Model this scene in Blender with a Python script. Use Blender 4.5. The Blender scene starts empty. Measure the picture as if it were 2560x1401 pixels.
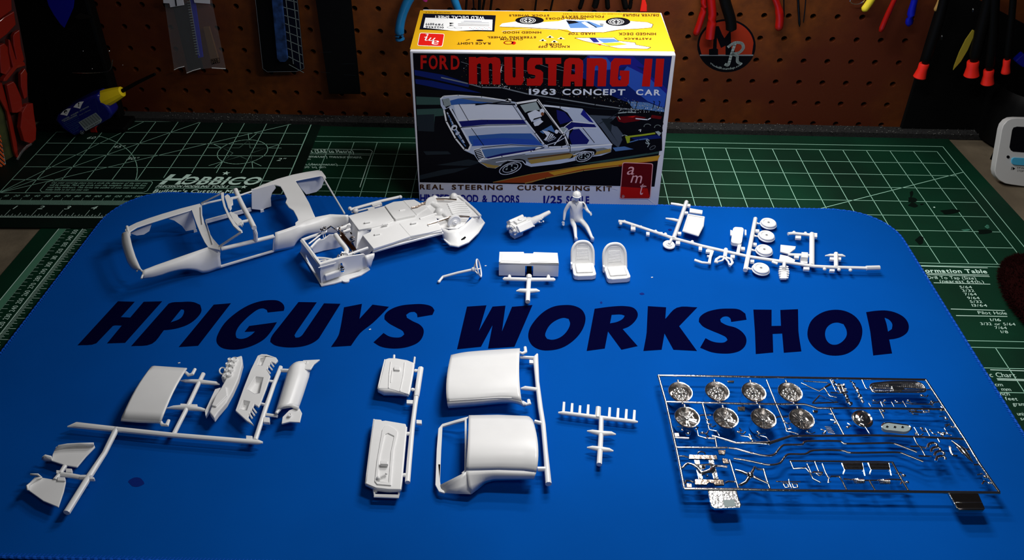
import bpy, bmesh, math, random
from mathutils import Vector, Matrix
from mathutils.geometry import tessellate_polygon
random.seed(7)
SC = bpy.context.scene
COL = SC.collection
U = 0.0254                                   # everything below is written in inches
OFF = Vector((17.45, 12.0, 0.0))
# ------------------------------------------------------------------ camera
FPX, PITCH, ROLL, YAW = 2133.5754, .57780, .0058, -.0220
CAM = Vector((-17.4455, -32.2238, 17.9603)); PPY = 510.118
cp, sp_, cy, sy, cr, sr = (math.cos(PITCH), math.sin(PITCH), math.cos(YAW), math.sin(YAW), math.cos(ROLL), math.sin(ROLL))
FW = Vector((sy*cp, cy*cp, -sp_)); R0 = Vector((cy, -sy, 0)); U0 = R0.cross(FW)
RT = R0*cr + U0*sr; UP = -R0*sr + U0*cr
cam_d = bpy.data.cameras.new('camera'); cam = bpy.data.objects.new('camera', cam_d); COL.objects.link(cam)
m = Matrix.Identity(4)
for r_ in range(3):
    m[r_][0] = RT[r_]; m[r_][1] = UP[r_]; m[r_][2] = -FW[r_]; m[r_][3] = (CAM[r_]+OFF[r_])*U
cam.matrix_world = m
cam_d.sensor_fit = 'HORIZONTAL'; cam_d.sensor_width = 36.0
cam_d.lens = 36.0*FPX/2560.0; cam_d.shift_y = (PPY-700.5)/2560.0
cam_d.clip_start = 0.01; cam_d.clip_end = 50
SC.camera = cam
# ------------------------------------------------------------------ light
world = bpy.data.worlds.new('world'); SC.world = world; world.use_nodes = True
bg = world.node_tree.nodes['Background']; bg.inputs[0].default_value = (0.55, 0.62, 0.8, 1); bg.inputs[1].default_value = 0.02
SC.view_settings.view_transform = 'Standard'; SC.view_settings.look = 'None'
SC.view_settings.gamma = 1.0; SC.view_settings.use_curve_mapping = False
SC.view_settings.exposure = 0.0
def tube_or_fill_lamp(x, y, z, lx, ly, watts, col=(1, .98, .96), aim=(0, 0, -1)):
    d = bpy.data.lights.new('bench_or_fill_lamp', 'AREA'); d.shape = 'RECTANGLE'; d.size = lx*U; d.size_y = ly*U
    d.energy = watts; d.color = col
    o = bpy.data.objects.new('bench_or_fill_lamp', d); COL.objects.link(o)
    o.location = (Vector((x, y, z))+OFF)*U
    o.rotation_euler = Vector(aim).to_track_quat('-Z', 'Y').to_euler()
    return o
tube_or_fill_lamp(-13.0, -1.2, 15.0, 7, 1.1, .85, aim=(0, -.35, -1))
tube_or_fill_lamp(-13.0, -5.6, 15.6, 7, 1.1, .85, aim=(0, -.25, -1))
tube_or_fill_lamp(-13.0, -13.6, 16.8, 6, 1.1, 1.0, aim=(0, -.05, -1))
tube_or_fill_lamp(-12.5, -34, 34, 20, 5, .8, aim=(0, .8, -1))       # added fill panel behind the camera, for chrome reflections and box front
# ------------------------------------------------------------------ pixel -> place on a plane
def ray(px, py): return FW + RT*((px-1280)/FPX) - UP*((py-PPY)/FPX)
def hit(px, py, P, N):
    d = ray(px, py); t = (Vector(P)-CAM).dot(N)/d.dot(N); return CAM + d*t
def at(px, py, z=0.0): return hit(px, py, Vector((0, 0, z)), Vector((0, 0, 1)))
def atY(px, py, Y): return hit(px, py, Vector((0, Y, 0)), Vector((0, 1, 0)))
def Z(ox, oy, s): return lambda x, y: (ox+x/s, oy+y/s)
ZM = 0.13                                     # top of the blue mat
# ------------------------------------------------------------------ materials
MT = {}
def mat(name, col, rough=.5, metal=0.0, noise=0.0, nscale=40.0, bump=0.0, bscale=200.0, spec=.5, coat=0.0, alpha=1.0, trans=0.0, mix=None, mscale=6.0, mlo=.45, mhi=.6):
    m = bpy.data.materials.new(name); m.use_nodes = True; nt = m.node_tree; b = nt.nodes['Principled BSDF']
    b.inputs['Roughness'].default_value = rough; b.inputs['Metallic'].default_value = metal
    b.inputs['Specular IOR Level'].default_value = spec; b.inputs['Coat Weight'].default_value = coat
    b.inputs['Alpha'].default_value = alpha; b.inputs['Transmission Weight'].default_value = trans
    c = (*col, 1); b.inputs['Base Color'].default_value = c
    tc = nt.nodes.new('ShaderNodeTexCoord')
    src = None
    if noise > 0:
        n = nt.nodes.new('ShaderNodeTexNoise'); n.inputs['Scale'].default_value = nscale; n.inputs['Detail'].default_value = 5
        nt.links.new(tc.outputs['Object'], n.inputs['Vector'])
        r = nt.nodes.new('ShaderNodeValToRGB')
        r.color_ramp.elements[0].position = .3; r.color_ramp.elements[1].position = .7
        r.color_ramp.elements[0].color = (*[x*(1-noise) for x in col], 1); r.color_ramp.elements[1].color = (*[min(1, x*(1+noise)) for x in col], 1)
        nt.links.new(n.outputs['Fac'], r.inputs['Fac']); src = r.outputs['Color']
    if mix is not None:
        n = nt.nodes.new('ShaderNodeTexNoise'); n.inputs['Scale'].default_value = mscale; n.inputs['Detail'].default_value = 6
        nt.links.new(tc.outputs['Object'], n.inputs['Vector'])
        r = nt.nodes.new('ShaderNodeValToRGB'); r.color_ramp.elements[0].position = mlo; r.color_ramp.elements[1].position = mhi
        nt.links.new(n.outputs['Fac'], r.inputs['Fac'])
        mx = nt.nodes.new('ShaderNodeMix'); mx.data_type = 'RGBA'
        nt.links.new(r.outputs['Color'], mx.inputs[0])
        if src: nt.links.new(src, mx.inputs[6])
        else: mx.inputs[6].default_value = c
        mx.inputs[7].default_value = (*mix, 1); src = mx.outputs[2]
    if src: nt.links.new(src, b.inputs['Base Color'])
    if bump > 0:
        n = nt.nodes.new('ShaderNodeTexNoise'); n.inputs['Scale'].default_value = bscale; n.inputs['Detail'].default_value = 3
        nt.links.new(tc.outputs['Object'], n.inputs['Vector'])
        bp = nt.nodes.new('ShaderNodeBump'); bp.inputs['Strength'].default_value = bump; bp.inputs['Distance'].default_value = .0004
        nt.links.new(n.outputs['Fac'], bp.inputs['Height']); nt.links.new(bp.outputs['Normal'], b.inputs['Normal'])
    MT[name] = m; return m
mat('white_plastic', (.87, .87, .865), rough=.32, spec=.5, noise=.02, nscale=60)
mat('chrome', (.97, .95, .93), rough=.11, metal=1.0, bump=.22, bscale=500)
mat('chrome_rough', (.98, .96, .94), rough=.17, metal=1.0, bump=.55, bscale=500)
mat('chrome_dark_reflect', (.42, .33, .27), rough=.16, metal=1.0, bump=.5, bscale=250)  # chrome again, with dark reflections put into its colour
mat('mat_blue', (.0, .076, .375), rough=.9, noise=.13, nscale=5, bump=.12, bscale=2500, spec=.04)
mat('stitch_blue', (.0, .09, .55), rough=.7, bump=.3, bscale=900, spec=.2)
mat('navy_print', (.0, .0, .02), rough=.9, spec=.03)
mat('stain_blue', (.0, .015, .17), rough=.85, spec=.15)
mat('mat_green', (.0, .026, .011), rough=.6, noise=.35, nscale=9, bump=.2, bscale=1500, spec=.25, mix=(.0, .013, .006), mscale=7, mlo=.5, mhi=.75)
mat('mat_dark_green', (.0, .006, .0035), rough=.6, noise=.4, nscale=8, bump=.2, bscale=1500, spec=.2, mix=(.0, .014, .007), mscale=9, mlo=.52, mhi=.75)
mat('print_pale', (.62, .86, .74), rough=.7)
mat('print_line', (.34, .64, .49), rough=.7)
mat('print_dim', (.06, .20, .12), rough=.7)
mat('table_top', (.16, .125, .08), rough=.8, noise=.25, nscale=60, bump=.4, bscale=400, mix=(.10, .075, .045), mscale=5)
mat('pegboard', (.11, .027, .002), rough=.6, noise=.25, nscale=90, bump=.2, bscale=800, spec=.3, mix=(.075, .012, .002), mscale=5)
mat('black', (.002, .002, .002), rough=.5, spec=.12)
mat('black_gloss', (.004, .004, .005), rough=.15)
mat('dark_metal', (.05, .055, .055), rough=.3, metal=1.0)
mat('blackboard', (.003, .003, .003), rough=.9, spec=.05)
mat('card_white', (.62, .62, .66), rough=.5)
mat('card_yellow', (.66, .36, .004), rough=.45, noise=.04, nscale=20)
mat('foam', (.006, .006, .006), rough=.95, noise=.8, nscale=400, bump=1, bscale=600)
mat('crumb', (.12, .12, .11), rough=.9)
def paint(name, r, g, b, rough=.7, spec=.06): return mat(name, (r, g, b), rough=rough, spec=spec)
for a in [('p_black', .002, .002, .004), ('p_red', .42, .006, .004), ('p_deepred', .10, .002, .004), ('p_navy', .004, .006, .07), ('p_night', .002, .003, .010),
          ('p_skyblue', .02, .07, .38), ('p_midblue', .004, .012, .11), ('p_steel', .07, .16, .36), ('p_car', .44, .50, .62), ('p_carlight', .62, .66, .74), ('p_carblue', .03, .10, .34),
          ('p_stripe', .008, .01, .12), ('p_gold', .33, .22, .05), ('p_cream', .55, .50, .36), ('p_ochre', .50, .26, .02), ('p_rust', .28, .045, .008), ('p_lime', .28, .34, .02),
          ('p_teal', .03, .07, .06), ('p_road', .012, .018, .024), ('p_grey', .16, .18, .2), ('p_brown', .10, .045, .012), ('p_blueprint', .01, .012, .20), ('p_pink', .72, .35, .36),
          ('p_white', .75, .76, .76), ('p_brightred', .62, .01, .006), ('p_darkprint', .06, .02, .004), ('p_skin', .2, .07, .03), ('p_mrred', .25, .022, .008), ('p_palegrey', .30, .36, .36)]:
    paint(*a)
mat('glue_blue', (.004, .006, .14), rough=.3, coat=.3)
mat('cap_yellow', (.85, .62, .01), rough=.3, bump=.1)
mat('tool_blue', (.01, .16, .38), rough=.3, coat=.3)
mat('tool_red', (.30, .004, .002), rough=.25, coat=.3)
mat('tip_red', (.80, .02, .01), rough=.35)
mat('tool_yellow', (.75, .6, .03), rough=.35)
mat('tool_deepblue', (.0, .004, .30), rough=.35)
mat('rack_red', (.26, .009, .002), rough=.35, coat=.3)
mat('stick_yellow', (.36, .28, .02), rough=.6)
mat('wood_tan', (.35, .2, .05), rough=.6)
mat('timer_white', (.55, .55, .54), rough=.4)
mat('timer_blue', (.06, .38, .60), rough=.4)
mat('clear_film', (.9, .92, .95), rough=.08, alpha=.04, spec=.3)
mat('fur', (.010, .0008, .0008), rough=.95, spec=.05)
mat('magenta', (.35, .02, .16), rough=.4)
mat('moss', (.04, .05, .008), rough=.8, noise=.5, nscale=50)
mat('orange_card', (.60, .08, .005), rough=.6)
# ------------------------------------------------------------------ building
ROOT = {}
def thing(name, label, cat, group=None, loc=(0, 0, 0)):
    o = bpy.data.objects.new(name, None); COL.objects.link(o); o.empty_display_size = .01
    L = Vector(loc); o.location = (L+OFF)*U; ROOT[o.name] = L
    o['label'] = label; o['category'] = cat
    if group: o['group'] = group
    return o
def tag(o, label=None, cat=None, group=None, kind=None):
    if label: o['label'] = label
    if cat: o['category'] = cat
    if group: o['group'] = group
    if kind: o['kind'] = kind
    return o
def rootloc(o):
    while o.parent: o = o.parent
    return ROOT.get(o.name, Vector((0, 0, 0)))
def resample(pts, n):
    d = [0]
    for a, b in zip(pts, pts[1:]): d.append(d[-1]+(b-a).length)
    out = []; k = 0
    for i in range(n):
        t = d[-1]*i/(n-1)
        while k < len(d)-2 and d[k+1] < t: k += 1
        s = (t-d[k])/max(1e-9, d[k+1]-d[k]); out.append(pts[k].lerp(pts[k+1], min(1, max(0, s))))
    return out
def smoothline(pts, n=4):
    out = []
    P = [pts[0]]+list(pts)+[pts[-1]]
    for i in range(1, len(P)-2):
        for k in range(n):
            t = k/n; a, b, c, d = P[i-1], P[i], P[i+1], P[i+2]
            out.append(.5*((2*b)+(c-a)*t+(2*a-5*b+4*c-d)*t*t+(-a+3*b-3*c+d)*t**3))
    out.append(P[-2]); return out
def round_loop(q):
    P = [Vector(p) for p in q]; n = len(P); out = []
    def turn(i):
        a = P[i]-P[i-1]; b = P[(i+1) % n]-P[i]; return abs(a.angle_signed(b)) < math.radians(44)
    sm = [turn(i) for i in range(n)]
    for i in range(n):
        j = (i+1) % n; out.append(tuple(P[i]))
        if not (sm[i] or sm[j]) or (P[j]-P[i]).length > 260: continue
        d = P[j]-P[i]; L = d.length; ti = ((P[j]-P[i]).normalized()+(P[i]-P[i-1]).normalized()).normalized(); tj = ((P[(j+1) % n]-P[j]).normalized()+d.normalized()).normalized()
        t0 = ti*L if sm[i] else d; t1 = tj*L if sm[j] else d
        for k in (1, 2, 3):
            t = k/4; h00, h10, h01, h11 = 2*t**3-3*t*t+1, t**3-2*t*t+t, -2*t**3+3*t*t, t**3-t*t
            out.append(tuple(P[i]*h00+t0*h10+P[j]*h01+t1*h11))
    return out
class MB:
    def __init__(s): s.v = []; s.f = []; s.m = []; s.mats = []
    def mi(s, name):
        if name not in s.mats: s.mats.append(name)
        return s.mats.index(name)
    def add(s, verts, faces, m):
        o = len(s.v); s.v += [Vector(v) for v in verts]; k = s.mi(m)
        for f in faces: s.f.append([i+o for i in f]); s.m.append(k)
        return s
    def flat(s, loops, m, lift=None):
        if not isinstance(loops[0], (list, tuple)): loops = [loops]
        L = [[Vector(p)+(lift or Vector()) for p in l] for l in loops]
        t = tessellate_polygon(L); vs = [p for l in L for p in l]
        # orient toward the camera side
        fs = []
        for a, b, c in t:
            n = (vs[b]-vs[a]).cross(vs[c]-vs[a])
            fs.append((a, b, c) if n.dot(CAM-vs[a]) > 0 else (a, c, b))
        return s.add(vs, fs, m)
    def prism(s, loops, vec, m):
        if not isinstance(loops[0], (list, tuple)): loops = [loops]
        L = [[Vector(p) for p in l] for l in loops]; vs = [p for l in L for p in l]; n = len(vs); vec = Vector(vec)
        t = tessellate_polygon(L); fs = []
        for a, b, c in t:
            nn = (vs[b]-vs[a]).cross(vs[c]-vs[a])
            if nn.dot(vec) < 0: fs.append((a, b, c)); fs.append((a+n, c+n, b+n))
            else: fs.append((a, c, b)); fs.append((a+n, b+n, c+n))
        o = 0
        for l in L:
            k = len(l)
            for i in range(k):
                j = (i+1) % k; fs.append((o+i, o+j, o+j+n, o+i+n))
            o += k
        s.add(vs+[p+vec for p in vs], fs, m); return s
    def box(s, c, ax, ay, az, m):
        c = Vector(c); ax, ay, az = Vector(ax), Vector(ay), Vector(az)
        vs = [c+ax*i+ay*j+az*k for k in (-1, 1) for j in (-1, 1) for i in (-1, 1)]
        return s.add(vs, [(0, 2, 3, 1), (4, 5, 7, 6), (0, 1, 5, 4), (2, 6, 7, 3), (0, 4, 6, 2), (1, 3, 7, 5)], m)
    def tube(s, pts, r, m, n=8, cap=True, flat=1.0):
        pts = [Vector(p) for p in pts]; vs = []; fs = []
        rr = r if isinstance(r, (list, tuple)) else [r]*len(pts)
        up = Vector((0, 0, 1))
        for i, p in enumerate(pts):
            a = pts[max(0, i-1)]; b = pts[min(len(pts)-1, i+1)]; d = (b-a).normalized()
            x = d.cross(up)
            if x.length < .05: x = d.cross(Vector((0, 1, 0)))
            x.normalize(); y = x.cross(d)
            k = 1.0
            if 0 < i < len(pts)-1:
                q = (p-a).normalized().dot((b-p).normalized()); k = 1/max(.6, math.sqrt(max(.1, (1+q)/2)))
            for j in range(n):
                t = 2*math.pi*(j+.5)/n; vs.append(p+(x*math.cos(t)*k+y*math.sin(t)*flat)*rr[i])
        for i in range(len(pts)-1):
            for j in range(n):
                k = (j+1) % n; fs.append((i*n+j, (i+1)*n+j, (i+1)*n+k, i*n+k))
        if cap: fs.append(tuple(range(n))); fs.append(tuple(range((len(pts)-1)*n, len(pts)*n))[::-1])
        return s.add(vs, fs, m)
    def lathe(s, c, axis, prof, m, n=24, sx=1.0, xdir=None):
        c = Vector(c); a = Vector(axis).normalized()
        x = Vector(xdir) if xdir is not None else a.cross(Vector((0, 0, 1)) if abs(a.z) < .9 else Vector((0, 1, 0)))
        x = (x-a*x.dot(a)).normalized(); y = a.cross(x)
        vs = []; fs = []
        for r, h in prof:
            for j in range(n):
                t = 2*math.pi*j/n; vs.append(c+a*h+(x*math.cos(t)*sx+y*math.sin(t))*r)
        for i in range(len(prof)-1):
            for j in range(n):
                k = (j+1) % n; fs.append((i*n+j, i*n+k, (i+1)*n+k, (i+1)*n+j))
        if prof[0][0] > 1e-5: fs.append(tuple(range(n))[::-1])
        if prof[-1][0] > 1e-5: fs.append(tuple(range((len(prof)-1)*n, len(prof)*n)))
        return s.add(vs, fs, m)
    def grid(s, rows, m, flip=False):
        n = len(rows[0]); vs = [p for r in rows for p in r]; fs = []
        for i in range(len(rows)-1):
            for j in range(n-1):
                q = (i*n+j, i*n+j+1, (i+1)*n+j+1, (i+1)*n+j); fs.append(q[::-1] if flip else q)
        return s.add(vs, fs, m)
    def ball(s, c, r, m, n=10, rings=6, R=None):
        c = Vector(c); r = Vector(r) if not isinstance(r, (int, float)) else Vector((r, r, r)); vs = []; fs = []
        R = R or Matrix.Identity(3)
        for i in range(rings+1):
            th = math.pi*i/rings
            for j in range(n):
                ph = 2*math.pi*j/n
                vs.append(c+R@Vector((r.x*math.sin(th)*math.cos(ph), r.y*math.sin(th)*math.sin(ph), r.z*math.cos(th))))
        for i in range(rings):
            for j in range(n):
                k = (j+1) % n; fs.append((i*n+j, (i+1)*n+j, (i+1)*n+k, i*n+k))
        return s.add(vs, fs, m)
    def build(s, name, parent=None, smooth=None, bevel=0, seg=2, solid=0, recalc=True, origin=None):
        if parent is not None: L = rootloc(parent)
        elif origin is not None: L = Vector(origin)
        else:
            L = Vector((sum(v.x for v in s.v)/len(s.v), sum(v.y for v in s.v)/len(s.v), min(v.z for v in s.v)))
        me = bpy.data.meshes.new(name)
        me.from_pydata([tuple((v-L)*U) for v in s.v], [], s.f)
        for k in s.mats: me.materials.append(MT[k])
        me.polygons.foreach_set('material_index', s.m)
        bm = bmesh.new(); bm.from_mesh(me)
        if recalc: bmesh.ops.remove_doubles(bm, verts=bm.verts, dist=1e-6)
        if recalc == True: bmesh.ops.recalc_face_normals(bm, faces=bm.faces)
        bm.to_mesh(me); bm.free()
        if smooth: 
            me.shade_smooth(); me.set_sharp_from_angle(angle=math.radians(smooth))
        o = bpy.data.objects.new(name, me); COL.objects.link(o)
        if parent is not None: o.parent = parent
        else: o.location = (L+OFF)*U; ROOT[o.name] = L
        if solid:
            md = o.modifiers.new('thickness', 'SOLIDIFY'); md.thickness = solid*U; md.offset = 0
        if bevel:
            md = o.modifiers.new('bevel', 'BEVEL'); md.width = bevel*U; md.segments = seg; md.limit_method = 'ANGLE'; md.angle_limit = math.radians(40)
            md.harden_normals = False
        return o
# ------------------------------------------------------------------ lettering
GL = {}
def glyphs(chars, bold, tagk):
    for c in chars:
        cu = bpy.data.curves.new('g', 'FONT'); cu.body = c; cu.size = 1; cu.resolution_u = 3; cu.fill_mode = 'FRONT'; cu.offset = bold
        o = bpy.data.objects.new('g', cu); COL.objects.link(o); bpy.context.view_layer.update()
        me = o.evaluated_get(bpy.context.evaluated_depsgraph_get()).to_mesh()
        vs = [(v.co.x, v.co.y) for v in me.vertices]; fs = [tuple(p.vertices) for p in me.polygons]
        if vs: x0 = min(v[0] for v in vs); x1 = max(v[0] for v in vs)
        else: x0 = x1 = 0
        GL[(tagk, c)] = ([(x-x0, y) for x, y in vs], fs, x1-x0)
        o.evaluated_get(bpy.context.evaluated_depsgraph_get()).to_mesh_clear()
        bpy.data.objects.remove(o); bpy.data.curves.remove(cu)
ALNUM = 'ABCDEFGHIJKLMNOPQRSTUVWXYZabcdefghijklmnopqrstuvwxyz0123456789&/().,-!:\'"'
glyphs(ALNUM+'\u00b0\u2122', .0, 'r'); glyphs(ALNUM, .028, 'b')
CAPH = max(v[1] for v in GL[('r', 'H')][0])
def text2d(t, k='r', gap=.09):
    x = 0; V = []; F = []
    for c in t:
        if c == ' ': x += .34; continue
        vs, fs, w = GL[(k, c)]; o = len(V)
        V += [((x+a), b/CAPH) for a, b in vs]; F += [tuple(i+o for i in f) for f in fs]; x += w+gap
    w = max(.01, x-gap)
    return [(a/w, b) for a, b in V], F, w/CAPH
def text_quad(mb, t, BL, BR, TL, TR, m, k='r', gap=.09, lift=None):
    V, F, w = text2d(t, k, gap); BL, BR, TL, TR = map(Vector, (BL, BR, TL, TR)); lift = lift or Vector((0, 0, 0))
    vs = [BL.lerp(BR, a).lerp(TL.lerp(TR, a), b)+lift for a, b in V]
    mb.add(vs, F, m)
def text_at(mb, t, P, xd, yd, h, m, k='r', align=0, wide=1.0, gap=.09, lift=None):
    V, F, w = text2d(t, k, gap); W = w*h*wide; P = Vector(P)-Vector(xd)*W*align
    text_quad(mb, t, P, P+Vector(xd)*W, P+Vector(yd)*h, P+Vector(xd)*W+Vector(yd)*h, m, k, gap, lift)
def strip(mb, a, b, w, n, m):
    a, b = Vector(a), Vector(b); d = (b-a).normalized(); s = d.cross(Vector(n)).normalized()*w*.5
    mb.add([a-s, b-s, b+s, a+s], [(0, 1, 2, 3)], m)
def polyline(mb, pts, w, n, m, closed=False):
    P = list(pts)+([pts[0]] if closed else [])
    for a, b in zip(P, P[1:]):
        d = (Vector(b)-Vector(a)).normalized()*w*.3; strip(mb, Vector(a)-d, Vector(b)+d, w, n, m)
ZU = Vector((0, 0, 1))
# ================================================================== SETTING
mb = MB(); mb.box((-17.5, -14, -.55), (30, 0, 0), (0, 18.6, 0), (0, 0, .5), 'table_top')
tb = mb.build('workbench', bevel=.05); tag(tb, 'rough tan workbench top under the cutting mats', 'workbench')
# pegboard with real holes, one inch apart
WO = Vector((-29.8312, 2.1173, .2963)); wa, wl = -.0113, -.0245
WX = Vector((math.cos(wa), math.sin(wa), 0)); WZ = Vector((-math.sin(wa)*math.sin(wl), math.cos(wa)*math.sin(wl), math.cos(wl)))
WN = WX.cross(WZ); WN = -WN if WN.y > 0 else WN
mb = MB(); NH = 12
for i in range(-12, 42):
    for j in range(0, 11):
        c = WO+WX*i+WZ*j; lo = -.4 if j == 0 else -.5; vs = []; fs = []
        for k in range(NH):
            t = 2*math.pi*(k+.5)/NH; vs.append(c+(WX*math.cos(t)+WZ*math.sin(t))*.125)
        for k in range(NH): vs.append(vs[k]-WN*.2)
        corner = []
        for k in range(NH):
            t = 2*math.pi*(k+.5)/NH; x, z = math.cos(t), math.sin(t); q = .5/max(abs(x), abs(z)); x *= q; z *= q
            if abs(x) > .499 and abs(z) > .28: z = math.copysign(.5, z)
            elif abs(z) > .499 and abs(x) > .28: x = math.copysign(.5, x)
            vs.append(c+WX*x+WZ*(max(lo, z)))
        for k in range(NH):
            l = (k+1) % NH; fs += [(k, l, 2*NH+l, 2*NH+k), (l, k, NH+k, NH+l)]
        mb.add(vs, fs, 'pegboard')
wall = mb.build('wall_back', recalc=True, origin=(-17, 2, 0)); wall['kind'] = 'structure'
mb = MB(); mb.box((-15, 3.2, 6), (33, 0, 0), (0, .1, 0), (0, 0, 8), 'blackboard')  # black colour stands for the dark behind the peg holes
o = mb.build('wall_behind'); o.name = 'wall_rear'; o['kind'] = 'structure'
# granular dark strip along the foot of the pegboard
mb = MB(); mb.box((-15, 1.62, .1), (33, -.3, 0), (0, .32, 0), (0, 0, .12), 'foam')
for k in range(1500):
    x = random.uniform(-34, 6); y = 1.25+random.random()*.7-(x+15)*.009; s = random.uniform(.012, .035)
    mb.ball((x, y, .23+random.uniform(-.02, .03)), (s, s*random.uniform(.6, 1.2), s*.8), 'crumb' if random.random() < .35 else 'foam', n=4, rings=2)
o = mb.build('trim_1', recalc=False); o['kind'] = 'structure'
# ------------------------------------------------------------------ big green mat
gm = thing('cutting_mat', 'large green cutting mat with one-inch white grid spread over the workbench', 'cutting mat', loc=(-17, -10, -.04))
mb = MB(); outline = [Vector((-35.35, -28, -.05)), Vector((2.15, -28, -.05)), Vector((.95, 1.32, -.05)), Vector((-35.3, 1.75, -.05))]
mb.prism([[p for p in outline]], (0, 0, .05), 'mat_green'); mb.build('mat_sheet', gm, bevel=.01, seg=1)
g = MB(); z = .003; LW = .026
def gl(x0, y0, x1, y1, w=LW, m='print_line'): strip(g, (x0, y0, z), (x1, y1, z), w, ZU, m)
for i in range(-33, 1): gl(i, -8, i, 0)
for j in range(0, 9): gl(-33, -j, 0, -j)
gl(-33, .45, .42, .45, .03); gl(.42, .45, .42, -9, .03); gl(-33, -8.15, .42, -8.15)
gl(-9.2, -3.6, .55, -1.7, .03) if False else None
a = at(2180+0, 340+620/3.503, 0); b = at(2180+800/3.503, 340+318/3.503, 0); strip(g, (a.x-3.2, a.y-.72, z), (b.x, b.y, z), .03, ZU, 'print_line')
# rows under the information tables
for j in (-12, -12.3): gl(-9, j, 1.4, j)
for i in range(-3, 2): gl(i, -12.3, i, -14.2)
gl(-9, -14.2, 1.4, -14.2); gl(-9, -13.2, 1.4, -13.2)
g.build('grid_lines', gm, recalc=False)['kind'] = 'stuff'
# left ruler
g = MB(); RX, RY = -33.765, -20.859
gl(RX, -20, RX, -6.3, .03, 'print_pale'); gl(RX-.87, -20, RX-.87, -6.3, .035, 'print_pale')
g.add([(RX-.86, -20, z), (RX-.60, -20, z), (RX-.60, -6.3, z), (RX-.86, -6.3, z)], [(0, 1, 2, 3)], 'print_dim')
for k in range(16*3, 16*15):
    y = RY+k/16
    if y > -6.3 or y < -17: continue
    l = .55 if k % 16 == 0 else .36 if k % 8 == 0 else .27 if k % 4 == 0 else .2 if k % 2 == 0 else .14
    gl(RX, y, RX+l, y, .016, 'print_pale')
for k in range(90, 380):
    y = RY+k/25.4
    if -17 < y < -6.3:
        gl(RX-.60, y, RX-.60+(.2 if k % 10 == 0 else .14 if k % 5 == 0 else 0.01), y, .012, 'print_pale')
for n in range(5, 15): text_at(g, str(n), (RX+.86, RY+n+.03, z), (0, 1, 0), (-1, 0, 0), .26, 'print_pale', 'r', .5)
for n in range(100, 370, 10): text_at(g, str(n), (RX-.12, RY+n/25.4, z), (0, 1, 0), (-1, 0, 0), .17, 'print_pale', 'r', .5, wide=.8)
g.build('ruler_scale', gm, recalc=False)['kind'] = 'stuff'
# printed tables
zt = Z(2180, 640, 3.0447); g = MB(); P = lambda x, y: at(*zt(x, y), z)
def tq(t, x0, y0, x1, y1, h, m='print_pale', k='r'):
    bl, br = P(x0, y0), P(x1, y1); tl, tr = P(x0-h*.5, y0-h), P(x1-h*.5, y1-h)
    w_ = MB(); text_quad(w_, t, bl, br, tl, tr, m, k); w_.build('printed_word', gm, recalc=False)
tq('Information Table', 330, 125, 880, 133, 28, k='b'); tq('Drill To Tap (Size)', 428, 175, 795, 181, 22); tq('(nearest 64th.)', 520, 203, 855, 209, 22)
for t, x, y in [('5/64', 672, 247), ('3/32', 690, 274), ('7/64', 708, 301), ('9/64', 730, 330), ('5/32', 750, 358)]: tq(t, x, y, x+92, y+1, 19)
tq('13/64', 765, 386, 880, 388, 19); tq('Pilot Hole', 812, 444, 1030, 448, 23)
tq('1/16', 905, 497, 985, 498, 20); tq('3/32 or 5/64', 830, 527, 1095, 531, 20); tq('7/64', 940, 557, 1030, 559, 20); tq('1/8', 985, 588, 1040, 590, 20)
tq('Metric Chart', 760, 920, 1100, 926, 34)
for t, x0, x1, y in [('cm', 940, 1000, 992), ('mm', 990, 1062, 1028), ('inch', 970, 1052, 1062), ('feet', 1020, 1112, 1100), ('gram', 1075, 1170, 1140), ('unit', 1110, 1175, 1215), ('sq', 1135, 1175, 1252)]: tq(t, x0, y, x1, y+2, 26)
for (x0, y0, x1, y1) in [(370, 78, 880, 92), (410, 133, 890, 147), (420, 143, 895, 158), (470, 205, 900, 216), (600, 405, 1010, 417), (640, 455, 1030, 462), (900, 868, 1157, 876), (950, 935, 1157, 942), (955, 945, 1160, 951)]:
    strip(g, P(x0, y0), P(x1, y1), .03, ZU, 'print_pale')
zt = Z(600, 0, 3.503)
tq('Chart (SAE to Metric)', 520, 1335, 1000, 1342, 26, k='b'); tq('(millimeter) measurement', 530, 1380, 1070, 1388, 24); tq('mm', 570, 1400, 620, 1400, 16)
zt = Z(280, 400, 4.12); tq('dm (decameter)', 1940, 55, 2325, 58, 24); tq('250 sq dm', 1950, 84, 2205, 84, 22); tq('dm', 2160, 262, 2215, 262, 22)
zt = Z(600, 0, 3.503); polyline(g, [P(560, 1305), P(1140, 1312), P(1160, 1325), P(1130, 1401), P(1050, 1640)], .03, ZU, 'print_pale'); strip(g, P(560, 1348), P(1140, 1358), .02, ZU, 'print_pale')
g.build('table_rules', gm, recalc=False)['kind'] = 'stuff'
# dark stains on the green mat
mat('stain_dark', (.0, .004, .002), rough=.8, spec=.1); mat('scuff', (.03, .16, .10), rough=.7, noise=.5, nscale=300)
zt = Z(2180, 340, 3.503); g = MB()
for (x, y, rx, ry, m_) in [(350, 560, 38, 28, 'stain_dark'), (360, 605, 40, 20, 'stain_dark'), (345, 510, 14, 32, 'stain_dark'), (680, 665, 80, 24, 'stain_dark'), (980, 840, 60, 26, 'stain_dark'), (420, 915, 36, 32, 'stain_dark'), (545, 625, 9, 4, 'print_pale'), (820, 825, 36, 10, 'scuff'), (1010, 795, 20, 14, 'scuff'), (435, 600, 16, 8, 'stain_dark')]:
    ph = random.random()*6
    g = MB(); g.flat([P(x+rx*math.cos(t)*(1+.25*math.sin(3*t+ph)), y+ry*math.sin(t)*(1+.25*math.sin(2*t+ph)))+ZU*.001 for t in [k*math.pi/8 for k in range(16)]], m_); g.build('stain', gm, recalc=False)
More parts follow.
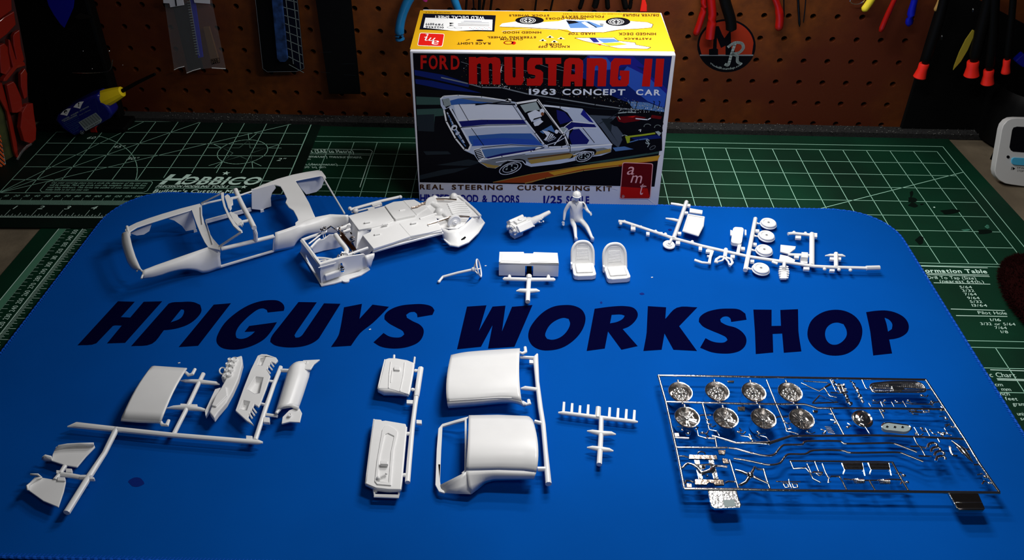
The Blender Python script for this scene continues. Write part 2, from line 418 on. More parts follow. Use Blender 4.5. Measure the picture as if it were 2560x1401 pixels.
# ------------------------------------------------------------------ dark hobby mat, upper left
hm = thing('cutting_mat', 'small near-black cutting mat with angle lines and a star, upper left', 'cutting mat', loc=(-32, -3, .005))
HO = Vector((-37.007, -6.331, 0)); HX = Vector((.99973, .02308, 0)).normalized(); HY = Vector((-HX.y, HX.x, 0))
H = lambda x, y, zz=.064: HO+HX*x+HY*y+ZU*zz
mb = MB(); mb.prism([[H(-2.2, -.62, .006), H(10.45, -.62, .006), H(10.45, 8.3, .006), H(-2.2, 8.3, .006)]], (0, 0, .055), 'mat_dark_green'); mb.build('mat_sheet', hm, bevel=.01, seg=1)
g = MB()
def hl(x0, y0, x1, y1, w=.028, m='print_line'): strip(g, H(x0, y0), H(x1, y1), w, ZU, m)
for i in range(-1, 11):
    if i in (6, 7, 8): hl(i, 3.3, i, 8.05)
    elif i == 5: hl(i, 2.9, i, 8.05)
    elif i in (1, 2, 3, 4): hl(i, 2.72, i, 8.05)
    else: hl(i, 1.72, i, 8.05, .04 if i == 10 else .028)
for y in (2.7, 3.7, 4.7, 5.7, 6.7, 7.73): hl(-1, y, 10, y)
hl(-1, 8.05, 10, 8.05); hl(-1, 1.72, 10, 1.72)
for ang, L in ((60, 7.3), (45, 8.9), (30, 12.6)):
    c, s_ = math.cos(math.radians(ang)), math.sin(math.radians(ang)); L = min(L, 6.33/s_); hl(-1, 1.72, -1+c*L, 1.72+s_*L)
polyline(g, [H(-1+5.05*math.cos(t), 1.72+5.05*math.sin(t)) for t in [math.radians(11+k*4) for k in range(15)]], .028, ZU, 'print_line')
polyline(g, [H(7.6+1.03*math.cos(t), 5.05+1.03*math.sin(t)) for t in [k*math.pi/20 for k in range(40)]], .028, ZU, 'print_line', True)
st = []
for k in range(10):
    r = 1.03 if k % 2 == 0 else .4; t = math.radians(90+36*k); st.append((7.6+r*math.cos(t), 5.05+r*math.sin(t)))
for a_, b_ in ((0, 4), (4, 8), (8, 2), (2, 6), (6, 0)):
    ax, ay = st[a_]; bx, by = st[b_]; dx, dy = bx-ax, by-ay
    hl(ax-dx*.3, ay-dy*.3, ax+dx*.38, ay+dy*.38, .024); hl(bx+dx*.3, by+dy*.3, bx-dx*.38, by-dy*.38, .024)
polyline(g, [H(*p) for p in st], .022, ZU, 'print_line', True)
polyline(g, [H(.62, 2.62), H(4.62, 2.62), H(4.7, 2.5), H(4.7, 1.9), H(4.58, 1.8), H(.62, 1.8), H(.5, 1.92), H(.5, 2.5)], .024, ZU, 'print_line', True)
g.build('grid_lines', hm, recalc=False)['kind'] = 'stuff'
g = MB(); hx, hy = HX, HY; hi = (HY+HX*.30)
for k, t in enumerate(['Cut your covering piece into a circle the diameter of the star you', 'will be making. Place the circle over the template. Sketch the lines', 'until they intersect. This forms the outline of your star. Use your', 'hobby knife to cut out your star.']):
    text_quad(g, t, H(.7, 2.42-.17*k), H(4.5 if k < 3 else 2.4, 2.42-.17*k), H(.72, 2.54-.17*k), H(4.52 if k < 3 else 2.42, 2.54-.17*k), 'print_line')
g.build('instruction_text', hm, recalc=False); g = MB()
text_at(g, 'H', H(4.98, 2.42), hx, hi, .72, 'print_pale', 'b', wide=1.25); 
text_at(g, 'OBBICO', H(5.72, 2.42), hx, hi, .55, 'print_pale', 'b', wide=1.0)
g.build('logo_lettering', hm, recalc=False); g = MB()
text_quad(g, 'PRECISION MODELING TOOLS', H(4.93, 2.18), H(7.75, 2.18), H(4.98, 2.33), H(7.8, 2.33), 'print_pale', 'b')
hl(4.93, 2.12, 8.05, 2.12, .03); hl(7.85, 2.2, 8.3, 2.2, .02); hl(7.85, 2.28, 8.3, 2.28, .02)
for cx, cy_, r in ((7.4, 3.28, .17), (8.4, 2.24, .14)):
    g.flat([H(cx+(r if k % 2 == 0 else r*.4)*math.cos(math.radians(90+36*k)), cy_+(r if k % 2 == 0 else r*.4)*math.sin(math.radians(90+36*k))) for k in range(10)], 'print_pale')
g.build('logo_tagline', hm, recalc=False); g = MB()
text_quad(g, "Builder's Cutting Mat", H(4.95, 1.78), H(8.35, 1.78), H(4.98, 2.02), H(8.38, 2.02), 'print_pale', 'b')
g.build('title_lettering', hm, recalc=False); g = MB()
text_at(g, '(1/2 SAE)', H(9.02, 2.3), hx, hi, .2, 'print_pale'); text_at(g, 'SUPPLIES', H(8.8, 1.8), hx, hi, .14, 'print_pale')
for t, x, y in (('60\u00b0', .55, 6.1), ('45\u00b0', 1.98, 5.32), ('30\u00b0', 2.95, 4.32)): text_at(g, t, H(x, y), hx, hi, .2, 'print_pale', wide=1.2)
text_at(g, '2"', H(9.2, 4.3), hx, hi, .22, 'print_pale', wide=1.2)
for n in range(0, 14):
    text_at(g, str((n+1)*10), H(-.62+n*.3937, 1.44), hx, hi, .13, 'print_line', 'r', .5, wide=1.1)
for k in range(-10, 130):
    x = -.72+k*.03937; hl(x, .88, x, 1.2 if k % 10 else 1.36, .014)
hl(-2, .03, 6, .03, .035, 'print_pale')
for k in range(-18, 80):
    x = k/16; l = .5 if k % 16 == 0 else .3 if k % 8 == 0 else .22 if k % 4 == 0 else .16 if k % 2 == 0 else .1
    strip(g, H(x, .03), H(x+l*.05, .03+l), .016, ZU, 'print_pale')
for n in range(0, 5): text_at(g, str(n+1), H(n+.1, .58), hx, hi, .22, 'print_pale', 'r', .5, wide=1.4)
g.build('ruler_scale', hm, recalc=False)['kind'] = 'stuff'
# ------------------------------------------------------------------ blue mat
bmt = thing('desk_mat', 'blue fabric workshop mat with rounded corners and dark blue lettering', 'mat', loc=(-18.5, -12.3, .065))
x0, x1, y1_, y0_, rc = -33.25, -3.82, -4.93, -20.38, 1.9
def rr(inset=0, n=10):
    out = []; X0, X1, Y0, Y1 = x0+inset, x1-inset, y0_+inset, y1_-inset; r = rc-inset
    for cx, cy_, a0 in ((X1-r, Y1-r, 0), (X0+r, Y1-r, 90), (X0+r, Y0+r, 180), (X1-r, Y0+r, 270)):
        for k in range(n+1):
            t = math.radians(a0+90*k/n); x, y = cx+r*math.cos(t), cy_+r*math.sin(t)
            if y > -8: y += .52*max(0, min(1, (-23-x)/4))*max(0, (y+8)/3.3) + .1*max(0, min(1, (x+11)/4))*max(0, (y+8)/3.3)
            out.append(Vector((x, y, 0)))
    return out
def dense(loop, step=.5):
    out = []
    for a, b in zip(loop, loop[1:]+loop[:1]):
        k = max(1, int((b-a).length/step))
        for i in range(k): 
            q = a.lerp(b, i/k); 
            if q.y > -5.6 and abs(q.y-a.y) < .2 and (b-a).length > 1: q = q+Vector((0, .04*math.sin(q.x*.8), 0))
            out.append(q)
    return out
ol = dense(rr(.03)); mb = MB(); mb.prism([[p+ZU*.068 for p in ol]], (0, 0, .06), 'mat_blue'); mb.build('mat_sheet', bmt)
mb = MB(); e = dense(rr(.04), .09)
mb.tube([p+ZU*(.1+.012*((i % 2)*2-1)) for i, p in enumerate(e+[e[0]])], .043, 'stitch_blue', n=6, cap=False)
for i, p in enumerate(e):
    if i % 1 == 0 and p.y > -21:
        q = e[(i+1) % len(e)]; d = (q-p).normalized(); s_ = Vector((-d.y, d.x, 0))
        mb.tube([p+s_*.0+ZU*.135, p+s_*.09+d*.05+ZU*.132], .013, 'stitch_blue', n=4)
mb.build('stitched_edge', bmt, recalc=False)
z1, z2, z3, z4 = Z(180, 730, 4.741), Z(700, 730, 4.0), Z(1320, 750, 4.923), Z(1800, 750, 4.923)
LET = [
 (z1, [[(65,635),(545,112),(745,118),(580,300),(690,305),(850,118),(1070,112),(630,605),(415,612),(590,400),(485,405),(290,610)]]),
 (z1, [[(700,645),(1145,140),(1300,120),(1440,122),(1520,155),(1535,225),(1490,300),(1390,380),(1260,430),(1150,450),(1090,455),(950,615)],[(1170,362),(1295,208),(1325,212),(1330,235),(1290,310)]]),
 (z1, [[(1265,655),(1680,152),(1885,135),(1495,640)]]),
 (z1, [[(2510,225),(2320,245),(2310,215),(2270,197),(2215,205),(2130,260),(2040,340),(1965,430),(1940,500),(1950,545),(1990,558),(2060,548),(2120,515),(2170,470),(2045,475),(2100,405),(2430,360),(2360,470),(2280,560),(2160,630),(2020,675),(1880,685),(1770,660),(1720,610),(1712,560),(1740,480),(1810,370),(1930,260),(2080,165),(2220,115),(2350,98),(2450,108),(2505,150),(2518,190)]]),
 (z2, [[(185,102),(368,105),(165,400),(145,435),(155,458),(190,455),(225,430),(440,115),(605,120),(390,465),(320,515),(230,545),(110,557),(0,548),(-60,530),(-98,500),(-90,460),(-10,350)]]),
 (z2, [[(640,155),(820,120),(795,270),(925,128),(1090,150),(930,310),(805,410),(780,440),(710,540),(510,552),(585,435),(600,380)]]),
 (z2, [[(1525,230),(1375,255),(1368,220),(1345,200),(1300,205),(1262,230),(1270,260),(1330,295),(1400,330),(1435,375),(1430,440),(1390,500),(1300,545),(1200,565),(1090,565),(1000,545),(935,505),(1035,412),(1090,445),(1150,457),(1210,452),(1243,425),(1230,395),(1170,360),(1090,315),(1045,275),(1048,230),(1100,180),(1200,140),(1320,125),(1440,125),(1520,150),(1545,185)]]),
 (z2, [[(1870,148),(2065,135),(1990,390),(2125,148),(2255,138),(2220,395),(2320,150),(2525,132),(2345,550),(2080,568),(2125,335),(2010,550),(1770,575)]]),
 (z3, [[(430,65),(560,72),(660,120),(705,200),(700,290),(650,400),(550,510),(420,590),(280,622),(150,615),(50,560),(5,470),(15,370),(80,260),(190,150),(310,85)],[(440,222),(350,250),(270,310),(222,390),(212,440),(235,480),(290,492),(370,475),(440,430),(495,360),(518,290),(500,235)]]),
 (z3, [[(820,110),(1040,82),(1200,78),(1300,100),(1345,150),(1350,200),(1310,270),(1240,330),(1165,360),(1350,570),(1150,615),(985,390),(945,600),(722,630)],[(1030,185),(1150,182),(1190,195),(1170,230),(1100,270),(1010,290)]]),
 (z3, [[(1475,78),(1700,92),(1690,235),(1830,98),(2085,92),(1860,325),(2080,630),(1790,615),(1680,415),(1645,615),(1420,630),(1460,400)]]),
 (z3, [[(2690,245),(2500,272),(2490,230),(2460,207),(2400,210),(2365,240),(2375,275),(2440,310),(2560,345),(2640,400),(2685,470),(2680,550),(2620,620),(2520,655),(2400,662),(2260,645),(2118,590),(2185,472),(2260,510),(2340,527),(2420,522),(2455,495),(2440,465),(2380,430),(2260,380),(2150,325),(2102,270),(2110,220),(2180,160),(2320,118),(2470,108),(2600,120),(2675,170)]]),
 (z4, [[(410,120),(635,122),(635,322),(750,320),(742,125),(960,115),(965,380),(1002,635),(785,652),(765,415),(648,420),(655,648),(440,668),(430,400)]]),
 (z4, [[(1420,122),(1560,145),(1680,220),(1745,330),(1745,450),(1690,570),(1570,660),(1420,688),(1280,665),(1160,590),(1085,480),(1080,370),(1130,250),(1260,155)],[(1445,280),(1370,295),(1310,350),(1293,430),(1320,510),(1370,548),(1440,550),(1510,510),(1558,440),(1555,370),(1520,300)]]),
 (z4, [[(1798,152),(1920,135),(2050,132),(2180,165),(2280,230),(2322,310),(2310,390),(2240,450),(2150,480),(2082,488),(2118,660),(1885,685),(1850,400)],[(2025,220),(2080,245),(2120,300),(2115,360),(2068,392),(2050,300)]])]
for zf, loops in LET:
    g = MB(); g.flat([[at(*zf(*q), ZM+.003) for q in round_loop(l)] for l in loops], 'navy_print'); g.build('letter', bmt, recalc=False)
zt = Z(0, 0, 1); g = MB()
for (x, y, rx, ry) in [(341, 1206, 19, 12), (1605, 735, 6, 3), (1503, 757, 3, 3), (1675, 575, 5, 3)]:
    g.flat([at(x+rx*math.cos(k*.4)*(1+.12*math.sin(k*1.7)), y+ry*math.sin(k*.4), ZM+.002) for k in range(15)], 'stain_blue'); g.build('stain', bmt, recalc=False); g = MB()
mb = MB()
for (x, y) in [(448, 908), (1630, 694), (925, 155*0+824), (1214, 665)]:
    c = at(x, y, ZM+.01); mb.box(c, (.03, .01, 0), (-.006, .015, 0), (0, 0, .008), 'white_plastic')
tag(mb.build('plastic_shavings'), 'tiny white plastic shavings scattered on the blue mat', 'shavings', kind='stuff')
# ================================================================== MODEL KIT BOX
YF = -4.78; ZT = 6.29; BX0, BX1, YB = -21.61, -12.46, -.72
paint('p_slate', .05, .065, .09)
kb = thing('model_kit_box', 'yellow-topped model car kit box with a blue and white convertible painting', 'box', loc=((BX0+BX1)/2, -2.4, 0))
mb = MB(); c = Vector(((BX0+BX1)/2, (YF+YB)/2, ZT/2)); mb.box(c, ((BX1-BX0)/2, 0, 0), (0, (YB-YF)/2, 0), (0, 0, ZT/2-.003), 'card_white'); mb.build('carton', kb, bevel=.03)
fN = Vector((0, 1, 0)); LF = .0022
def fp(zf, pts, l=1): return [hit(*zf(*q), Vector((0, YF-.001-LF*l, 0)), fN) for q in pts]
def tp(zf, pts, l=1): return [hit(*zf(*q), Vector((0, 0, ZT+.0005+LF*l)), ZU) for q in pts]
fA, f1, f2, f3, f4 = Z(1000, 20, 2.7472), Z(1020, 120, 6.6706), Z(1340, 120, 6.672), Z(1020, 310, 6.6706), Z(1340, 310, 6.672)
g = MB()
def F(pts, m, l=1, zf=fA): g.flat(fp(zf, pts, l), m)
def ell(cx, cy, rx, ry, rot=0, n=20, a0=0, a1=360):
    r = math.radians(rot); return [(cx+rx*math.cos(t)*math.cos(r)-ry*math.sin(t)*math.sin(r), cy+rx*math.cos(t)*math.sin(r)+ry*math.sin(t)*math.cos(r)) for t in [math.radians(a0+(a1-a0)*k/n) for k in range(n+(a1 != 360))]]
def PL(pts, w, m, l=5, closed=False, zf=fA, sm=False):
    P = fp(zf, pts, l)
    if sm: P = smoothline(P, 4)
    polyline(g, P, w*.0132, Vector((0, -1, 0)), m, closed)
F([(88, 310), (1868, 331), (1748, 1228), (135, 1198)], 'p_black', 1)
# sky, stands, track
F([(1290, 326), (1866, 334), (1816, 690), (1540, 640), (1400, 580), (1180, 430)], 'p_midblue', 2)
F([(1290, 328), (1600, 332), (1700, 420), (1836, 560), (1822, 640), (1640, 470), (1560, 400), (1380, 440), (1280, 400)], 'p_blueprint', 2.2)
F([(1560, 400), (1700, 470), (1830, 590), (1814, 690), (1700, 640), (1600, 560), (1500, 480)], 'p_skyblue', 2.4); F([(1300, 330), (1420, 340), (1480, 420), (1330, 430)], 'p_skyblue', 2.4)
F([(1620, 400), (1760, 430), (1846, 480), (1836, 540), (1740, 480)], 'p_midblue', 2.6); F([(1560, 640), (1700, 650), (1815, 690), (1815, 715), (1600, 690)], 'p_steel', 2.6)
F([(98, 425), (300, 460), (480, 520), (470, 545), (280, 500), (102, 462)], 'p_midblue', 2); F([(104, 488), (220, 500), (420, 545), (560, 585), (300, 560), (108, 520)], 'p_midblue', 2)
F([(110, 608), (280, 615), (330, 650), (300, 700), (300, 740), (240, 745), (235, 800), (120, 810)], 'p_teal', 2); F([(116, 735), (235, 730), (235, 850), (125, 845)], 'p_road', 2.2); F([(112, 665), (300, 665), (290, 690), (114, 695)], 'p_black', 2.4)
F([(160, 985), (330, 985), (350, 1005), (180, 1010)], 'p_road', 2.4); F([(135, 1150), (300, 1110), (480, 1095), (380, 1130), (135, 1180)], 'p_road', 2.4); F([(250, 1080), (470, 1040), (560, 1060), (480, 1085)], 'p_road', 2.2)
F([(1300, 735), (1500, 745), (1480, 800), (1540, 880), (1500, 960), (1460, 930), (1380, 820)], 'p_slate', 2); F([(1380, 760), (1460, 760), (1450, 850), (1500, 930)], 'p_road', 2.2)
F([(1460, 960), (1600, 945), (1650, 965), (1480, 985)], 'p_steel', 2.2); F([(1180, 1080), (1500, 1030), (1780, 985), (1775, 1000), (1400, 1060)], 'p_teal', 2.2)
F([(640, 1200), (900, 1140), (1300, 1075), (1785, 1012), (1770, 1050), (1500, 1090), (1250, 1120), (980, 1175), (900, 1203)], 'p_rust', 2.3)
F([(1020, 1130), (1300, 1080), (1560, 1040), (1785, 1016), (1768, 1048), (1500, 1078), (1250, 1108), (1060, 1150)], 'p_ochre', 2.5)
PL([(640, 1198), (900, 1142), (1300, 1078), (1785, 1014)], 2, 'p_gold', 3); PL([(860, 1205), (1000, 1170), (1260, 1118), (1500, 1085)], 3, 'p_gold', 3)
PL([(285, 478), (470, 520), (560, 545), (700, 548), (880, 592), (1100, 625), (1340, 665), (1530, 692), (1640, 700)], 3.5, 'p_grey', 3); PL([(1000, 640), (1340, 690), (1600, 705)], 2, 'p_road', 3)
PL([(1370, 795), (1500, 720), (1550, 725)], 2, 'p_road', 3)
rnd = random.Random(3)
for k in range(420):                                        # the crowd in the stands
    t = rnd.random(); x = 420+t*1380; yl = 330+max(0, t-.1)*390; yh = 505+t*185
    if t < .1: yh = 470
    y = yl+(yh-yl)*(rnd.random()**.6); s = rnd.uniform(1.2, 4.6); 
    if x > 1350 and y < 600: continue
    a = rnd.random()*3; mm = rnd.choice(['p_grey', 'p_palegrey', 'p_carlight', 'p_teal', 'p_skin', 'p_gold', 'p_grey', 'p_cream'])
    F([(x, y), (x+s*math.cos(a)*2, y+s*math.sin(a)), (x+s, y+s*1.6)], mm, 3.1)
for k in range(60):
    x = rnd.uniform(470, 760); y = 505+(x-470)*.12+rnd.uniform(-14, 16); s = rnd.uniform(2, 6); F([(x, y), (x+s, y-s), (x+s*1.3, y+s)], rnd.choice(['p_cream', 'p_carlight', 'p_skin', 'p_pink']), 3.2)
for k in range(110):
    x = rnd.uniform(1500, 1810); y = 690+(x-1500)*.03+rnd.uniform(-28, 26); s = rnd.uniform(2, 7); F([(x, y), (x+s*1.4, y-s*.7), (x+s*.6, y+s)], rnd.choice(['p_carlight', 'p_grey', 'p_black', 'p_palegrey']), 3.2)
for x in (420, 640, 905, 1000): PL([(x, 370), (x+120, 410), (x+260, 440)], 1.2, 'p_grey', 3)
PL([(700, 400), (705, 375), (690, 440)], 2, 'p_carlight', 3); PL([(900, 470), (1090, 500)], 1.5, 'p_teal', 3)
for x in (1575, 1622, 1740, 1778): PL([(x, 640), (x+8, 645), (x-4, 690)], 2, 'p_black', 3.4)
# race cars at the right
F([(1440, 790), (1500, 735), (1620, 720), (1800, 740), (1810, 800), (1700, 830), (1560, 830), (1470, 810)], 'p_black', 3.3)
F([(1485, 748), (1620, 738), (1690, 752), (1640, 775), (1540, 790), (1500, 780)], 'p_deepred', 3.5); F([(1560, 748), (1620, 742), (1600, 752)], 'p_brightred', 3.7); F([(1730, 735), (1800, 745), (1790, 765), (1720, 755)], 'p_deepred', 3.5)
PL([(1500, 745), (1512, 765)], 2, 'p_cream', 3.8); PL([(1500, 722), (1560, 716), (1620, 718)], 3, 'p_palegrey', 3.8); PL([(1620, 760), (1700, 768), (1720, 758)], 3, 'p_carlight', 3.8)
F([(1540, 830), (1650, 790), (1800, 800), (1805, 850), (1700, 850), (1560, 862)], 'p_black', 3.4); PL(ell(1700, 815, 24, 18, 0, 12, 180, 330), 2, 'p_palegrey', 3.8); PL(ell(1770, 822, 22, 18, 0, 12, 180, 330), 2, 'p_palegrey', 3.8)
F([(1520, 880), (1640, 855), (1800, 845), (1800, 980), (1700, 1000), (1540, 950)], 'p_black', 3.4)
F([(1545, 882), (1660, 868), (1750, 855), (1755, 866), (1660, 880), (1580, 890), (1578, 925), (1560, 930)], 'p_lime', 3.6); F([(1585, 892), (1780, 870), (1795, 895), (1620, 912)], 'p_midblue', 3.6); F([(1752, 850), (1775, 845), (1795, 860), (1780, 880)], 'p_palegrey', 3.7)
PL([(1580, 922), (1640, 905), (1700, 898)], 3, 'p_steel', 3.8); PL([(1525, 880), (1540, 872), (1560, 878)], 2, 'p_palegrey', 3.8); PL([(1640, 840), (1655, 835), (1650, 850)], 2, 'p_white', 3.8)
text_quad(g, 'S', *fp(fA, [(1685, 930), (1710, 938), (1690, 900), (1715, 908)], 4), 'p_palegrey', 'b'); PL([(1700, 955), (1715, 930)], 2, 'p_palegrey', 4); PL(ell(1735, 960, 22, 10, -30, 12), 1.5, 'p_grey', 4, True)
# main car
F([(275, 625), (300, 605), (400, 600), (520, 606), (640, 618), (800, 648), (830, 700), (1000, 950), (1170, 948), (1300, 940), (1455, 935), (1450, 990), (1380, 1015), (1300, 1025), (1200, 1050), (1100, 1070), (900, 1092), (830, 1068), (790, 1062), (700, 1080), (655, 1103), (600, 1096), (545, 1062), (510, 1010), (440, 978), (380, 900), (320, 785), (298, 700), (280, 670)], 'p_car', 4)
F([(975, 662), (1100, 676), (1252, 692), (1330, 770), (1455, 935), (1170, 948), (1120, 850), (1000, 690)], 'p_car', 4)
F([(330, 640), (400, 622), (500, 628), (640, 640), (640, 655), (520, 660), (410, 662), (348, 668)], 'p_carblue', 4.2); F([(400, 618), (520, 616), (700, 638), (820, 660), (640, 652), (520, 640)], 'p_grey', 4.3)
F([(370, 665), (520, 655), (780, 662), (835, 770), (560, 768), (392, 778)], 'p_carlight', 4.2)
F([(470, 880), (700, 862), (900, 862), (985, 945), (830, 945), (500, 968), (480, 930)], 'p_carblue', 4.2); F([(500, 905), (700, 893), (930, 905), (970, 940), (700, 940), (505, 950)], 'p_skyblue', 4.3); F([(490, 950), (760, 935), (970, 945), (820, 955), (500, 975)], 'p_car', 4.4)
F([(560, 975), (700, 955), (980, 955), (860, 985), (585, 1030)], 'p_steel', 4.3); F([(585, 1028), (700, 1000), (960, 962), (1000, 962), (860, 990), (620, 1040)], 'p_stripe', 4.4)
F([(430, 820), (600, 802), (868, 798), (872, 815), (600, 822), (440, 836)], 'p_carlight', 4.3)
F([(395, 780), (560, 768), (848, 768), (868, 796), (600, 800), (418, 818)], 'p_stripe', 4.6)
PL([(412, 822), (600, 806), (870, 800)], 2, 'p_night', 4.6); PL([(392, 774), (560, 763), (845, 764)], 2, 'p_white', 4.7)
F([(545, 1060), (640, 1040), (850, 1010), (1170, 985), (1400, 960), (1452, 975), (1450, 990), (1300, 1022), (1200, 1015), (900, 1070), (860, 1050), (760, 1048), (660, 1090), (600, 1090)], 'p_grey', 4.4)
F([(555, 1062), (640, 1080), (690, 1085), (650, 1102), (600, 1094)], 'p_gold', 4.6); F([(880, 1046), (1170, 1003), (1215, 1012), (1190, 1028), (900, 1072)], 'p_gold', 4.6); F([(1300, 1000), (1448, 965), (1445, 988), (1320, 1014)], 'p_gold', 4.6); F([(875, 1032), (1160, 995), (1180, 1002), (880, 1042)], 'p_brown', 4.7)
PL([(540, 1052), (700, 1020), (900, 985), (1160, 962), (1455, 938)], 4, 'p_white', 4.8); PL([(560, 1050), (700, 1030), (860, 1005)], 1.5, 'p_black', 4.8)
F([(1170, 1030), (1205, 990), (1185, 1030), (1150, 1040)], 'p_black', 4.8)
# cockpit
F([(790, 668), (820, 650), (945, 632), (990, 672), (1100, 690), (1150, 720), (1190, 780), (1120, 830), (1170, 935), (1020, 955), (965, 925), (880, 800), (820, 720)], 'p_black', 5)
F([(1075, 700), (1130, 715), (1182, 775), (1100, 800), (1080, 760)], 'p_stripe', 5.2); F([(1160, 880), (1190, 835), (1230, 830), (1300, 910), (1285, 935), (1180, 938)], 'p_stripe', 5.2); F([(1150, 930), (1165, 840), (1190, 830), (1180, 940)], 'p_black', 5.1)
F([(1095, 850), (1180, 785), (1335, 800), (1350, 820), (1195, 818), (1140, 862)], 'p_stripe', 5.3); PL([(1092, 846), (1178, 780), (1335, 796)], 2, 'p_white', 5.4); PL([(1120, 862), (1198, 822), (1350, 824)], 2, 'p_white', 5.4)
F([(1260, 695), (1330, 790), (1300, 780), (1240, 730)], 'p_blueprint', 5.2); F([(1110, 820), (1145, 825), (1150, 850), (1120, 862), (1095, 845)], 'p_palegrey', 5.6); PL(ell(1122, 842, 32, 22, 0, 16), 2, 'p_carlight', 5.7, True)
F([(825, 668), (935, 645), (985, 740), (960, 700), (880, 710), (860, 720)], 'p_palegrey', 5.2)
F([(875, 725), (930, 700), (960, 715), (975, 745), (920, 760), (905, 785), (890, 760)], 'p_carlight', 5.5); F([(915, 790), (960, 765), (985, 780), (950, 808), (925, 812)], 'p_carlight', 5.5); F([(905, 775), (965, 755), (970, 768), (925, 790)], 'p_car', 5.4)
F(ell(975, 712, 16, 20), 'p_carlight', 5.6); F(ell(978, 728, 11, 12), 'p_skin', 5.8)
F([(960, 850), (1040, 805), (1070, 860), (1020, 840), (985, 865)], 'p_steel', 5.4); F([(975, 840), (1020, 850), (1055, 870), (1040, 910), (990, 905), (1010, 880)], 'p_carlight', 5.6); F([(985, 905), (1060, 880), (1080, 900), (1030, 925)], 'p_car', 5.5); F(ell(1075, 850, 12, 14), 'p_carlight', 5.6)
for k in range(5): PL([(1000+k*12, 925-k*6), (1035+k*10, 860+k*9)], 2, 'p_black', 5.9)
PL([(800, 655), (945, 632), (1130, 880), (1152, 940)], 6, 'p_white', 6); PL([(950, 640), (1122, 880), (1148, 935)], 1.8, 'p_black', 6.2); PL([(1155, 942), (1110, 955), (1020, 955), (990, 938), (930, 860), (860, 770), (800, 680), (795, 655)], 4, 'p_carlight', 6)
PL([(990, 672), (1100, 682), (1160, 690)], 4, 'p_carlight', 6); PL([(1150, 830), (1060, 940)], 2.5, 'p_carlight', 6)
F([(990, 930), (1120, 880), (1130, 900), (1040, 945)], 'p_night', 5.9); PL([(1000, 945), (1080, 920), (1135, 890)], 2, 'p_carlight', 6.1)
F(ell(745, 634, 20, 11), 'p_white', 5.4); F(ell(738, 630, 8, 6), 'p_black', 5.6); PL([(520, 665), (600, 656), (790, 664)], 4, 'p_night', 5.3); PL([(640, 655), (700, 645), (760, 648)], 3, 'p_night', 5.3); F(ell(950, 965, 22, 9, -15), 'p_white', 5.4); PL([(915, 980), (990, 958)], 2, 'p_black', 5.5)
PL([(405, 660), (470, 775)], 1.6, 'p_black', 5.3); PL([(490, 825), (575, 945)], 1.6, 'p_black', 5.3); PL([(775, 668), (840, 765)], 1.6, 'p_black', 5.3); PL([(1245, 812), (1335, 925)], 1.8, 'p_black', 5.3); PL([(1170, 948), (1168, 990)], 1.8, 'p_black', 5.3); PL([(560, 960), (760, 940), (980, 952)], 2, 'p_night', 5.3); PL([(600, 775), (600, 778)], 2, 'p_night', 5.3)
# nose
F([(303, 700), (335, 685), (362, 695), (430, 830), (488, 940), (470, 978), (440, 972), (385, 895), (322, 785)], 'p_black', 5)
for o_, w in ((0, 4.5),): PL([(303, 705), (318, 780), (382, 898), (442, 972), (468, 978)], w, 'p_white', 5.2)
PL([(345, 690), (420, 822), (484, 938)], 5, 'p_carlight', 5.2); PL([(325, 720), (365, 800), (440, 925)], 4, 'p_car', 5.3, sm=True); PL([(335, 740), (380, 850), (450, 950)], 3, 'p_steel', 5.4, sm=True); F(ell(372, 822, 18, 22, 60), 'p_carlight', 5.5); F(ell(374, 826, 8, 12, 60), 'p_black', 5.6); F(ell(395, 862, 10, 16, 60), 'p_car', 5.5)
PL([(488, 940), (470, 978)], 5, 'p_white', 5.6)
F([(508, 975), (552, 965), (582, 1030), (542, 1052), (520, 1015)], 'p_black', 5)
for k in range(6): PL([(518+k*5, 985+k*11), (556+k*4.5, 974+k*11)], 2.5, 'p_carlight', 5.3)
PL([(508, 975), (552, 965), (582, 1030), (542, 1052)], 3, 'p_white', 5.4)
F([(288, 628), (332, 620), (350, 668), (318, 690), (298, 665)], 'p_black', 5)
for k in range(6): PL([(296+k*8, 628-k*1.0), (310+k*7.5, 678-k*2.5)], 2.5, 'p_palegrey', 5.3)
PL([(278, 625), (300, 606), (400, 600), (560, 610), (760, 640)], 3, 'p_white', 5.4)
# wheels
for cx, cy_, rx, ry in ((758, 1102, 88, 40), (1265, 1022, 64, 34)):
    F(ell(cx+18, cy_-22, rx*1.05, ry*.95, -14), 'p_black', 5); F(ell(cx, cy_, rx, ry, -20), 'p_black', 5.3); PL(ell(cx, cy_, rx*.9, ry*.88, -20), 2.2, 'p_carlight', 5.5, True); PL(ell(cx, cy_-2, rx*.62, ry*.62, -20), 2.2, 'p_carlight', 5.5, True)
    for k in range(5):
        t = k*1.256; F(ell(cx+rx*.36*math.cos(t), cy_-4+ry*.4*math.sin(t), 8, 5, t*57), 'p_palegrey', 5.6)
PL([(660, 1060), (740, 1048), (840, 1052), (860, 1075)], 2.5, 'p_carlight', 5.7); PL([(1190, 1010), (1260, 985), (1330, 990), (1330, 1010)], 2.5, 'p_carlight', 5.7)
g.build('cover_painting', kb, recalc=False)
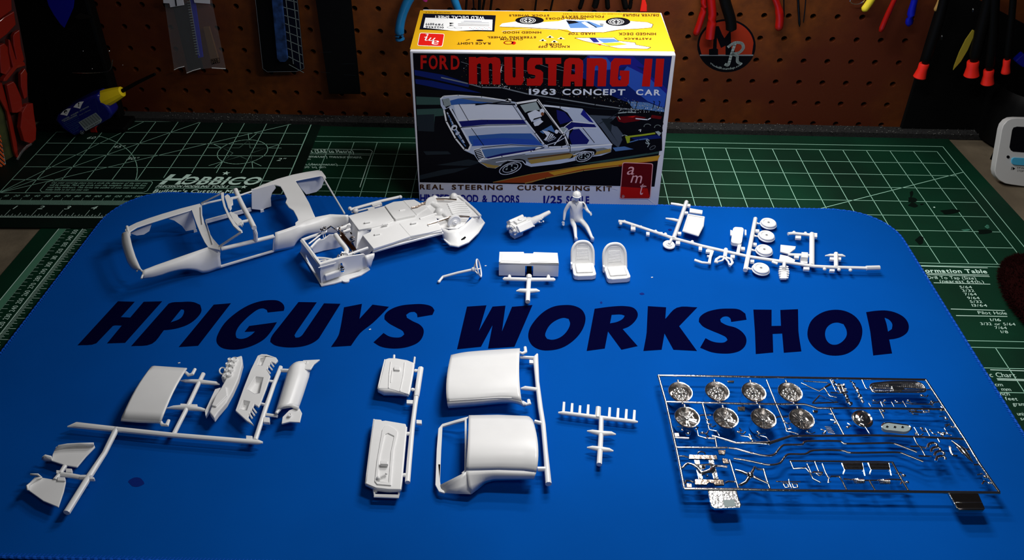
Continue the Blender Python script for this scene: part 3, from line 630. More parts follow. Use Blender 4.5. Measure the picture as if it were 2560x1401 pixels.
# front lettering
g = MB(); R = 'p_red'
for zf, loops in [(f1, [[(1015,150),(1130,150),(1140,170),(1210,145),(1300,150),(1345,165),(1450,150),(1525,175),(1545,230),(1540,610),(1410,608),(1405,270),(1380,250),(1345,270),(1350,605),(1220,605),(1215,270),(1185,255),(1150,280),(1155,605),(1015,600)]]),
 (f1, [[(1605,150),(1740,152),(1745,480),(1770,500),(1795,480),(1795,150),(1930,155),(1928,560),(1890,620),(1650,618),(1608,560)]]),
 (f1, [[(2240,165),(2245,275),(2140,280),(2115,310),(2120,345),(2215,370),(2255,410),(2250,570),(2210,630),(1985,630),(1980,512),(2100,510),(2125,490),(2120,455),(2010,430),(1985,370),(1990,230),(2040,165)]]),
 (f2, [[(155,165),(420,165),(420,262),(345,268),(335,630),(200,630),(205,270),(160,262)]]),
 (f2, [[(470,240),(500,190),(560,165),(720,170),(780,210),(790,280),(775,640),(645,640),(640,560),(580,560),(575,640),(445,640)],[(600,270),(650,275),(650,440),(585,440)]]),
 (f2, [[(850,170),(985,172),(1100,170),(1170,200),(1185,260),(1165,640),(1025,640),(1040,310),(1015,285),(985,310),(960,640),(835,640)]]),
 (f2, [[(1310,170),(1585,180),(1580,275),(1410,283),(1385,310),(1365,500),(1375,540),(1410,540),(1425,470),(1395,455),(1400,375),(1560,380),(1550,590),(1510,640),(1270,645),(1230,600),(1250,240)]]),
 (f2, [[(1815,178),(1945,180),(1900,645),(1765,640)]]), (f2, [[(2005,178),(2140,180),(2105,645),(1970,645)]])]:
    w_ = MB(); w_.flat([fp(zf, l, 7) for l in loops], R); w_.build('letter', kb, recalc=False)
def ftext(t, x0, y0, x1, y1, x2, y2, x3, y3, m, zf=fA, k='b', gap=.09, l=7):      # BL BR TL TR
    w_ = MB(); text_quad(w_, t, *fp(zf, [(x0, y0), (x1, y1), (x2, y2), (x3, y3)], l), m, k, gap); w_.build('printed_word', kb, recalc=False)
for t, x0, x1 in (('F', 210, 310), ('O', 345, 495), ('R', 525, 675), ('D', 715, 860)): ftext(t, x0, 338+x0*.02, x1, 338+x1*.02, x0, 128+x0*.01, x1, 128+x1*.01, R, f1)
ftext('1963', 885, 594, 1070, 596, 885, 556, 1070, 558, 'p_carlight'); ftext('CONCEPT', 1115, 596, 1545, 598, 1115, 557, 1548, 560, 'p_carlight', gap=.13); ftext('CAR', 1620, 597, 1788, 600, 1622, 560, 1790, 563, 'p_carlight', gap=.13)
for t, a, b in (('REAL', 137, 300), ('STEERING', 356, 706), ('CUSTOMIZING', 805, 1303), ('KIT', 1347, 1455)):
    y = 1212+a*.01; ftext(t, a, y+31, b, y+32+(b-a)*.008, a, y, b, y+(b-a)*.008, 'p_darkprint', gap=.14)
for t, a, b in (('HINGED', 139, 345), ('HOOD', 372, 538), ('&', 565, 602), ('DOORS', 632, 820), ('1/25', 985, 1113), ('SCALE', 1142, 1300)):
    y = 1280+a*.012; ftext(t, a, y+48, b, y+50, a, y, b, y+2, 'p_blueprint', gap=.05)
def rrect(q, r, n=4):                                       # rounded quad in zoom coordinates
    out = []
    for i in range(4):
        p, a, b = Vector(q[i]), Vector(q[i-1]), Vector(q[(i+1) % 4]); u = (a-p).normalized()*r; v = (b-p).normalized()*r
        for k in range(n+1):
            t = k/n; out.append(tuple(p+u*(1-t)**2+v*t*t))
    return out
F(rrect([(1528, 1060), (1739, 1068), (1720, 1313), (1507, 1313)], 16), 'p_pink', 7); F(rrect([(1532, 1065), (1734, 1073), (1715, 1308), (1512, 1308)], 14), 'p_deepred', 7.4); F([(1517, 1228), (1700, 1240), (1715, 1300), (1700, 1305), (1515, 1305)], 'p_red', 7.6)
for t, a in (('a', [(1555, 1145), (1605, 1145), (1572, 1090), (1620, 1092)]), ('m', [(1582, 1200), (1655, 1205), (1598, 1150), (1668, 1152)]), ('t', [(1638, 1283), (1665, 1283), (1655, 1205), (1690, 1207)])):
    V_, F_, w_ = text2d(t, 'r'); hmax = max(v[1] for v in V_); BLx, BRx, TLx, TRx = fp(fA, a, 8)
    g.add([BLx.lerp(BRx, u).lerp(TLx.lerp(TRx, u), v/hmax) for u, v in V_], F_, 'p_pink')
PL([(1655, 1222), (1690, 1226)], 3, 'p_pink', 8); PL(ell(1532, 1295, 8, 8), 2, 'p_pink', 8, True); ftext('R', 1529, 1299, 1536, 1299, 1529, 1291, 1536, 1291, 'p_pink', l=8)
PL([(1270, 1220), (1400, 1226), (1490, 1248)], 1.4, 'p_white', 7); PL([(1705, 1312), (1745, 1345)], 2, 'p_white', 7); 
g.build('maker_logo', kb, recalc=False)
# top face
g = MB()
def T(pts, m, l=1): g.flat(tp(fA, pts, l), m)
def TL_(pts, w, m, l=5, closed=False): polyline(g, tp(fA, pts, l), w*.0132, ZU, m, closed)
T([(68, 283), (1888, 298), (1786, 33), (139, 16)], 'card_yellow', 1)
g.build('yellow_top_panel', kb, recalc=False); g = MB()
T([(160, 38), (658, 50), (648, 162), (560, 160), (470, 160), (133, 148)], 'p_night', 2); T([(175, 66), (636, 80), (633, 153), (520, 151), (380, 158), (160, 135)], 'p_white', 3)
def ut(t, x0, y0, x1, y1, m='p_darkprint', k='b', l=4, dy=0):
    w_ = MB(); text_quad(w_, t, *tp(fA, [(x1, y0+dy), (x0, y0), (x1, y1+dy), (x0, y1)], l), m, k, .12); w_.build('printed_word', kb, recalc=False)
ut('WILD DECAL SHEET', 235, 53, 580, 74, 'p_white', dy=5)
for a in [('STOCK WHEELS', 750, 45, 1025, 57), ('FOLDING SEATS', 1112, 52, 1400, 66), ('DRIVER FIGURE', 1530, 43, 1778, 57), ('HINGED DOORS', 1000, 66, 1275, 79), ('HINGED HOOD', 706, 161, 970, 174), ('HARD TOP', 1155, 169, 1340, 183), ('HINGED DECK', 1500, 170, 1758, 186), ('FASTBACK', 1535, 205, 1725, 217), ('RACE LIGHT', 392, 236, 622, 250), ('CUSTOM', 690, 209, 845, 220), ('STEERING WHEEL', 600, 195, 935, 207), ('KNOCK OFF', 950, 258, 1165, 272), ('HUBS', 1000, 243, 1110, 256)]: ut(*a)
ut('TURN OVER FOR MORE PICTURES OF THE OPENING FEATURES', 1120, 38, 1780, 43, k='r'); ut('PRINTED IN U.S.A.', 170, 26, 345, 32, k='r', dy=3)
ut('0123456', 176, 124, 300, 136, 'p_night', l=4, dy=4); ut('789', 240, 108, 300, 120, 'p_night', l=4); ut('8899', 176, 104, 235, 118, 'p_night', l=4)
for y, x0, x1, m in ((90, 440, 560, 'p_midblue'), (98, 420, 610, 'p_grey'), (109, 400, 612, 'p_black'), (119, 400, 612, 'p_darkprint')): TL_([(x0, y), (x1, y+3)], 2.4, m, 4)
T([(340, 100), (372, 104), (342, 112)], 'p_black', 4); T([(340, 116), (372, 118), (342, 124)], 'p_black', 4); TL_(ell(350, 133, 26, 6), 1, 'p_grey', 4, True); TL_(ell(400, 137, 24, 6), 1, 'p_grey', 4, True)
for k in range(14): T(ell(480+k*11, 136+(k % 3)*4, 3.5, 2, 0, 6), 'p_grey' if k % 4 else 'p_red', 4)
T(rrect([(136, 169), (307, 177), (292, 266), (118, 259)], 12), 'p_white', 3); T(rrect([(140, 173), (303, 180), (288, 262), (123, 255)], 10), 'p_brightred', 4)
for t, q in (('a', [(270, 226), (215, 222), (262, 252), (205, 250)]), ('m', [(245, 205), (180, 202), (225, 226), (165, 224)]), ('t', [(205, 178), (180, 178), (185, 208), (160, 207)])):
    V_, F_, w_ = text2d(t, 'r'); hmax = max(v[1] for v in V_); A, B, C_, D = tp(fA, q, 6); g.add([A.lerp(B, u).lerp(C_.lerp(D, u), v/hmax) for u, v in V_], F_, 'p_white')
# upside-down side view
T([(683, 124), (702, 106), (800, 92), (960, 98), (1090, 90), (1130, 78), (1400, 86), (1580, 90), (1700, 98), (1736, 112), (1726, 134), (1640, 141), (1500, 148), (1400, 165), (1180, 165), (1150, 148), (1080, 146), (900, 136), (692, 130)], 'p_white', 3)
for cx, cy_, rx, ry in ((890, 84, 98, 27), (1497, 94, 85, 29)):
    T(ell(cx, cy_, rx, ry), 'p_black', 5); TL_(ell(cx-12, cy_+1, 52, 20), 2, 'p_white', 6, True); TL_(ell(cx-12, cy_+1, 40, 15), 2, 'p_white', 6, True)
    for k in range(6): T(ell(cx-12+22*math.cos(k*1.047), cy_+1+8*math.sin(k*1.047), 8, 3.4, 0, 8), 'p_white', 6)
T([(1140, 84), (1300, 92), (1400, 128), (1350, 136), (1170, 138)], 'p_steel', 4); T([(1140, 84), (1200, 88), (1230, 100), (1160, 110)], 'p_black', 5); T([(1270, 94), (1340, 132), (1300, 136), (1245, 100)], 'p_white', 5.5); TL_([(1290, 96), (1350, 134)], 3, 'p_black', 6)
T([(1180, 150), (1400, 158), (1500, 148), (1400, 166), (1200, 165)], 'p_white', 5); TL_([(700, 160), (900, 140), (1080, 148)], 3, 'p_cream', 4); TL_([(690, 128), (900, 135), (1090, 145), (1170, 166), (1400, 167), (1520, 148), (1640, 142), (1728, 134), (1738, 112), (1700, 97), (1600, 90)], 1.4, 'p_black', 6); T([(1370, 105), (1400, 108), (1395, 124), (1378, 122)], 'p_grey', 6)
T([(1200, 205), (1470, 203), (1500, 225), (1615, 238), (1620, 252), (1722, 270), (1700, 280), (1500, 276), (1350, 245), (1260, 225)], 'p_carlight', 3); T([(1300, 206), (1345, 206), (1370, 235), (1330, 236)], 'p_stripe', 4); T([(1350, 210), (1470, 212), (1510, 232), (1400, 240)], 'p_steel', 4); T([(1370, 242), (1510, 236), (1565, 250), (1440, 262)], 'card_yellow', 5); T([(1350, 245), (1385, 248), (1375, 256)], 'p_red', 5)
TL_([(1200, 205), (1470, 203), (1500, 225), (1615, 238), (1620, 252), (1722, 270), (1700, 280), (1500, 276), (1350, 245), (1260, 225)], 1.3, 'p_black', 6, True)
for x, y in ((980, 222), (1030, 199), (1105, 209), (1060, 231)): T([(x-26, y+5), (x, y-12), (x+30, y+6)], 'p_cream', 3); T(ell(x, y, 9, 5, 0, 10), 'p_black', 5)
TL_(ell(745, 238, 30, 11), 3, 'p_red', 4, True); T(ell(780, 240, 16, 11), 'p_red', 4); TL_([(455, 222), (478, 214)], 3, 'p_darkprint', 4); T(ell(548, 222, 24, 6), 'p_darkprint', 4)
g.build('top_panel_print', kb, recalc=False)
g = MB(); 
for pts in ([(350, 215), (640, 25)], [(1500, 130), (1880, 292)], [(620, 95), (700, 60)]): strip(g, *tp(fA, pts, .5), .02, ZU, 'card_white')
g.build('crease', kb, recalc=False)
# ================================================================== THINGS ON AND BELOW THE PEGBOARD
r1, r2, r3, r4 = Z(0, 0, 3.503), Z(600, 0, 3.503), Z(1300, 0, 3.503), Z(1900, 0, 3.503)
def yp(zf, pts, Y): return [atY(*zf(*q), Y) for q in pts]
Yv = lambda d: Vector((0, d, 0))
def wallprism(name, zf, loops, Y, th, m, parent=None, bevel=0.01, **k):
    if not isinstance(loops[0], list): loops = [loops]
    b = MB(); b.prism([yp(zf, l, Y) for l in loops], Yv(th), m); return b.build(name, parent, bevel=bevel, **k)
# sticker
st = thing('round_sticker', 'round red and black sticker with a white script letter on the pegboard', 'sticker', loc=(-8, 1.9, 1))
def wp(pts, l=1): return [hit(*r3(*q), WO+WN*(.004+.004*l), WN) for q in pts]
g = MB(); g.prism([wp(ell(1808, 400, 256, 233, 0, 40), .2)], WN*-.004, 'p_black'); g.build('sticker_backing', st, recalc=False)
g = MB(); g.flat(wp(ell(1808, 400, 238, 216, 0, 30, 180, 360)+[(2030, 484), (1592, 484)], 2), 'p_mrred'); g.flat(wp([(1575, 478), (2043, 478), (2043, 490), (1575, 490)], 2.4), 'p_grey')
g.flat(wp([(1655, 482), (1655, 432), (1690, 425), (1700, 232), (1740, 228), (1770, 300), (1790, 335), (1845, 260), (1850, 425), (1880, 430), (1880, 482), (1800, 482), (1800, 400), (1760, 420), (1725, 330), (1722, 425), (1735, 432), (1735, 482)], 3), 'p_black')
polyline(g, smoothline(wp([(1825, 410), (1880, 375), (1940, 380), (1955, 420), (1920, 460), (1860, 475), (1900, 490), (1905, 540), (1935, 560)], 4), 4), .12, WN, 'p_palegrey'); polyline(g, smoothline(wp([(1885, 380), (1850, 480), (1825, 565), (1800, 565)], 4), 4), .12, WN, 'p_palegrey'); 
V_, F_, w_ = text2d('ModelRoundup.com'); g.add([wp([(1808-225*math.cos(math.radians(52+76*u))*1.0, 385+(206+20*(1-v))*math.sin(math.radians(52+76*u)))], 4)[0] for u, v in V_], F_, 'p_palegrey')
g.build('sticker_print', st, recalc=False)
# sanding-stick bag
bag = thing('file_pack', 'clear plastic bag of sanding files with white header, hanging on pegboard', 'tool pack', loc=(-33, 1.6, 2))
wallprism('clear_bag', r1, [(1430, -60), (1840, -60), (1975, 600), (1855, 595), (1720, 612), (1635, 640), (1620, 585), (1525, 612)], 1.5, .03, 'clear_film', bag, 0)
wallprism('header_card', r1, [(1420, -80), (1835, -80), (1838, 35), (1702, 25), (1690, -20), (1600, -20), (1612, 45), (1490, 65), (1482, 30), (1430, 28)], 1.44, .03, 'card_white', bag)
wallprism('sanding_file', r1, [(1510, 50), (1640, 30), (1775, 600), (1650, 625)], 1.6, .1, 'black', bag); wallprism('sanding_file', r1, [(1655, -60), (1700, -60), (1780, 500), (1735, 510)], 1.55, .05, 'tool_deepblue', bag); wallprism('sanding_file', r1, [(1780, 240), (1830, 235), (1920, 545), (1850, 560)], 1.65, .1, 'p_brown', bag)
g = MB(); g.add([], [], 'p_palegrey')
for k in range(22):
    t = k/21; x, y = 1665+t*80, -10+t*480; polyline(g, yp(r1, [(x-30, y+4), (x, y)], 1.5), .025, Vector((0, -1, 0)), 'p_palegrey')
polyline(g, yp(r1, [(1655, -40), (1748, 490)], 1.5), .02, Vector((0, -1, 0)), 'p_palegrey')
text_quad(g, '200', *yp(r1, [(1862, 557), (1915, 545), (1852, 528), (1905, 517)], 1.49), 'p_black', 'b'); polyline(g, yp(r1, [(1855, 562), (1925, 548), (1918, 508), (1847, 522)], 1.49), .02, Vector((0, -1, 0)), 'p_black', True)
for pts in ([(1525, 612), (1560, 595), (1612, 582)], [(1635, 640), (1690, 618), (1755, 600)], [(1855, 595), (1975, 602)]): g.tube(yp(r1, pts, 1.48), .018, 'white_plastic', n=4)
g.build('bag_print', bag, recalc=False)
wallprism('header_print', r1, [(1530, -5), (1542, -8), (1550, 52), (1538, 54)], 1.42, .005, 'p_black', bag)
# blister pack
mat('blister_blue', (.008, .03, .11), rough=.5, noise=.7, nscale=150)
mat('grid_pale', (.16, .20, .20), rough=.7)
bl = thing('blister_pack', 'black-backed blister pack with blue file and white grid panel on pegboard', 'tool pack', loc=(-29, 1.6, 2))
wallprism('backing_card', r2, rrect([(125, -80), (497, -80), (565, 622), (200, 632)], 40), 1.6, .05, 'black', bl)
wallprism('file', r2, [(270, -80), (362, -80), (420, 520), (395, 545), (345, 545), (325, 520)], 1.42, .12, 'blister_blue', bl, .04)
g = MB(); g.flat(yp(r2, [(366, -80), (495, -80), (556, 600), (520, 618), (430, 500)], 1.575), 'p_night')
for k in range(9):
    y = -10+k*72; polyline(g, yp(r2, [(372+k*7.2, y), (502+k*7, y+30+k*5)], 1.57), .03, Vector((0, -1, 0)), 'grid_pale')
for x in (0, 70): polyline(g, yp(r2, [(395+x, -60), (468+x*.9, 560+x*.6)], 1.57), .03, Vector((0, -1, 0)), 'grid_pale')
polyline(g, yp(r2, [(135, 0), (200, 600), (240, 630), (500, 625), (560, 600), (497, -40)], 1.57), .015, Vector((0, -1, 0)), 'p_grey')
g.build('grid_print', bl, recalc=False)
wallprism('saw_strip', r2, [(650, -80), (965, -80), (1056, 826), (780, 824)], 1.5, .06, 'black', bevel=.02); o = bpy.context.scene.objects['saw_strip']; tag(o, 'wide black-green strip tool hanging between blister pack and pliers', 'tool')
mb = MB(); 
for pts in ([(895, 560), (1005, 560)], [(905, 655), (1010, 660)], [(705, 460), (800, 455)], [(700, 630), (790, 640)]): polyline(mb, yp(r2, pts, 1.47), .012, Vector((0, -1, 0)), 'p_road')
mb.build('scratches', o, recalc=False)
def handle(name, zf, pts, rr, Y, m, label, cat, parent=None, n=10, flat=1.0, group=None, dY=0):
    P = smoothline([atY(*zf(*q), Y-dY*i) for i, q in enumerate(pts)], 4); nn = len(P)
    R_ = [rr[min(len(rr)-1, int(i/(nn-1)*(len(rr)-1)+.001))] for i in range(nn)]
    R_[0] *= 1; R_[-1] *= .6
    e = P[-1]+(P[-1]-P[-2]).normalized()*rr[-1]*.25; P.append(e); R_.append(rr[-1]*.2)
    b = MB(); b.tube(P, R_, m, n=n, flat=flat); o = b.build(name, parent, smooth=50)
    if parent is None: tag(o, label, cat, group)
    return o
pl = thing('pliers', 'pliers with long bright blue handles hanging left of the kit box', 'pliers', loc=(-23, 1.2, 3))
handle('handle', r2, [(1530, -80), (1460, 30), (1410, 170), (1395, 290), (1405, 360)], [.2, .19, .2, .19], 1.3, 'tool_blue', '', '', pl)
handle('handle', r2, [(1850, -80), (1885, 20), (1925, 120), (1960, 200)], [.16, .15, .13], 1.35, 'tool_blue', '', '', pl)
wallprism('hang_hole', r2, ell(1405, 328, 12, 11), 1.09, .02, 'p_black', pl, 0)
handle('marker', r2, [(1635, -90), (1625, -20), (1615, 10)], [.11, .11], 1.3, 'magenta', 'small pink tool tip above the kit box', 'tool')
for k, (a, b, w) in enumerate([((1990, -60), (1975, 110), .05), ((2040, -60), (2050, 110), .035), ((2100, -60), (2095, 110), .07), ((2150, -60), (2120, 110), .05), ((2210, -60), (2190, 110), .05)]):
    handle('needle_file', r2, [a, ((a[0]+b[0])/2, 30), b], [w, w*.8], 1.45, 'dark_metal' if k % 2 else 'black', ['leftmost', 'second', 'middle', 'fourth', 'rightmost'][k]+' of five thin dark needle files hanging behind the kit box', 'file', group='needle files behind the kit box')
for k, (a, b, w) in enumerate([((150, -60), (130, 100), .04), ((300, -60), (265, 100), .04), ((560, -60), (520, 80), .09), ((680, -60), (650, 70), .13), ((760, -60), (770, 80), .1), ((900, -60), (930, 80), .12), ((980, -60), (960, 80), .08)]):
    handle('dark_handle', r3, [a, ((a[0]+b[0])/2, 20), b], [w, w*.9], 1.45, 'black', ['leftmost', 'second', 'third', 'middle', 'fifth', 'sixth', 'rightmost'][k]+' of seven dark tool handles hanging above the kit box', 'tool', group='dark tools above the kit box')
wallprism('tool_tip', r3, [(1080, -60), (1095, -10), (1112, 50), (1112, 108), (1050, 108), (1065, 20)], 1.3, .12, 'tip_red', bevel=.04); tag(bpy.context.scene.objects['tool_tip'], 'small red tapered tool handle behind the box top right edge', 'tool')
rp = thing('pliers', 'dark red handled pliers overlapping the round sticker', 'pliers', loc=(-9, 1.1, 3))
handle('handle', r3, [(1600, -80), (1610, 60), (1575, 200), (1535, 310)], [.13, .14, .12], 1.35, 'tool_red', '', '', rp); handle('handle', r3, [(1665, -80), (1685, 120), (1670, 260), (1660, 350)], [.17, .19, .15], 1.15, 'tool_red', '', '', rp)
handle('side_cutter', r3, [(1770, -80), (1810, 60), (1845, 180), (1850, 270)], [.22, .22, .16], .95, 'black', 'black tool handle hanging in front of the round sticker', 'cutter')
handle('side_cutter', r3, [(2200, -80), (2255, 40), (2275, 150), (2265, 260)], [.14, .17, .2], 1.2, 'tool_red', 'single thick red tool handle hanging right of the round sticker', 'cutter')
for k, (a, b) in enumerate([((208, -60), (212, 150)), ((330, -60), (347, 235)), ((405, -60), (380, 200))]):
    handle('steel_probe', r4, [a, ((a[0]+b[0])/2, 90), b], [.025 if k != 1 else .05, .02], 1.4, 'dark_metal', ['thin steel probe hanging beside the thick red handle', 'dark green steel probe, middle of three right of the sticker', 'bent thin steel probe, rightmost of three right of the sticker'][k], 'probe')
mb = MB(); c = atY(*r4(850, 0), 1.2); mb.tube([c+Vector((.28*math.cos(t), 0, .17*math.sin(t))) for t in [k*math.pi/10 for k in range(21)]], .025, 'chrome', n=6, cap=False); tag(mb.build('metal_ring', smooth=40), 'chrome metal ring at the top edge beside the yellow handle', 'ring')
handle('screwdriver', r4, [(1020, -80), (960, 20), (905, 95)], [.15, .15, .15], 1.1, 'tool_yellow', 'yellow tool handle slanting at the top right', 'tool')
handle('paint_handle', r4, [(1220, -90), (1130, 100), (1055, 275)], [.1, .11, .13], .9, 'tool_red', 'red slanting tool handle between yellow and blue ones', 'tool')
handle('paint_handle', r4, [(1380, -90), (1330, 90), (1300, 225)], [.13, .15, .13], .9, 'tool_deepblue', 'blue slanting tool handle at the top right', 'tool')
handle('paint_handle', r4, [(1610, -90), (1570, 20), (1535, 95)], [.09, .09, .09], .9, 'wood_tan', 'tan wooden handle tip right of the blue handle', 'tool')
wallprism('wooden_stick', r4, [(1862, 262), (1878, 268), (1868, 330), (1820, 440), (1760, 540), (1692, 616), (1700, 580), (1745, 460), (1800, 350)], .5, .05, 'stick_yellow', bevel=.01); tag(bpy.context.scene.objects['wooden_stick'], 'flat olive-yellow stick slanting between the black-handled knives', 'stick')
handle('wooden_stick', r4, [(2060, -60), (2040, 20), (2026, 78)], [.05, .04, .015], .5, 'stick_yellow', 'thin pale wooden point at the top right corner', 'stick')
for k, (bx, by, ex_, ey_, w, tx, ty, lb) in enumerate([(1560, 200, 1440, 565, .26, 1395, 680, 'black-handled hobby knife with a flared red end, leftmost of four'), (1960, 180, 1868, 545, .3, 1850, 665, 'black-handled hobby knife with a flared red end, largest of the three grouped'), (2040, 300, 2005, 620, .26, 1990, 735, 'black-handled hobby knife with a flared red end hanging lowest of the four'), (2200, 200, 2162, 530, .18, 2150, 640, 'black-handled hobby knife with a flared red end, rightmost of four')]):
    t = thing('hobby_knife', lb, 'knife', loc=atY(*r4(ex_, ey_), .4-.15*k)); Y = .4-.15*k
    handle('handle', r4, [(bx+(bx-ex_)*.6, -80), (bx, by), (ex_, ey_)], [w*.7, w*.75, w*.7], Y, 'black', '', '', t)
    a, b = atY(*r4(ex_, ey_-8), Y), atY(*r4(tx, ty), Y); d = (b-a).normalized(); L = (b-a).length
    m_ = MB(); m_.lathe(a, d, [(w*.72, 0), (w*.78, .04), (w*.74, L*.4), (w*.9, L*.8), (w*.98, L*.95), (w*.9, L), (w*.5, L*1.01), (0, L*1.01)], 'tip_red', n=20); m_.build('end_cap', t, smooth=40)
for k, (x, y, s, lb) in enumerate([(1990, 250, .2, 'dull grey clip glinting behind the hobby knives'), (1590, 330, .14, 'small grey clip left of the yellow stick'), (1860, 90, .12, 'small metal clasp above the yellow stick')]):
    m_ = MB(); c = atY(*r4(x, y), .9); m_.ball(c, (s*.5, .1, s), 'dark_metal', n=8, rings=5); tag(m_.build('metal_clip', smooth=60), lb, 'clip')
wallprism('tool_tip', r4, [(2235, 540), (2312, 470), (2340, 500), (2340, 590), (2300, 590), (2270, 570)], .3, .3, 'tool_deepblue', bevel=.06); tag(bpy.context.scene.objects['tool_tip.001'], 'blue rounded tool end at the right frame edge', 'tool')
# flat black panel and container right, black case left
mb = MB(); mb.box((3.6, 1.75, 3.8), (4.6, 0, 0), (0, .12, 0), (0, 0, 3.7), 'blackboard'); tag(mb.build('black_panel', bevel=.05), 'matte black panel on the wall at the right', 'tool holder')
c = at(2475, 330, .2); mb = MB(); mb.lathe((c.x+1.4, c.y-.2, .01), (0, 0, 1), [(1.7, 0), (2.05, .15), (2.1, 2.2), (1.9, 2.6), (1.85, 2.4), (0, 2.2)], 'black', n=32); tag(mb.build('black_jar', smooth=40), 'round black container behind the white timer', 'container')
bc = thing('tool_case', 'black tool case standing behind the blue glue bottle, metal lined rim', 'case', loc=(-37.5, 1, 0))
A = at(60, 300, .1); mb = MB(); mb.box((-38.0, 1.62, 3.5), (2.3, 0, 0), (0, .32, 0), (0, 0, 3.44), 'black'); mb.build('case_body', bc, bevel=.12)
mb = MB(); mb.tube(smoothline(yp(r1, [(635, 638), (760, 640), (880, 635), (945, 625), (975, 590), (985, 520)], 1.22), 3), .022, 'chrome', n=6); mb.tube(yp(r1, [(425, 870), (430, 910), (440, 965)], 1.22), .02, 'dark_metal', n=6); mb.build('metal_rim', bc, smooth=40)
for x, y, s in ((728, 447, .03), (957, 447, .045), (1075, 570, .03), (808, 603, .03)):
    mb = MB(); mb.ball(atY(*r1(x, y), 1.2), s, 'chrome', n=8, rings=5); mb.build('rivet', bc, smooth=60)
wallprism('latch', r1, [(650, 150), (700, 110), (815, 148), (800, 160), (690, 172)], 1.22, .05, 'dark_metal', bc)
wallprism('pennant', r1, [(385, -90), (660, -90), (640, 70), (610, 140), (562, 244), (530, 215), (470, 130), (425, 50)], .9, .05, 'tool_deepblue', bevel=.01); tag(bpy.context.scene.objects['pennant'], 'blue pointed plastic blade hanging at the upper left', 'tool')
# red parts rack along the left
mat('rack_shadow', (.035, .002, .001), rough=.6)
rk = thing('parts_rack', 'red plastic moulded rack standing at the left edge', 'rack', loc=(-40, -1, 0))
rA, rB = at(118, 395, .06), at(40, 455, .06); rA = at(45, 400, .06)
qa, qb = at(152/3.503, 1400/3.503, .06), at(88/3.503, 1130/3.503, 1.3)
PN = Vector((.93, -.37, 0)).normalized(); PP = at(36, 395, .06)
def rkp(pts, l=0, zf=r1): return [hit(*zf(*q), PP+PN*l, PN) for q in pts]
b = MB(); b.prism([rkp([(-60, 690), (0, 660), (40, 800), (110, 1060), (150, 1250), (165, 1395), (150, 1400), (125, 1330), (60, 980), (-60, 760)], .05)], -PN*.12, 'rack_red'); b.build('rack_edge', rk, bevel=.03)
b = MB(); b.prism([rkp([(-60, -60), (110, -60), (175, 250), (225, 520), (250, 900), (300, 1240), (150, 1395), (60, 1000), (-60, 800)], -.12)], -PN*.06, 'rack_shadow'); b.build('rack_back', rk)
for nm, pts, l in [('moulded_bar', [(-40, -60), (100, -60), (104, 90), (0, 165), (-40, 190)], .2), ('moulded_bar', [(-40, 215), (40, 150), (125, 100), (140, 215), (60, 300), (0, 345), (-40, 370)], .2), ('moulded_bar', [(115, 320), (130, 290), (172, 262), (185, 400), (215, 520), (190, 560), (150, 540), (120, 400)], .25), ('moulded_bar', [(0, 400), (40, 380), (75, 420), (95, 600), (60, 660), (10, 640), (0, 520)], .22),
                   ('moulded_bar', [(75, 345), (88, 350), (140, 520), (215, 545), (225, 575), (150, 600), (60, 710), (30, 715), (35, 690), (115, 590), (85, 470)], .3), ('moulded_bar', [(60, 745), (120, 715), (140, 740), (190, 860), (200, 960), (150, 990), (110, 990)], .22), ('moulded_bar', [(180, 650), (220, 600), (240, 640), (240, 850), (215, 870), (185, 760)], .28), ('hook', [(195, 985), (235, 915), (290, 905), (300, 1000), (320, 1130), (315, 1225), (270, 1258), (215, 1240), (180, 1120)], .35)]:
    b = MB(); b.prism([rkp(pts, l)], -PN*(.16 if l < .3 else .22), 'rack_red'); b.build(nm, rk, bevel=.022)
b = MB(); b.prism([rkp([(-60, 700), (-20, 850), (40, 1010), (110, 1290), (140, 1401), (100, 1401), (70, 1500), (-60, 1500)], -.15)], -PN*.1, 'moss'); tag(b.build('sanding_sheet'), 'mossy green sheet standing behind the red rack, lower left', 'sheet')
b = MB(); c_ = [(-60, 1080), (0, 1180), (60, 1480), (40, 1560), (-60, 1640)]; b.prism([rkp(c_, .1)], -PN*.06, 'p_palegrey'); os_ = b.build('striped_card'); tag(os_, 'orange and black striped card at the lower left edge', 'card')
b = MB()
for k in range(9):
    y = 1150+k*42; b.flat(rkp([(-60, y-60), (8+k*7, y+40), (10+k*7, y+62), (-60, y-36)], .13), 'orange_card')
for k in range(9):
    y = 1150+k*42; b.flat(rkp([(-60, y-36), (10+k*7, y+62), (11+k*7, y+70), (-60, y-24)], .13), 'p_black')
b.build('stripes', os_, recalc=False)
mb = MB(); P_ = rkp([(150, 1400), (185, 1340), (225, 1290), (275, 1262)], .4); P_ = [Vector((p.x, p.y, max(.09, p.z))) for p in P_]; mb.tube(P_, .05, 'clear_film', n=6); mb.tube([p+Vector((0, 0, .03)) for p in P_], .02, 'chrome', n=5); tag(mb.build('wrapper_edge', smooth=40), 'crinkled shiny clear wrapper edge below the red rack', 'wrapper')
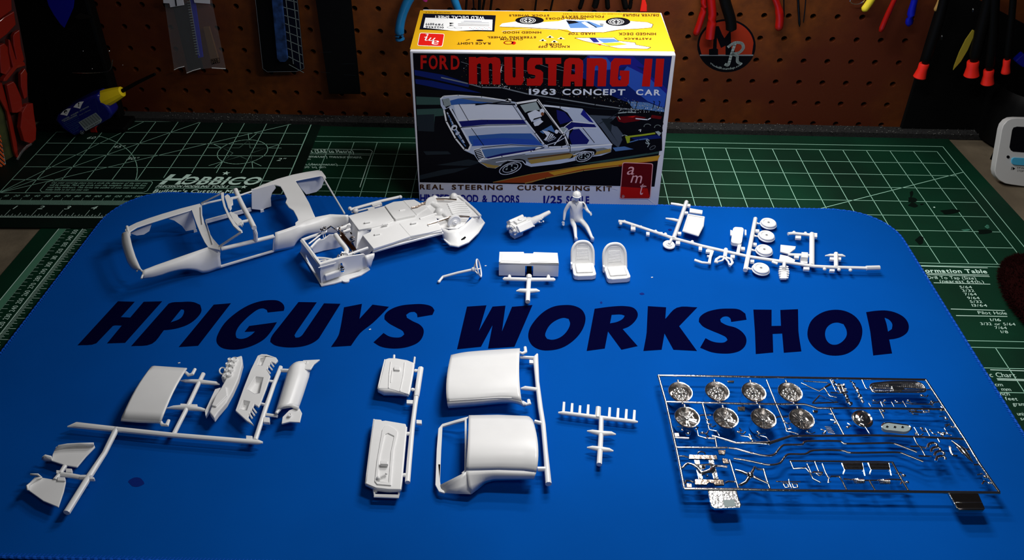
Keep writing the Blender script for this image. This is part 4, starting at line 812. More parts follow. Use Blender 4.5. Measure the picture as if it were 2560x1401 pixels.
# glue bottle
gb = thing('glue_bottle', 'blue model glue bottle with a yellow cap, lying slanted at the upper left', 'bottle', loc=(-37, -.2, .07))
GY = -.35; zg = Z(130, 230, 11.675)
bm_ = MB(); body = yp(r1, [(478, 1060), (500, 1010), (600, 940), (765, 855), (855, 825), (880, 880), (950, 945), (985, 1000), (965, 1040), (850, 1110), (650, 1200), (600, 1170), (540, 1130)], GY)
bm_.prism([body], Yv(.75), 'glue_blue'); bm_.build('bottle_body', gb, smooth=40, bevel=.12, seg=4)
ca = atY(*r1(845, 892), GY+.37); cb = atY(*r1(1062, 805), GY+.37); d = (cb-ca).normalized(); L = (cb-ca).length
m_ = MB(); m_.lathe(ca-d*.32, d, [(.36, -.1), (.37, .06), (.34, .09), (.37, .13), (.34, .17), (.37, .21), (.34, .25), (.33, .4)], 'glue_blue', n=24); m_.build('ribbed_neck', gb, smooth=30)
m_ = MB(); m_.lathe(ca+d*.08, d, [(0, 0), (.34, 0), (.37, .05), (.365, L*.4), (.30, L*.7), (.22, L*.97), (.16, L*.99), (0, L*.99)], 'cap_yellow', n=12); m_.build('cap', gb, smooth=25)
m_ = MB(); m_.tube([cb-d*.12, atY(*r1(1200, 725), GY+.37), atY(*r1(1358, 648), GY+.37)], [.09, .075, .06], 'black', n=12); m_.build('nozzle', gb, smooth=40)
g = MB(); GL_ = lambda pts, l=1: yp(zg, pts, GY-.004*l)
for a in ([(240, 660), (330, 560), (450, 490), (550, 478), (500, 580), (440, 700), (340, 672)], [(622, 445), (700, 350), (800, 290), (928, 275), (870, 370), (820, 492), (720, 465)]): g.flat(GL_(a), 'p_white')
g.flat(GL_(ell(395, 575, 55, 38, -30, 12), 2), 'p_black'); g.flat(GL_(ell(405, 590, 26, 16, -30, 10), 3), 'p_white'); strip(g, *GL_([(365, 650), (450, 605)], 2), .012, Vector((0, -1, 0)), 'p_black'); g.flat(GL_([(760, 320), (800, 310), (790, 370), (770, 385)], 2), 'p_black'); g.flat(GL_(ell(778, 410, 20, 18, 0, 10), 2), 'p_black')
g.flat(GL_([(770, 885), (1280, 605), (1450, 790), (1458, 830), (1420, 895), (985, 1145)]), 'p_palegrey')
for k in range(20):
    t = .08+k*.045; w_ = .9 if k % 3 else 1.9; x, y = 770+t*530, 885-t*290; strip(g, *GL_([(x, y+12), (x+160, y+180)], 2), .012*w_, Vector((0, -1, 0)), 'p_night')
text_quad(g, '42018403', *GL_([(1015, 1100), (1400, 885), (995, 1068), (1378, 855)], 2), 'p_black'); 
text_quad(g, 'ACHTUNG - WARNING - ATTENTION', *GL_([(290, 858), (1078, 440), (275, 822), (1062, 408)]), 'p_palegrey', 'b'); text_quad(g, '- WAARSCHUWING', *GL_([(318, 895), (735, 690), (300, 862), (718, 655)]), 'p_palegrey', 'b'); text_quad(g, 'Druck in Germany', *GL_([(805, 690), (1130, 525), (795, 668), (1120, 503)]), 'p_palegrey')
for k, t in enumerate(['Gefahr enthalt Butylacetat', 'Das Einatmen vermeiden und', 'Kontakt mit Haut meiden', 'Nur im Freien benutzen', 'Behalter dicht schliessen', 'Von Hitze fernhalten', 'Darf nicht in Hande', 'von Kindern gelangen']): text_quad(g, t, *GL_([(345+k*36, 940+k*40), (770+(k % 3)*18, 720+k*55), (333+k*36, 920+k*40), (758+(k % 3)*18, 700+k*55)]), 'p_steel')
polyline(g, GL_(ell(878, 1180, 48, 50, 0, 16, -60, 240), 1), .03, Vector((0, -1, 0)), 'p_palegrey'); g.flat(GL_(ell(880, 1190, 18, 22, 0, 10), 1), 'p_palegrey')
g.build('label_print', gb, recalc=False)
mb = MB(); c = at(230, 338, .064); mb.box((c.x, c.y+.35, .22), (.16, 0, 0), (0, .16, 0), (0, 0, .15), 'tool_red'); tag(mb.build('red_cap', bevel=.04), 'small red plastic cap under the glue bottle', 'cap')
mb = MB(); a = at(75, 345, .064); b_ = at(310, 345, .064); mb.box(((a.x+b_.x)/2, a.y+1.15, .2), ((b_.x-a.x)/2-.1, 0, 0), (0, .6, 0), (0, 0, .13), 'black'); tag(mb.build('black_tray', bevel=.06), 'low black tray beneath the glue bottle', 'tray')
# timer
tm = thing('kitchen_timer', 'white digital timer with a blue button, standing at the right edge', 'timer', loc=(3, -3, 0))
tn = Vector((0, .95, -.31)).normalized(); tp0 = at(2535, 466, .02); zt = Z(2440, 280, 7.008)
def tt(pts, l=0): return [hit(*zt(*q), tp0-tn*l, tn) for q in pts]
left = [(720, 108), (620, 118), (540, 160), (480, 230), (450, 320), (420, 500), (385, 700), (345, 920), (330, 1030), (345, 1110), (400, 1190), (500, 1250), (640, 1280), (820, 1305)]
right = [(1560+(820-x)*.0+40, y) for x, y in [(0, 1330), (0, 400), (0, 240), (0, 130)]]
b = MB(); b.prism([tt(left+[(1500, 1340), (1600, 1300), (1680, 1200), (1690, 1060), (1640, 500), (1610, 260), (1540, 160), (1440, 125)])], tn*.35, 'timer_white'); b.build('timer_body', tm, smooth=40, bevel=.12, seg=4)
b = MB(); b.prism([tt([(720, 258), (660, 275), (635, 320), (600, 540), (588, 620), (610, 670), (650, 695), (1480, 760), (1520, 700), (1480, 330), (1440, 290)], .012)], tn*.03, 'p_black'); b.build('screen', tm)
b = MB(); b.prism([tt(rrect([(630, 800), (1000, 820), (1000, 950), (625, 925)], 60), .06)], tn*.08, 'timer_blue'); b.build('start_button', tm, bevel=.02)
b = MB(); b.prism([tt(ell(565, 790, 26, 26), .02)], tn*.03, 'p_black'); b.build('sensor', tm)
g = MB(); g.flat(tt([(645, 965), (690, 995), (640, 1020)], .006), 'p_black'); strip(g, *tt([(632, 962), (618, 1015)], .006), .02, -tn, 'p_black'); text_quad(g, 'START', *tt([(720, 992), (905, 1005), (722, 965), (907, 978)], .006), 'p_black'); text_quad(g, 'STOP', *tt([(720, 1045), (835, 1052), (722, 1018), (838, 1025)], .006), 'p_black'); g.build('button_print', tm, recalc=False)
b = MB(); q = tt([(400, 600), (300, 700), (240, 830), (330, 860), (390, 740)], -.5); b.prism([[Vector((p.x, p.y, max(.01, p.z))) for p in q]], (.1, .06, 0), 'dark_metal'); b.build('kickstand', tm)
# dark red fluffy thing at the right edge
c = at(2590, 740, 0.0); random.seed(5); mb = MB(); mb.ball((c.x+.05, c.y-.55, .32), (1.35, 2.3, .5), 'fur', n=28, rings=14, R=Matrix.Rotation(-.12, 3, 'Z'))
for k in range(5200):
    th = math.acos(random.uniform(-.2, 1)); ph = random.uniform(0, 2*math.pi); q = Vector((math.sin(th)*math.cos(ph), math.sin(th)*math.sin(ph), math.cos(th)))
    p = Matrix.Rotation(-.12, 3, 'Z')@Vector((q.x*1.35, q.y*2.3, q.z*.5))+Vector((c.x+.05, c.y-.55, .32)); n_ = (q+Vector((random.uniform(-.6, .6), random.uniform(-.6, .6), random.uniform(-.3, .6)))).normalized()
    s = Vector((-n_.y, n_.x, 0)).normalized()*.018; e = p+n_*random.uniform(.07, .16); 
    if e.z < .02: continue
    mb.add([p-s, p+s, e], [(0, 1, 2)], 'fur')
tag(mb.build('fleece_pad', recalc=False), 'dark maroon fluffy pad lying on the green mat at right edge', 'pad')
# ================================================================== WHITE KIT PARTS
WP = 'white_plastic'
class Frame:
    def __init__(s, a, b, z):
        s.O = at(*a, z); B = at(*b, z); s.ex = (B-s.O).normalized(); s.ey = Vector((-s.ex.y, s.ex.x, 0)); s.O = Vector((s.O.x, s.O.y, ZM))
    def y(s, q, yl): return hit(*q, s.O+s.ey*yl, s.ey)                     # on the vertical plane at local y
    def z(s, q, zl, tilt=0): return hit(*q, s.O+ZU*zl, (ZU-s.ey*tilt).normalized())
    def p(s, x, y, z): return s.O+s.ex*x+s.ey*y+ZU*z
def loft(mb, A, B, m, n=18, rows=5, bulge=Vector((0, 0, 0)), sm=True):
    A = resample(A, n); B = resample(B, n); R_ = []
    for k in range(rows+1):
        t = k/rows; R_.append([a.lerp(b, t)+bulge*math.sin(math.pi*t) for a, b in zip(A, B)])
    mb.grid(R_, m)
# ------------------------------------------------------------------ car body
zD = Z(280, 400, 4.12)
BF = Frame(zD(1125, 1105), zD(1660, 945), .25)
body = thing('car_body_shell', 'white convertible car body shell with open hood and doors, left on the blue mat', 'model part', loc=BF.p(1, 1.4, 0))
TI = .055; BZ = .84
def bt(pts, dz=0): return [BF.z(zD(*q), BZ+dz, TI) for q in pts]
def by(pts, y): return [BF.y(zD(*q), y) for q in pts]
S = MB()
loft(S, bt([(318, 1140), (450, 1088), (600, 1036), (800, 965), (990, 897), (1100, 900)]), by([(303, 1225), (420, 1212), (510, 1188), (590, 1158), (700, 1133), (790, 1128), (870, 1138), (935, 1165), (1000, 1155), (1122, 1110)], .02), WP, 26, 7, -BF.ey*.07+ZU*.05)
S.build('front_fender', body, smooth=60, solid=.045, recalc=False); S = MB()
loft(S, bt([(1678, 748), (1780, 716), (1900, 672), (1985, 628), (2095, 592), (2250, 560), (2432, 568)]), by([(1662, 945), (1770, 925), (1868, 905), (1885, 862), (1930, 810), (2000, 768), (2140, 750), (2250, 765), (2330, 775), (2420, 700)], .03), WP, 26, 7, -BF.ey*.12+ZU*.05)
S.build('rear_quarter_panel', body, smooth=60, solid=.045, recalc=False)
S = MB()
S.prism([bt([(2095, 592), (2072, 540), (2030, 440), (1965, 325), (1890, 213), (2005, 190), (2140, 164), (2172, 172), (2205, 190), (2200, 165), (2160, 112), (2120, 104), (2000, 122), (1860, 150), (1700, 195), (1560, 250), (1435, 303), (1440, 312), (1540, 285), (1670, 250), (1735, 272), (1768, 330), (1800, 400), (1785, 440), (1820, 488), (1868, 520), (1905, 590), (1916, 625), (1884, 650), (1890, 680), (2000, 630)])], ZU*-.05, WP)
S.build('rear_deck', body, smooth=40, bevel=.018)
S = MB(); S.prism([bt([(818, 515), (905, 448), (925, 470), (928, 560), (950, 640), (985, 720), (1040, 810), (1118, 898), (1110, 925), (992, 902), (955, 850), (915, 770), (870, 660), (838, 570)], .02)], ZU*-.05, WP)
for p in ([(915, 480), (920, 570), (932, 660)], [(962, 625), (1000, 740), (1036, 866)]): S.tube(bt(p, .06), .018, WP, n=6)
S.build('cowl', body, smooth=40, bevel=.012)
S = MB(); S.prism([bt([(130, 722), (150, 695), (250, 645), (380, 598), (520, 553), (700, 500), (905, 448), (910, 465), (818, 515), (600, 582), (400, 645), (260, 692), (190, 735), (185, 760), (165, 765)])], ZU*-.05, WP); S.build('far_fender', body, smooth=40, bevel=.015)
S = MB(); loft(S, bt([(168, 740), (182, 775), (205, 880), (240, 990), (300, 1130), (322, 1150)]), [BF.z(zD(*q), .55, TI) for q in [(104, 790), (104, 870), (130, 960), (165, 1060), (212, 1125), (270, 1140)]], WP, 14, 5, -BF.ex*.05+ZU*.06)
S.tube(bt([(155, 690), (165, 735), (180, 775)], -.03), .035, WP, n=6); S.build('nose_panel', body, smooth=60, solid=.045, recalc=False)
S = MB(); S.tube(bt([(255, 1150), (280, 1120), (325, 1160), (303, 1222)], -.1), .03, WP, n=6); S.build('nose_bracket', body, smooth=40)
FY = 2.72
S = MB(); S.prism([by([(190, 760), (400, 655), (600, 590), (818, 520), (868, 700), (865, 720), (830, 722), (760, 735), (720, 680), (640, 625), (560, 602), (470, 620), (410, 660), (385, 735), (330, 770), (255, 780)], FY)], BF.ey*.05, WP); S.build('inner_fender', body, bevel=.012)
S = MB(); S.prism([by([(842, 725), (872, 718), (905, 820), (870, 826), (848, 810)], FY)], BF.ey*.05, WP); S.prism([by([(1530, 515), (1562, 510), (1580, 588), (1530, 588)], FY+.1)], BF.ey*.05, WP); S.build('locating_tab', body, bevel=.01)
S = MB(); S.prism([by([(1436, 305), (1480, 300), (1668, 250), (1690, 290), (1650, 340), (1636, 395), (1642, 480), (1590, 495), (1548, 520), (1440, 508)], FY+.12)], BF.ey*.05, WP); S.build('door_post_panel', body, bevel=.012)
S = MB(); S.prism([by([(1892, 215), (2165, 168), (2190, 205), (2160, 285), (2110, 330), (2000, 357), (1950, 300)], FY+.2)], BF.ey*.05, WP); S.build('trunk_side', body, bevel=.012)
S = MB(); S.tube(bt([(2170, 172), (2280, 360), (2395, 552)], -.05), .032, WP, n=8); S.build('rear_edge_bar', body, smooth=40); S = MB(); S.tube(bt([(922, 462), (1030, 433), (1135, 410)]), .04, WP); S.build('door_rail', body, smooth=40); S = MB(); S.tube(bt([(1300, 372), (1380, 345), (1440, 325)]), .035, WP); S.build('door_rail', body, smooth=40)
S = MB(); S.tube(bt([(1125, 918), (1250, 890), (1400, 855), (1540, 820), (1668, 788)], -.02), .075, WP, n=10); S.build('door_rail', body, smooth=40)
S = MB(); a = [BF.z(zD(*q), .14) for q in [(1118, 1098), (1400, 1015), (1662, 938)]]; S.tube(a, .05, WP, n=6); S.build('door_sill', body, smooth=40); S = MB(); b_ = [BF.z(zD(*q), .2) for q in [(968, 640), (1200, 580), (1435, 512)]]; S.prism([[b_[0]-ZU*.08, b_[2]-ZU*.08, b_[2]+ZU*.08, b_[0]+ZU*.08]], BF.ey*.06, WP); S.build('door_sill', body, smooth=40, bevel=.01); S = MB()
S.tube([bt([(1668, 790)])[0], BF.z(zD(1660, 940), .14)], .028, WP, n=6); S.tube([bt([(1112, 900)])[0], by([(1104, 1000)], .02)[0], by([(1118, 1105)], .02)[0]], .03, WP, n=6); S.build('door_frame', body, smooth=40)
WZt = 1.62
wz = lambda pts, z=WZt: [BF.z(zD(*q), z) for q in pts]
S = MB(); S.prism([wz([(1122, 335), (1150, 330), (1152, 400), (1172, 480), (1215, 570), (1275, 660), (1342, 728), (1330, 738), (1300, 725), (1250, 680), (1195, 590), (1148, 480), (1126, 400)])], ZU*-.06, WP)
S.tube([bt([(922, 452)])[0]+ZU*.02, wz([(1125, 338)])[0]-ZU*.04], .035, WP, n=8); S.tube([bt([(1112, 895)])[0]+ZU*.02, wz([(1335, 732)])[0]-ZU*.04], .042, WP, n=8); S.build('windshield_frame', body, smooth=40, bevel=.01)
for pts in ([(1158, 372), (1190, 350), (1212, 370), (1218, 385), (1240, 392), (1246, 450), (1228, 462), (1232, 490), (1215, 516), (1195, 490), (1178, 430)], [(1205, 540), (1225, 530), (1262, 550), (1290, 562), (1302, 590), (1330, 608), (1352, 640), (1352, 662), (1330, 655), (1345, 682), (1315, 665), (1290, 668), (1250, 625)]):
    S = MB(); S.prism([wz(pts)], ZU*-.07, WP); S.build('sun_visor', body, bevel=.015)
S = MB(); S.tube(smoothline([wz([(1272, 308)], 1.55)[0]]+wz([(1310, 400), (1370, 520), (1415, 600), (1465, 700)], 1.45), 3), .085, WP, n=10); S.tube([wz([(1465, 700)], 1.4)[0], BF.z(zD(1478, 760), 1.15, 0), BF.z(zD(1482, 830), .85, 0)], .075, WP, n=8)
S.tube(wz([(1225, 400), (1300, 385)], 1.5), .055, WP); S.tube(wz([(1335, 640), (1425, 622)], 1.45), .055, WP); S.build('moulding_runner', body, smooth=40)
# ------------------------------------------------------------------ chassis
zE = Z(730, 460, 5.004)
CF = Frame(zE(370, 1270), zE(970, 1065), .15)
ch = thing('car_chassis', 'white car chassis lying belly up with chrome suspension fitted', 'model part', loc=CF.p(3, 1.2, 0))
cz = lambda pts, z=.72: [CF.z(zE(*q), z) for q in pts]
cyy = lambda pts, y=0.0: [CF.y(zE(*q), y) for q in pts]
def plate(name, pts, z, th, bev=.015, m=WP): b = MB(); b.prism([cz(pts, z)], ZU*-th, m); return b.build(name, ch, bevel=bev)
S = MB(); S.prism([cz([(700, 400), (900, 345), (1155, 275), (1390, 208), (1530, 195), (1600, 235), (1680, 270), (1795, 400), (1880, 590), (1480, 655), (1250, 745), (1015, 825), (960, 720), (885, 645), (980, 600), (995, 560), (830, 580)], .7)], ZU*-.06, WP)
loft(S, cz([(700, 400), (830, 578), (995, 560)], .7), cz([(668, 470), (798, 822), (985, 640)], .3), WP, 10, 3); loft(S, cz([(885, 645), (1015, 825)], .7), cz([(800, 825), (925, 915)], .22), WP, 6, 3)
S.build('floor_pan', ch, bevel=.015, smooth=40)
plate('raised_panel', [(885, 645), (1150, 565), (1335, 492), (1480, 655), (1250, 735), (1018, 808)], .76, .08)
plate('raised_panel', [(1160, 268), (1270, 222), (1392, 210), (1545, 388), (1420, 412), (1295, 440), (1270, 418)], .80, .12)
plate('raised_panel', [(705, 402), (900, 352), (1155, 280), (1275, 450), (1100, 518), (990, 545), (832, 572)], .745, .07)
plate('raised_panel', [(1340, 492), (1560, 455), (1700, 420), (1795, 428), (1870, 568), (1700, 610), (1480, 652)], .745, .07)
plate('raised_panel', [(1390, 205), (1520, 195), (1560, 235), (1700, 290), (1640, 330), (1560, 385)], .735, .06)
for cx, cy_ in ((942, 477), (1065, 628), (1520, 487), (1378, 332), (1165, 505)):
    b = MB(); b.tube(cz([(cx-32, cy_+6), (cx+34, cy_-6)], .79), .045, WP, n=8); b.build('floor_boss', ch, smooth=40)
S = MB(); loft(S, cz([(1015, 826), (1250, 748), (1480, 658), (1880, 592)], .69), cz([(1012, 842), (1250, 765), (1500, 680), (1880, 610)], .6), WP, 14, 2); loft(S, cz([(1005, 858), (1300, 768), (1600, 690), (1885, 620)], .6), cz([(1012, 850), (1300, 765), (1600, 688), (1885, 612)], .62), WP, 14, 1)
S.tube(cz([(1012, 852), (1300, 768), (1600, 690), (1888, 618)], .58), .035, WP, n=6); S.tube(cz([(1012, 842), (1250, 765), (1500, 680), (1880, 610)], .6), .03, WP, n=6); S.build('rocker_edge', ch, smooth=50, solid=.02, recalc=False)
# trunk floor
S = MB(); S.prism([cz([(1600, 240), (1780, 175), (2020, 150), (2085, 148), (2180, 225), (2285, 320), (2362, 400), (2230, 410), (2100, 400), (1980, 420), (1870, 445), (1790, 420), (1700, 300)], .66)], ZU*-.05, WP); S.build('trunk_floor', ch, bevel=.012)
for k in range(6):
    b = MB(); y = 235+k*24; b.tube(cz([(1945+k*12, y+18), (2050+k*12, y-4), (2170+k*12, y-2)], .69), .035, WP, n=6); b.build('fuel_tank_rib', ch, smooth=40)
S = MB(); S.prism([cz([(1935, 245), (2050, 205), (2160, 210), (2255, 370), (2200, 400), (2060, 400), (1990, 370)], .68)], ZU*-.08, WP); S.build('fuel_tank', ch, bevel=.04)
S = MB(); S.tube(cz([(2020, 150), (2090, 152), (2180, 228), (2285, 322), (2358, 400)], .70), .045, WP, n=6); S.ball(cz([(2025, 158)], .72)[0], .14, WP, 12, 8); S.ball(cz([(1785, 185)], .70)[0], .13, WP, 12, 8); S.build('rear_edge', ch, smooth=50)
S = MB(); loft(S, cz([(1800, 480), (1860, 545), (1960, 580), (2080, 565), (2180, 490), (2260, 415), (2360, 405)], .6), cz([(1885, 618), (1915, 700), (1985, 765), (2080, 780), (2200, 725), (2320, 610), (2398, 492)], .28), WP, 26, 6, CF.ey*-.03-ZU*.08)
S.tube(cz([(1872, 560), (1885, 620), (1915, 702), (1985, 768), (2080, 782), (2200, 728), (2320, 612), (2400, 490), (2362, 440)], .27), .03, WP, n=6); S.build('rear_wheel_house', ch, smooth=60, solid=.035, recalc=False)
b = MB(); b.prism([[p-CF.ey*.03 for p in cyy(rrect([(2112, 695), (2165, 655), (2175, 668), (2122, 705)], 6), -.52)]], CF.ey*.03, 'black'); b.build('slot', ch)
S = MB(); S.prism([cz([(1800, 480), (1860, 545), (1990, 560), (2060, 560), (2150, 510), (2220, 420), (1990, 420), (1850, 450)], .6)], ZU*-.06, WP); S.build('axle_hump', ch, bevel=.03)
# axle, drums and springs
S = MB(); S.tube(cz([(1740, 235), (1830, 300), (1900, 380), (2030, 480)], .68), .085, WP, n=10); S.ball(cz([(1850, 355)], .68)[0], .2, WP, 14, 8); S.tube(cz([(1600, 440), (1720, 400), (1850, 360)], .7), .05, WP, n=8); S.build('rear_axle', ch, smooth=60)
c = cz([(2035, 482)], .72)[0]; nrm = (-CF.ey+ZU*.15).normalized()
S = MB(); S.lathe(c-nrm*.08, nrm, [(0, 0), (.25, 0), (.27, .03), (.27, .09), (.22, .11), (.2, .09), (.1, .1), (.09, .14), (.04, .15), (.03, .19), (0, .2)], WP, n=28); S.build('brake_drum', ch, smooth=35)
c2 = cz([(1740, 240)], .7)[0]; S = MB(); S.lathe(c2-nrm*.06, nrm, [(0, 0), (.22, 0), (.24, .03), (.24, .08), (.2, .1), (0, .1)], WP, n=24); S.build('brake_drum', ch, smooth=35)
for pts in ([(1700, 505), (1830, 462), (1980, 412), (2110, 405), (2222, 412)], [(1490, 300), (1560, 285), (1650, 235), (1780, 188), (1900, 188), (2060, 198)]):
    b = MB(); b.tube(cz(pts, .79), .032, 'chrome_dark_reflect', n=6); b.tube(cz([(x+4, y+8) for x, y in pts[1:-1]], .76), .03, 'chrome_dark_reflect', n=6); tag(b.build('leaf_spring', ch, smooth=40), 'chrome leaf spring, dark reflection in its colour')
b = MB(); b.tube(cz([(1705, 530), (1740, 522), (1780, 512)], .74), .045, WP, n=8); b.build('spring_mount', ch, smooth=40)
# far rail
S = MB(); S.tube(cz([(725, 325), (900, 275), (1100, 220), (1360, 160)], .55), .06, WP, n=8); S.tube(cz([(745, 360), (930, 312), (1100, 275)], .5), .035, WP, n=6); S.ball(cz([(795, 340)], .55)[0], .11, WP, 12, 6); S.ball(cz([(725, 310)], .55)[0], .08, WP, 10, 6); S.box(cz([(1060, 262)], .52)[0], CF.ex*.18, CF.ey*.09, ZU*.05, WP); S.box(cz([(1000, 330)], .5)[0], CF.ex*.12, CF.ey*.16, ZU*.03, WP); S.ball(cz([(1355, 165)], .55)[0], .075, WP, 10, 6); S.build('side_rail', ch, smooth=50)
# engine bay box
S = MB(); S.prism([cyy([(345, 1010), (580, 942), (700, 910), (900, 880), (935, 910), (940, 1040), (975, 1068), (850, 1142), (700, 1190), (370, 1268), (355, 1150)], .05)], CF.ey*.05, WP); S.build('near_side_wall', ch, bevel=.012)
S = MB(); S.box(CF.p(.42, -.02, .3), CF.ex*.28, CF.ey*.06, ZU*.12, WP); S.build('battery_box', ch, bevel=.04)
S = MB(); S.tube(cyy([(330, 1050), (550, 990)], -.02), .02, WP, n=5); S.build('side_groove', ch)
S = MB(); fr = lambda pts, x=.04: [hit(*zE(*q), CF.O+CF.ex*x, CF.ex) for q in pts]
S.prism([fr([(112, 700), (345, 1010), (372, 1268), (355, 1272), (98, 852), (118, 800)]), fr([(172, 880), (290, 1110), (298, 1140), (200, 985), (170, 925)])], CF.ex*.05, WP); S.build('front_wall', ch, bevel=.01)
S = MB(); S.tube(cz([(125, 712), (230, 850), (345, 1005)], .76), .075, WP, n=6); S.tube(cz([(120, 705), (240, 660), (350, 625), (420, 600)], .76), .055, WP, n=6); S.tube(cz([(350, 1000), (460, 965), (580, 935), (700, 890), (820, 845), (950, 800)], .76), .05, WP, n=6); S.tube(cz([(210, 750), (290, 690), (350, 640)], .74), .03, WP, n=6); S.tube(cz([(235, 800), (310, 720), (350, 690)], .74), .045, WP, n=6); S.tube(cz([(315, 925), (400, 930), (500, 945)], .74), .04, WP, n=6); S.tube(cz([(350, 960), (430, 955)], .74), .03, WP, n=6); S.build('bay_frame', ch, smooth=30)
S = MB(); S.prism([cyy([(245, 800), (330, 715), (410, 690), (470, 640), (590, 640), (660, 620), (700, 520), (720, 510), (800, 825), (640, 790), (400, 835), (280, 868)], 1.75)], CF.ey*.05, WP); S.build('far_side_wall', ch, bevel=.012)
S = MB(); S.tube(cz([(560, 570), (640, 550), (725, 510)], .7), .07, WP, n=6); S.tube(cz([(640, 600), (730, 570)], .6), .05, WP, n=6); S.build('far_rail_end', ch, smooth=40)
S = MB(); S.tube(cz([(545, 640), (600, 720), (660, 790), (685, 830), (672, 890)], .8), .085, WP, n=10); S.build('cross_member', ch, smooth=50)
S = MB(); S.prism([cz([(98, 850), (200, 1000), (365, 1275), (520, 1245), (700, 1195), (860, 1140), (975, 1065), (940, 1035), (830, 1100), (480, 1190), (380, 1200), (290, 1100), (150, 880)], .06)], ZU*-.05, WP); S.prism([cz(ell(670, 1200, 48, 26), .07)], ZU*-.06, WP); S.build('bottom_flange', ch, bevel=.01)
S = MB(); loft(S, cyy([(905, 900), (1000, 870), (1030, 870)], -.02), cyy([(945, 1035), (975, 1060), (1010, 935)], -.06), WP, 6, 3, -CF.ey*.05); S.build('firewall_wing', ch, smooth=50, solid=.04, recalc=False)
# chrome front suspension
rn = random.Random(4)
def lump(mb, c, r, n, m='chrome'):
    for k in range(n):
        p = c+Vector((rn.uniform(-r, r), rn.uniform(-r, r), rn.uniform(-r*.5, r*.8))); q = p+Vector((rn.uniform(-r, r), rn.uniform(-r, r), rn.uniform(-r*.4, r*.5)))
        mb.tube([p, q], rn.uniform(.015, .035), m, n=6)
for q, z in (((395, 590), .8), ((625, 905), .74)):
    b = MB(); c = cz([q], z)[0]; lump(b, c, .13, 9); b.ball(c+ZU*.02, .07, 'chrome', 10, 6); b.tube([c, cz([(q[0]+90, q[1]-60)], z+.06)[0], cz([(q[0]+150, q[1]-20)], z)[0]], .03, 'chrome', n=6); b.lathe(c-ZU*.3, (0, 0, 1), [(.06, 0), (.07, .1), (.05, .2), (.06, .3)], 'chrome', n=12)
    tag(b.build('suspension_unit', ch, smooth=40), 'chrome front suspension unit')
b = MB(); b.lathe(cyy([(628, 1090)], -.02)[0], ZU, [(.09, 0), (.1, .03), (.09, .06), (.1, .09), (.08, .12), (.09, .16), (.05, .22), (.03, .35)], 'chrome', n=14); tag(b.build('shock_absorber', ch, smooth=40), 'chrome shock absorber')
for pts in ([(560, 560), (640, 650), (720, 750), (795, 835)], [(600, 650), (680, 740), (765, 840)]):
    b = MB(); P_ = cz(pts, .62); b.tube(P_, .06, 'chrome_dark_reflect', n=4); tag(b.build('cross_bar', ch), 'chrome cross bar, dark reflection in its colour')
b = MB(); lump(b, cz([(700, 690)], .6)[0], .16, 7, 'chrome_dark_reflect'); lump(b, cz([(590, 570)], .68)[0], .12, 5); lump(b, cz([(740, 880)], .65)[0], .1, 5, 'chrome_dark_reflect'); tag(b.build('steering_linkage', ch, smooth=40), 'chrome steering linkage')
# ------------------------------------------------------------------ steering column
zF = Z(1060, 460, 4.379)
sc = thing('steering_column', 'small white steering column with three-spoke wheel beside the chassis', 'model part', loc=at(*zF(380, 1000), ZM))
fz = lambda pts, z: [at(*zF(*q), ZM+z) for q in pts]
b = MB(); b.tube([*fz([(162, 1078)], .05), *fz([(180, 1050)], .07), *fz([(205, 1020)], .09)], .045, WP, n=8); b.tube([fz([(205, 1020)], .09)[0], fz([(370, 975)], .22)[0], fz([(542, 938)], .36)[0]], .047, WP, n=10); b.ball(fz([(542, 938)], .36)[0], .085, WP, 10, 6); b.ball(fz([(163, 1072)], .055)[0], .055, WP, 8, 5); b.build('column', sc, smooth=50)
T0, T1 = fz([(572, 838)], .62)[0], fz([(628, 1010)], .05)[0]; cc = (T0+T1)/2; ax = (fz([(542, 938)], .36)[0]-fz([(370, 975)], .22)[0]).normalized(); v1 = (T0-T1)*.5; v1 = v1-ax*v1.dot(ax); v2 = ax.cross(v1)
b = MB(); b.tube([cc+v1*math.cos(t)+v2*math.sin(t) for t in [k*math.pi/16 for k in range(33)]], .03, WP, n=8, cap=False); hub = fz([(542, 938)], .36)[0]
for t in (.0, 2.1, 4.2): b.tube([hub, cc+v1*math.cos(t)+v2*math.sin(t)], .025, WP, n=6)
b.build('wheel_rim', sc, smooth=60)
# ------------------------------------------------------------------ engine
en = thing('engine', 'white V8 engine block with gearbox tail on the blue mat', 'model part', loc=at(*zF(1000, 560), ZM))
EF = Frame(zF(1010, 600), zF(1180, 450), .2)
e0 = at(*zF(905, 585), ZM+.08); e1 = at(*zF(1365, 320), ZM+.32); exx = Vector((e1.x-e0.x, e1.y-e0.y, 0)).normalized(); eyy = Vector((-exx.y, exx.x, 0)); EL = (e1-e0).length
O_ = at(*zF(965, 520), ZM+.3); E_ = lambda x, y, z: O_+exx*x+eyy*y+ZU*z
b = MB(); b.prism([[E_(0, -.24, -.05), E_(0, .24, -.05), E_(0, .34, .12), E_(0, .14, .27), E_(0, -.14, .27), E_(0, -.34, .12)]], exx*.72, WP); b.build('block', en, bevel=.02)
b = MB(); b.prism([[E_(.0, -.18, -.05), E_(.0, .18, -.05), E_(0, .14, -.28), E_(0, -.14, -.28)]], exx*.4, WP); b.prism([[E_(.4, -.17, -.05), E_(.4, .17, -.05), E_(.4, .12, -.16), E_(.4, -.12, -.16)]], exx*.3, WP); b.build('oil_pan', en, bevel=.03)
for s_ in (-1, 1):
    b = MB(); b.prism([[E_(.04, s_*.36, .1), E_(.04, s_*.42, .16), E_(.04, s_*.24, .34), E_(.04, s_*.14, .28)]], exx*.64, WP); b.build('valve_cover', en, bevel=.025)
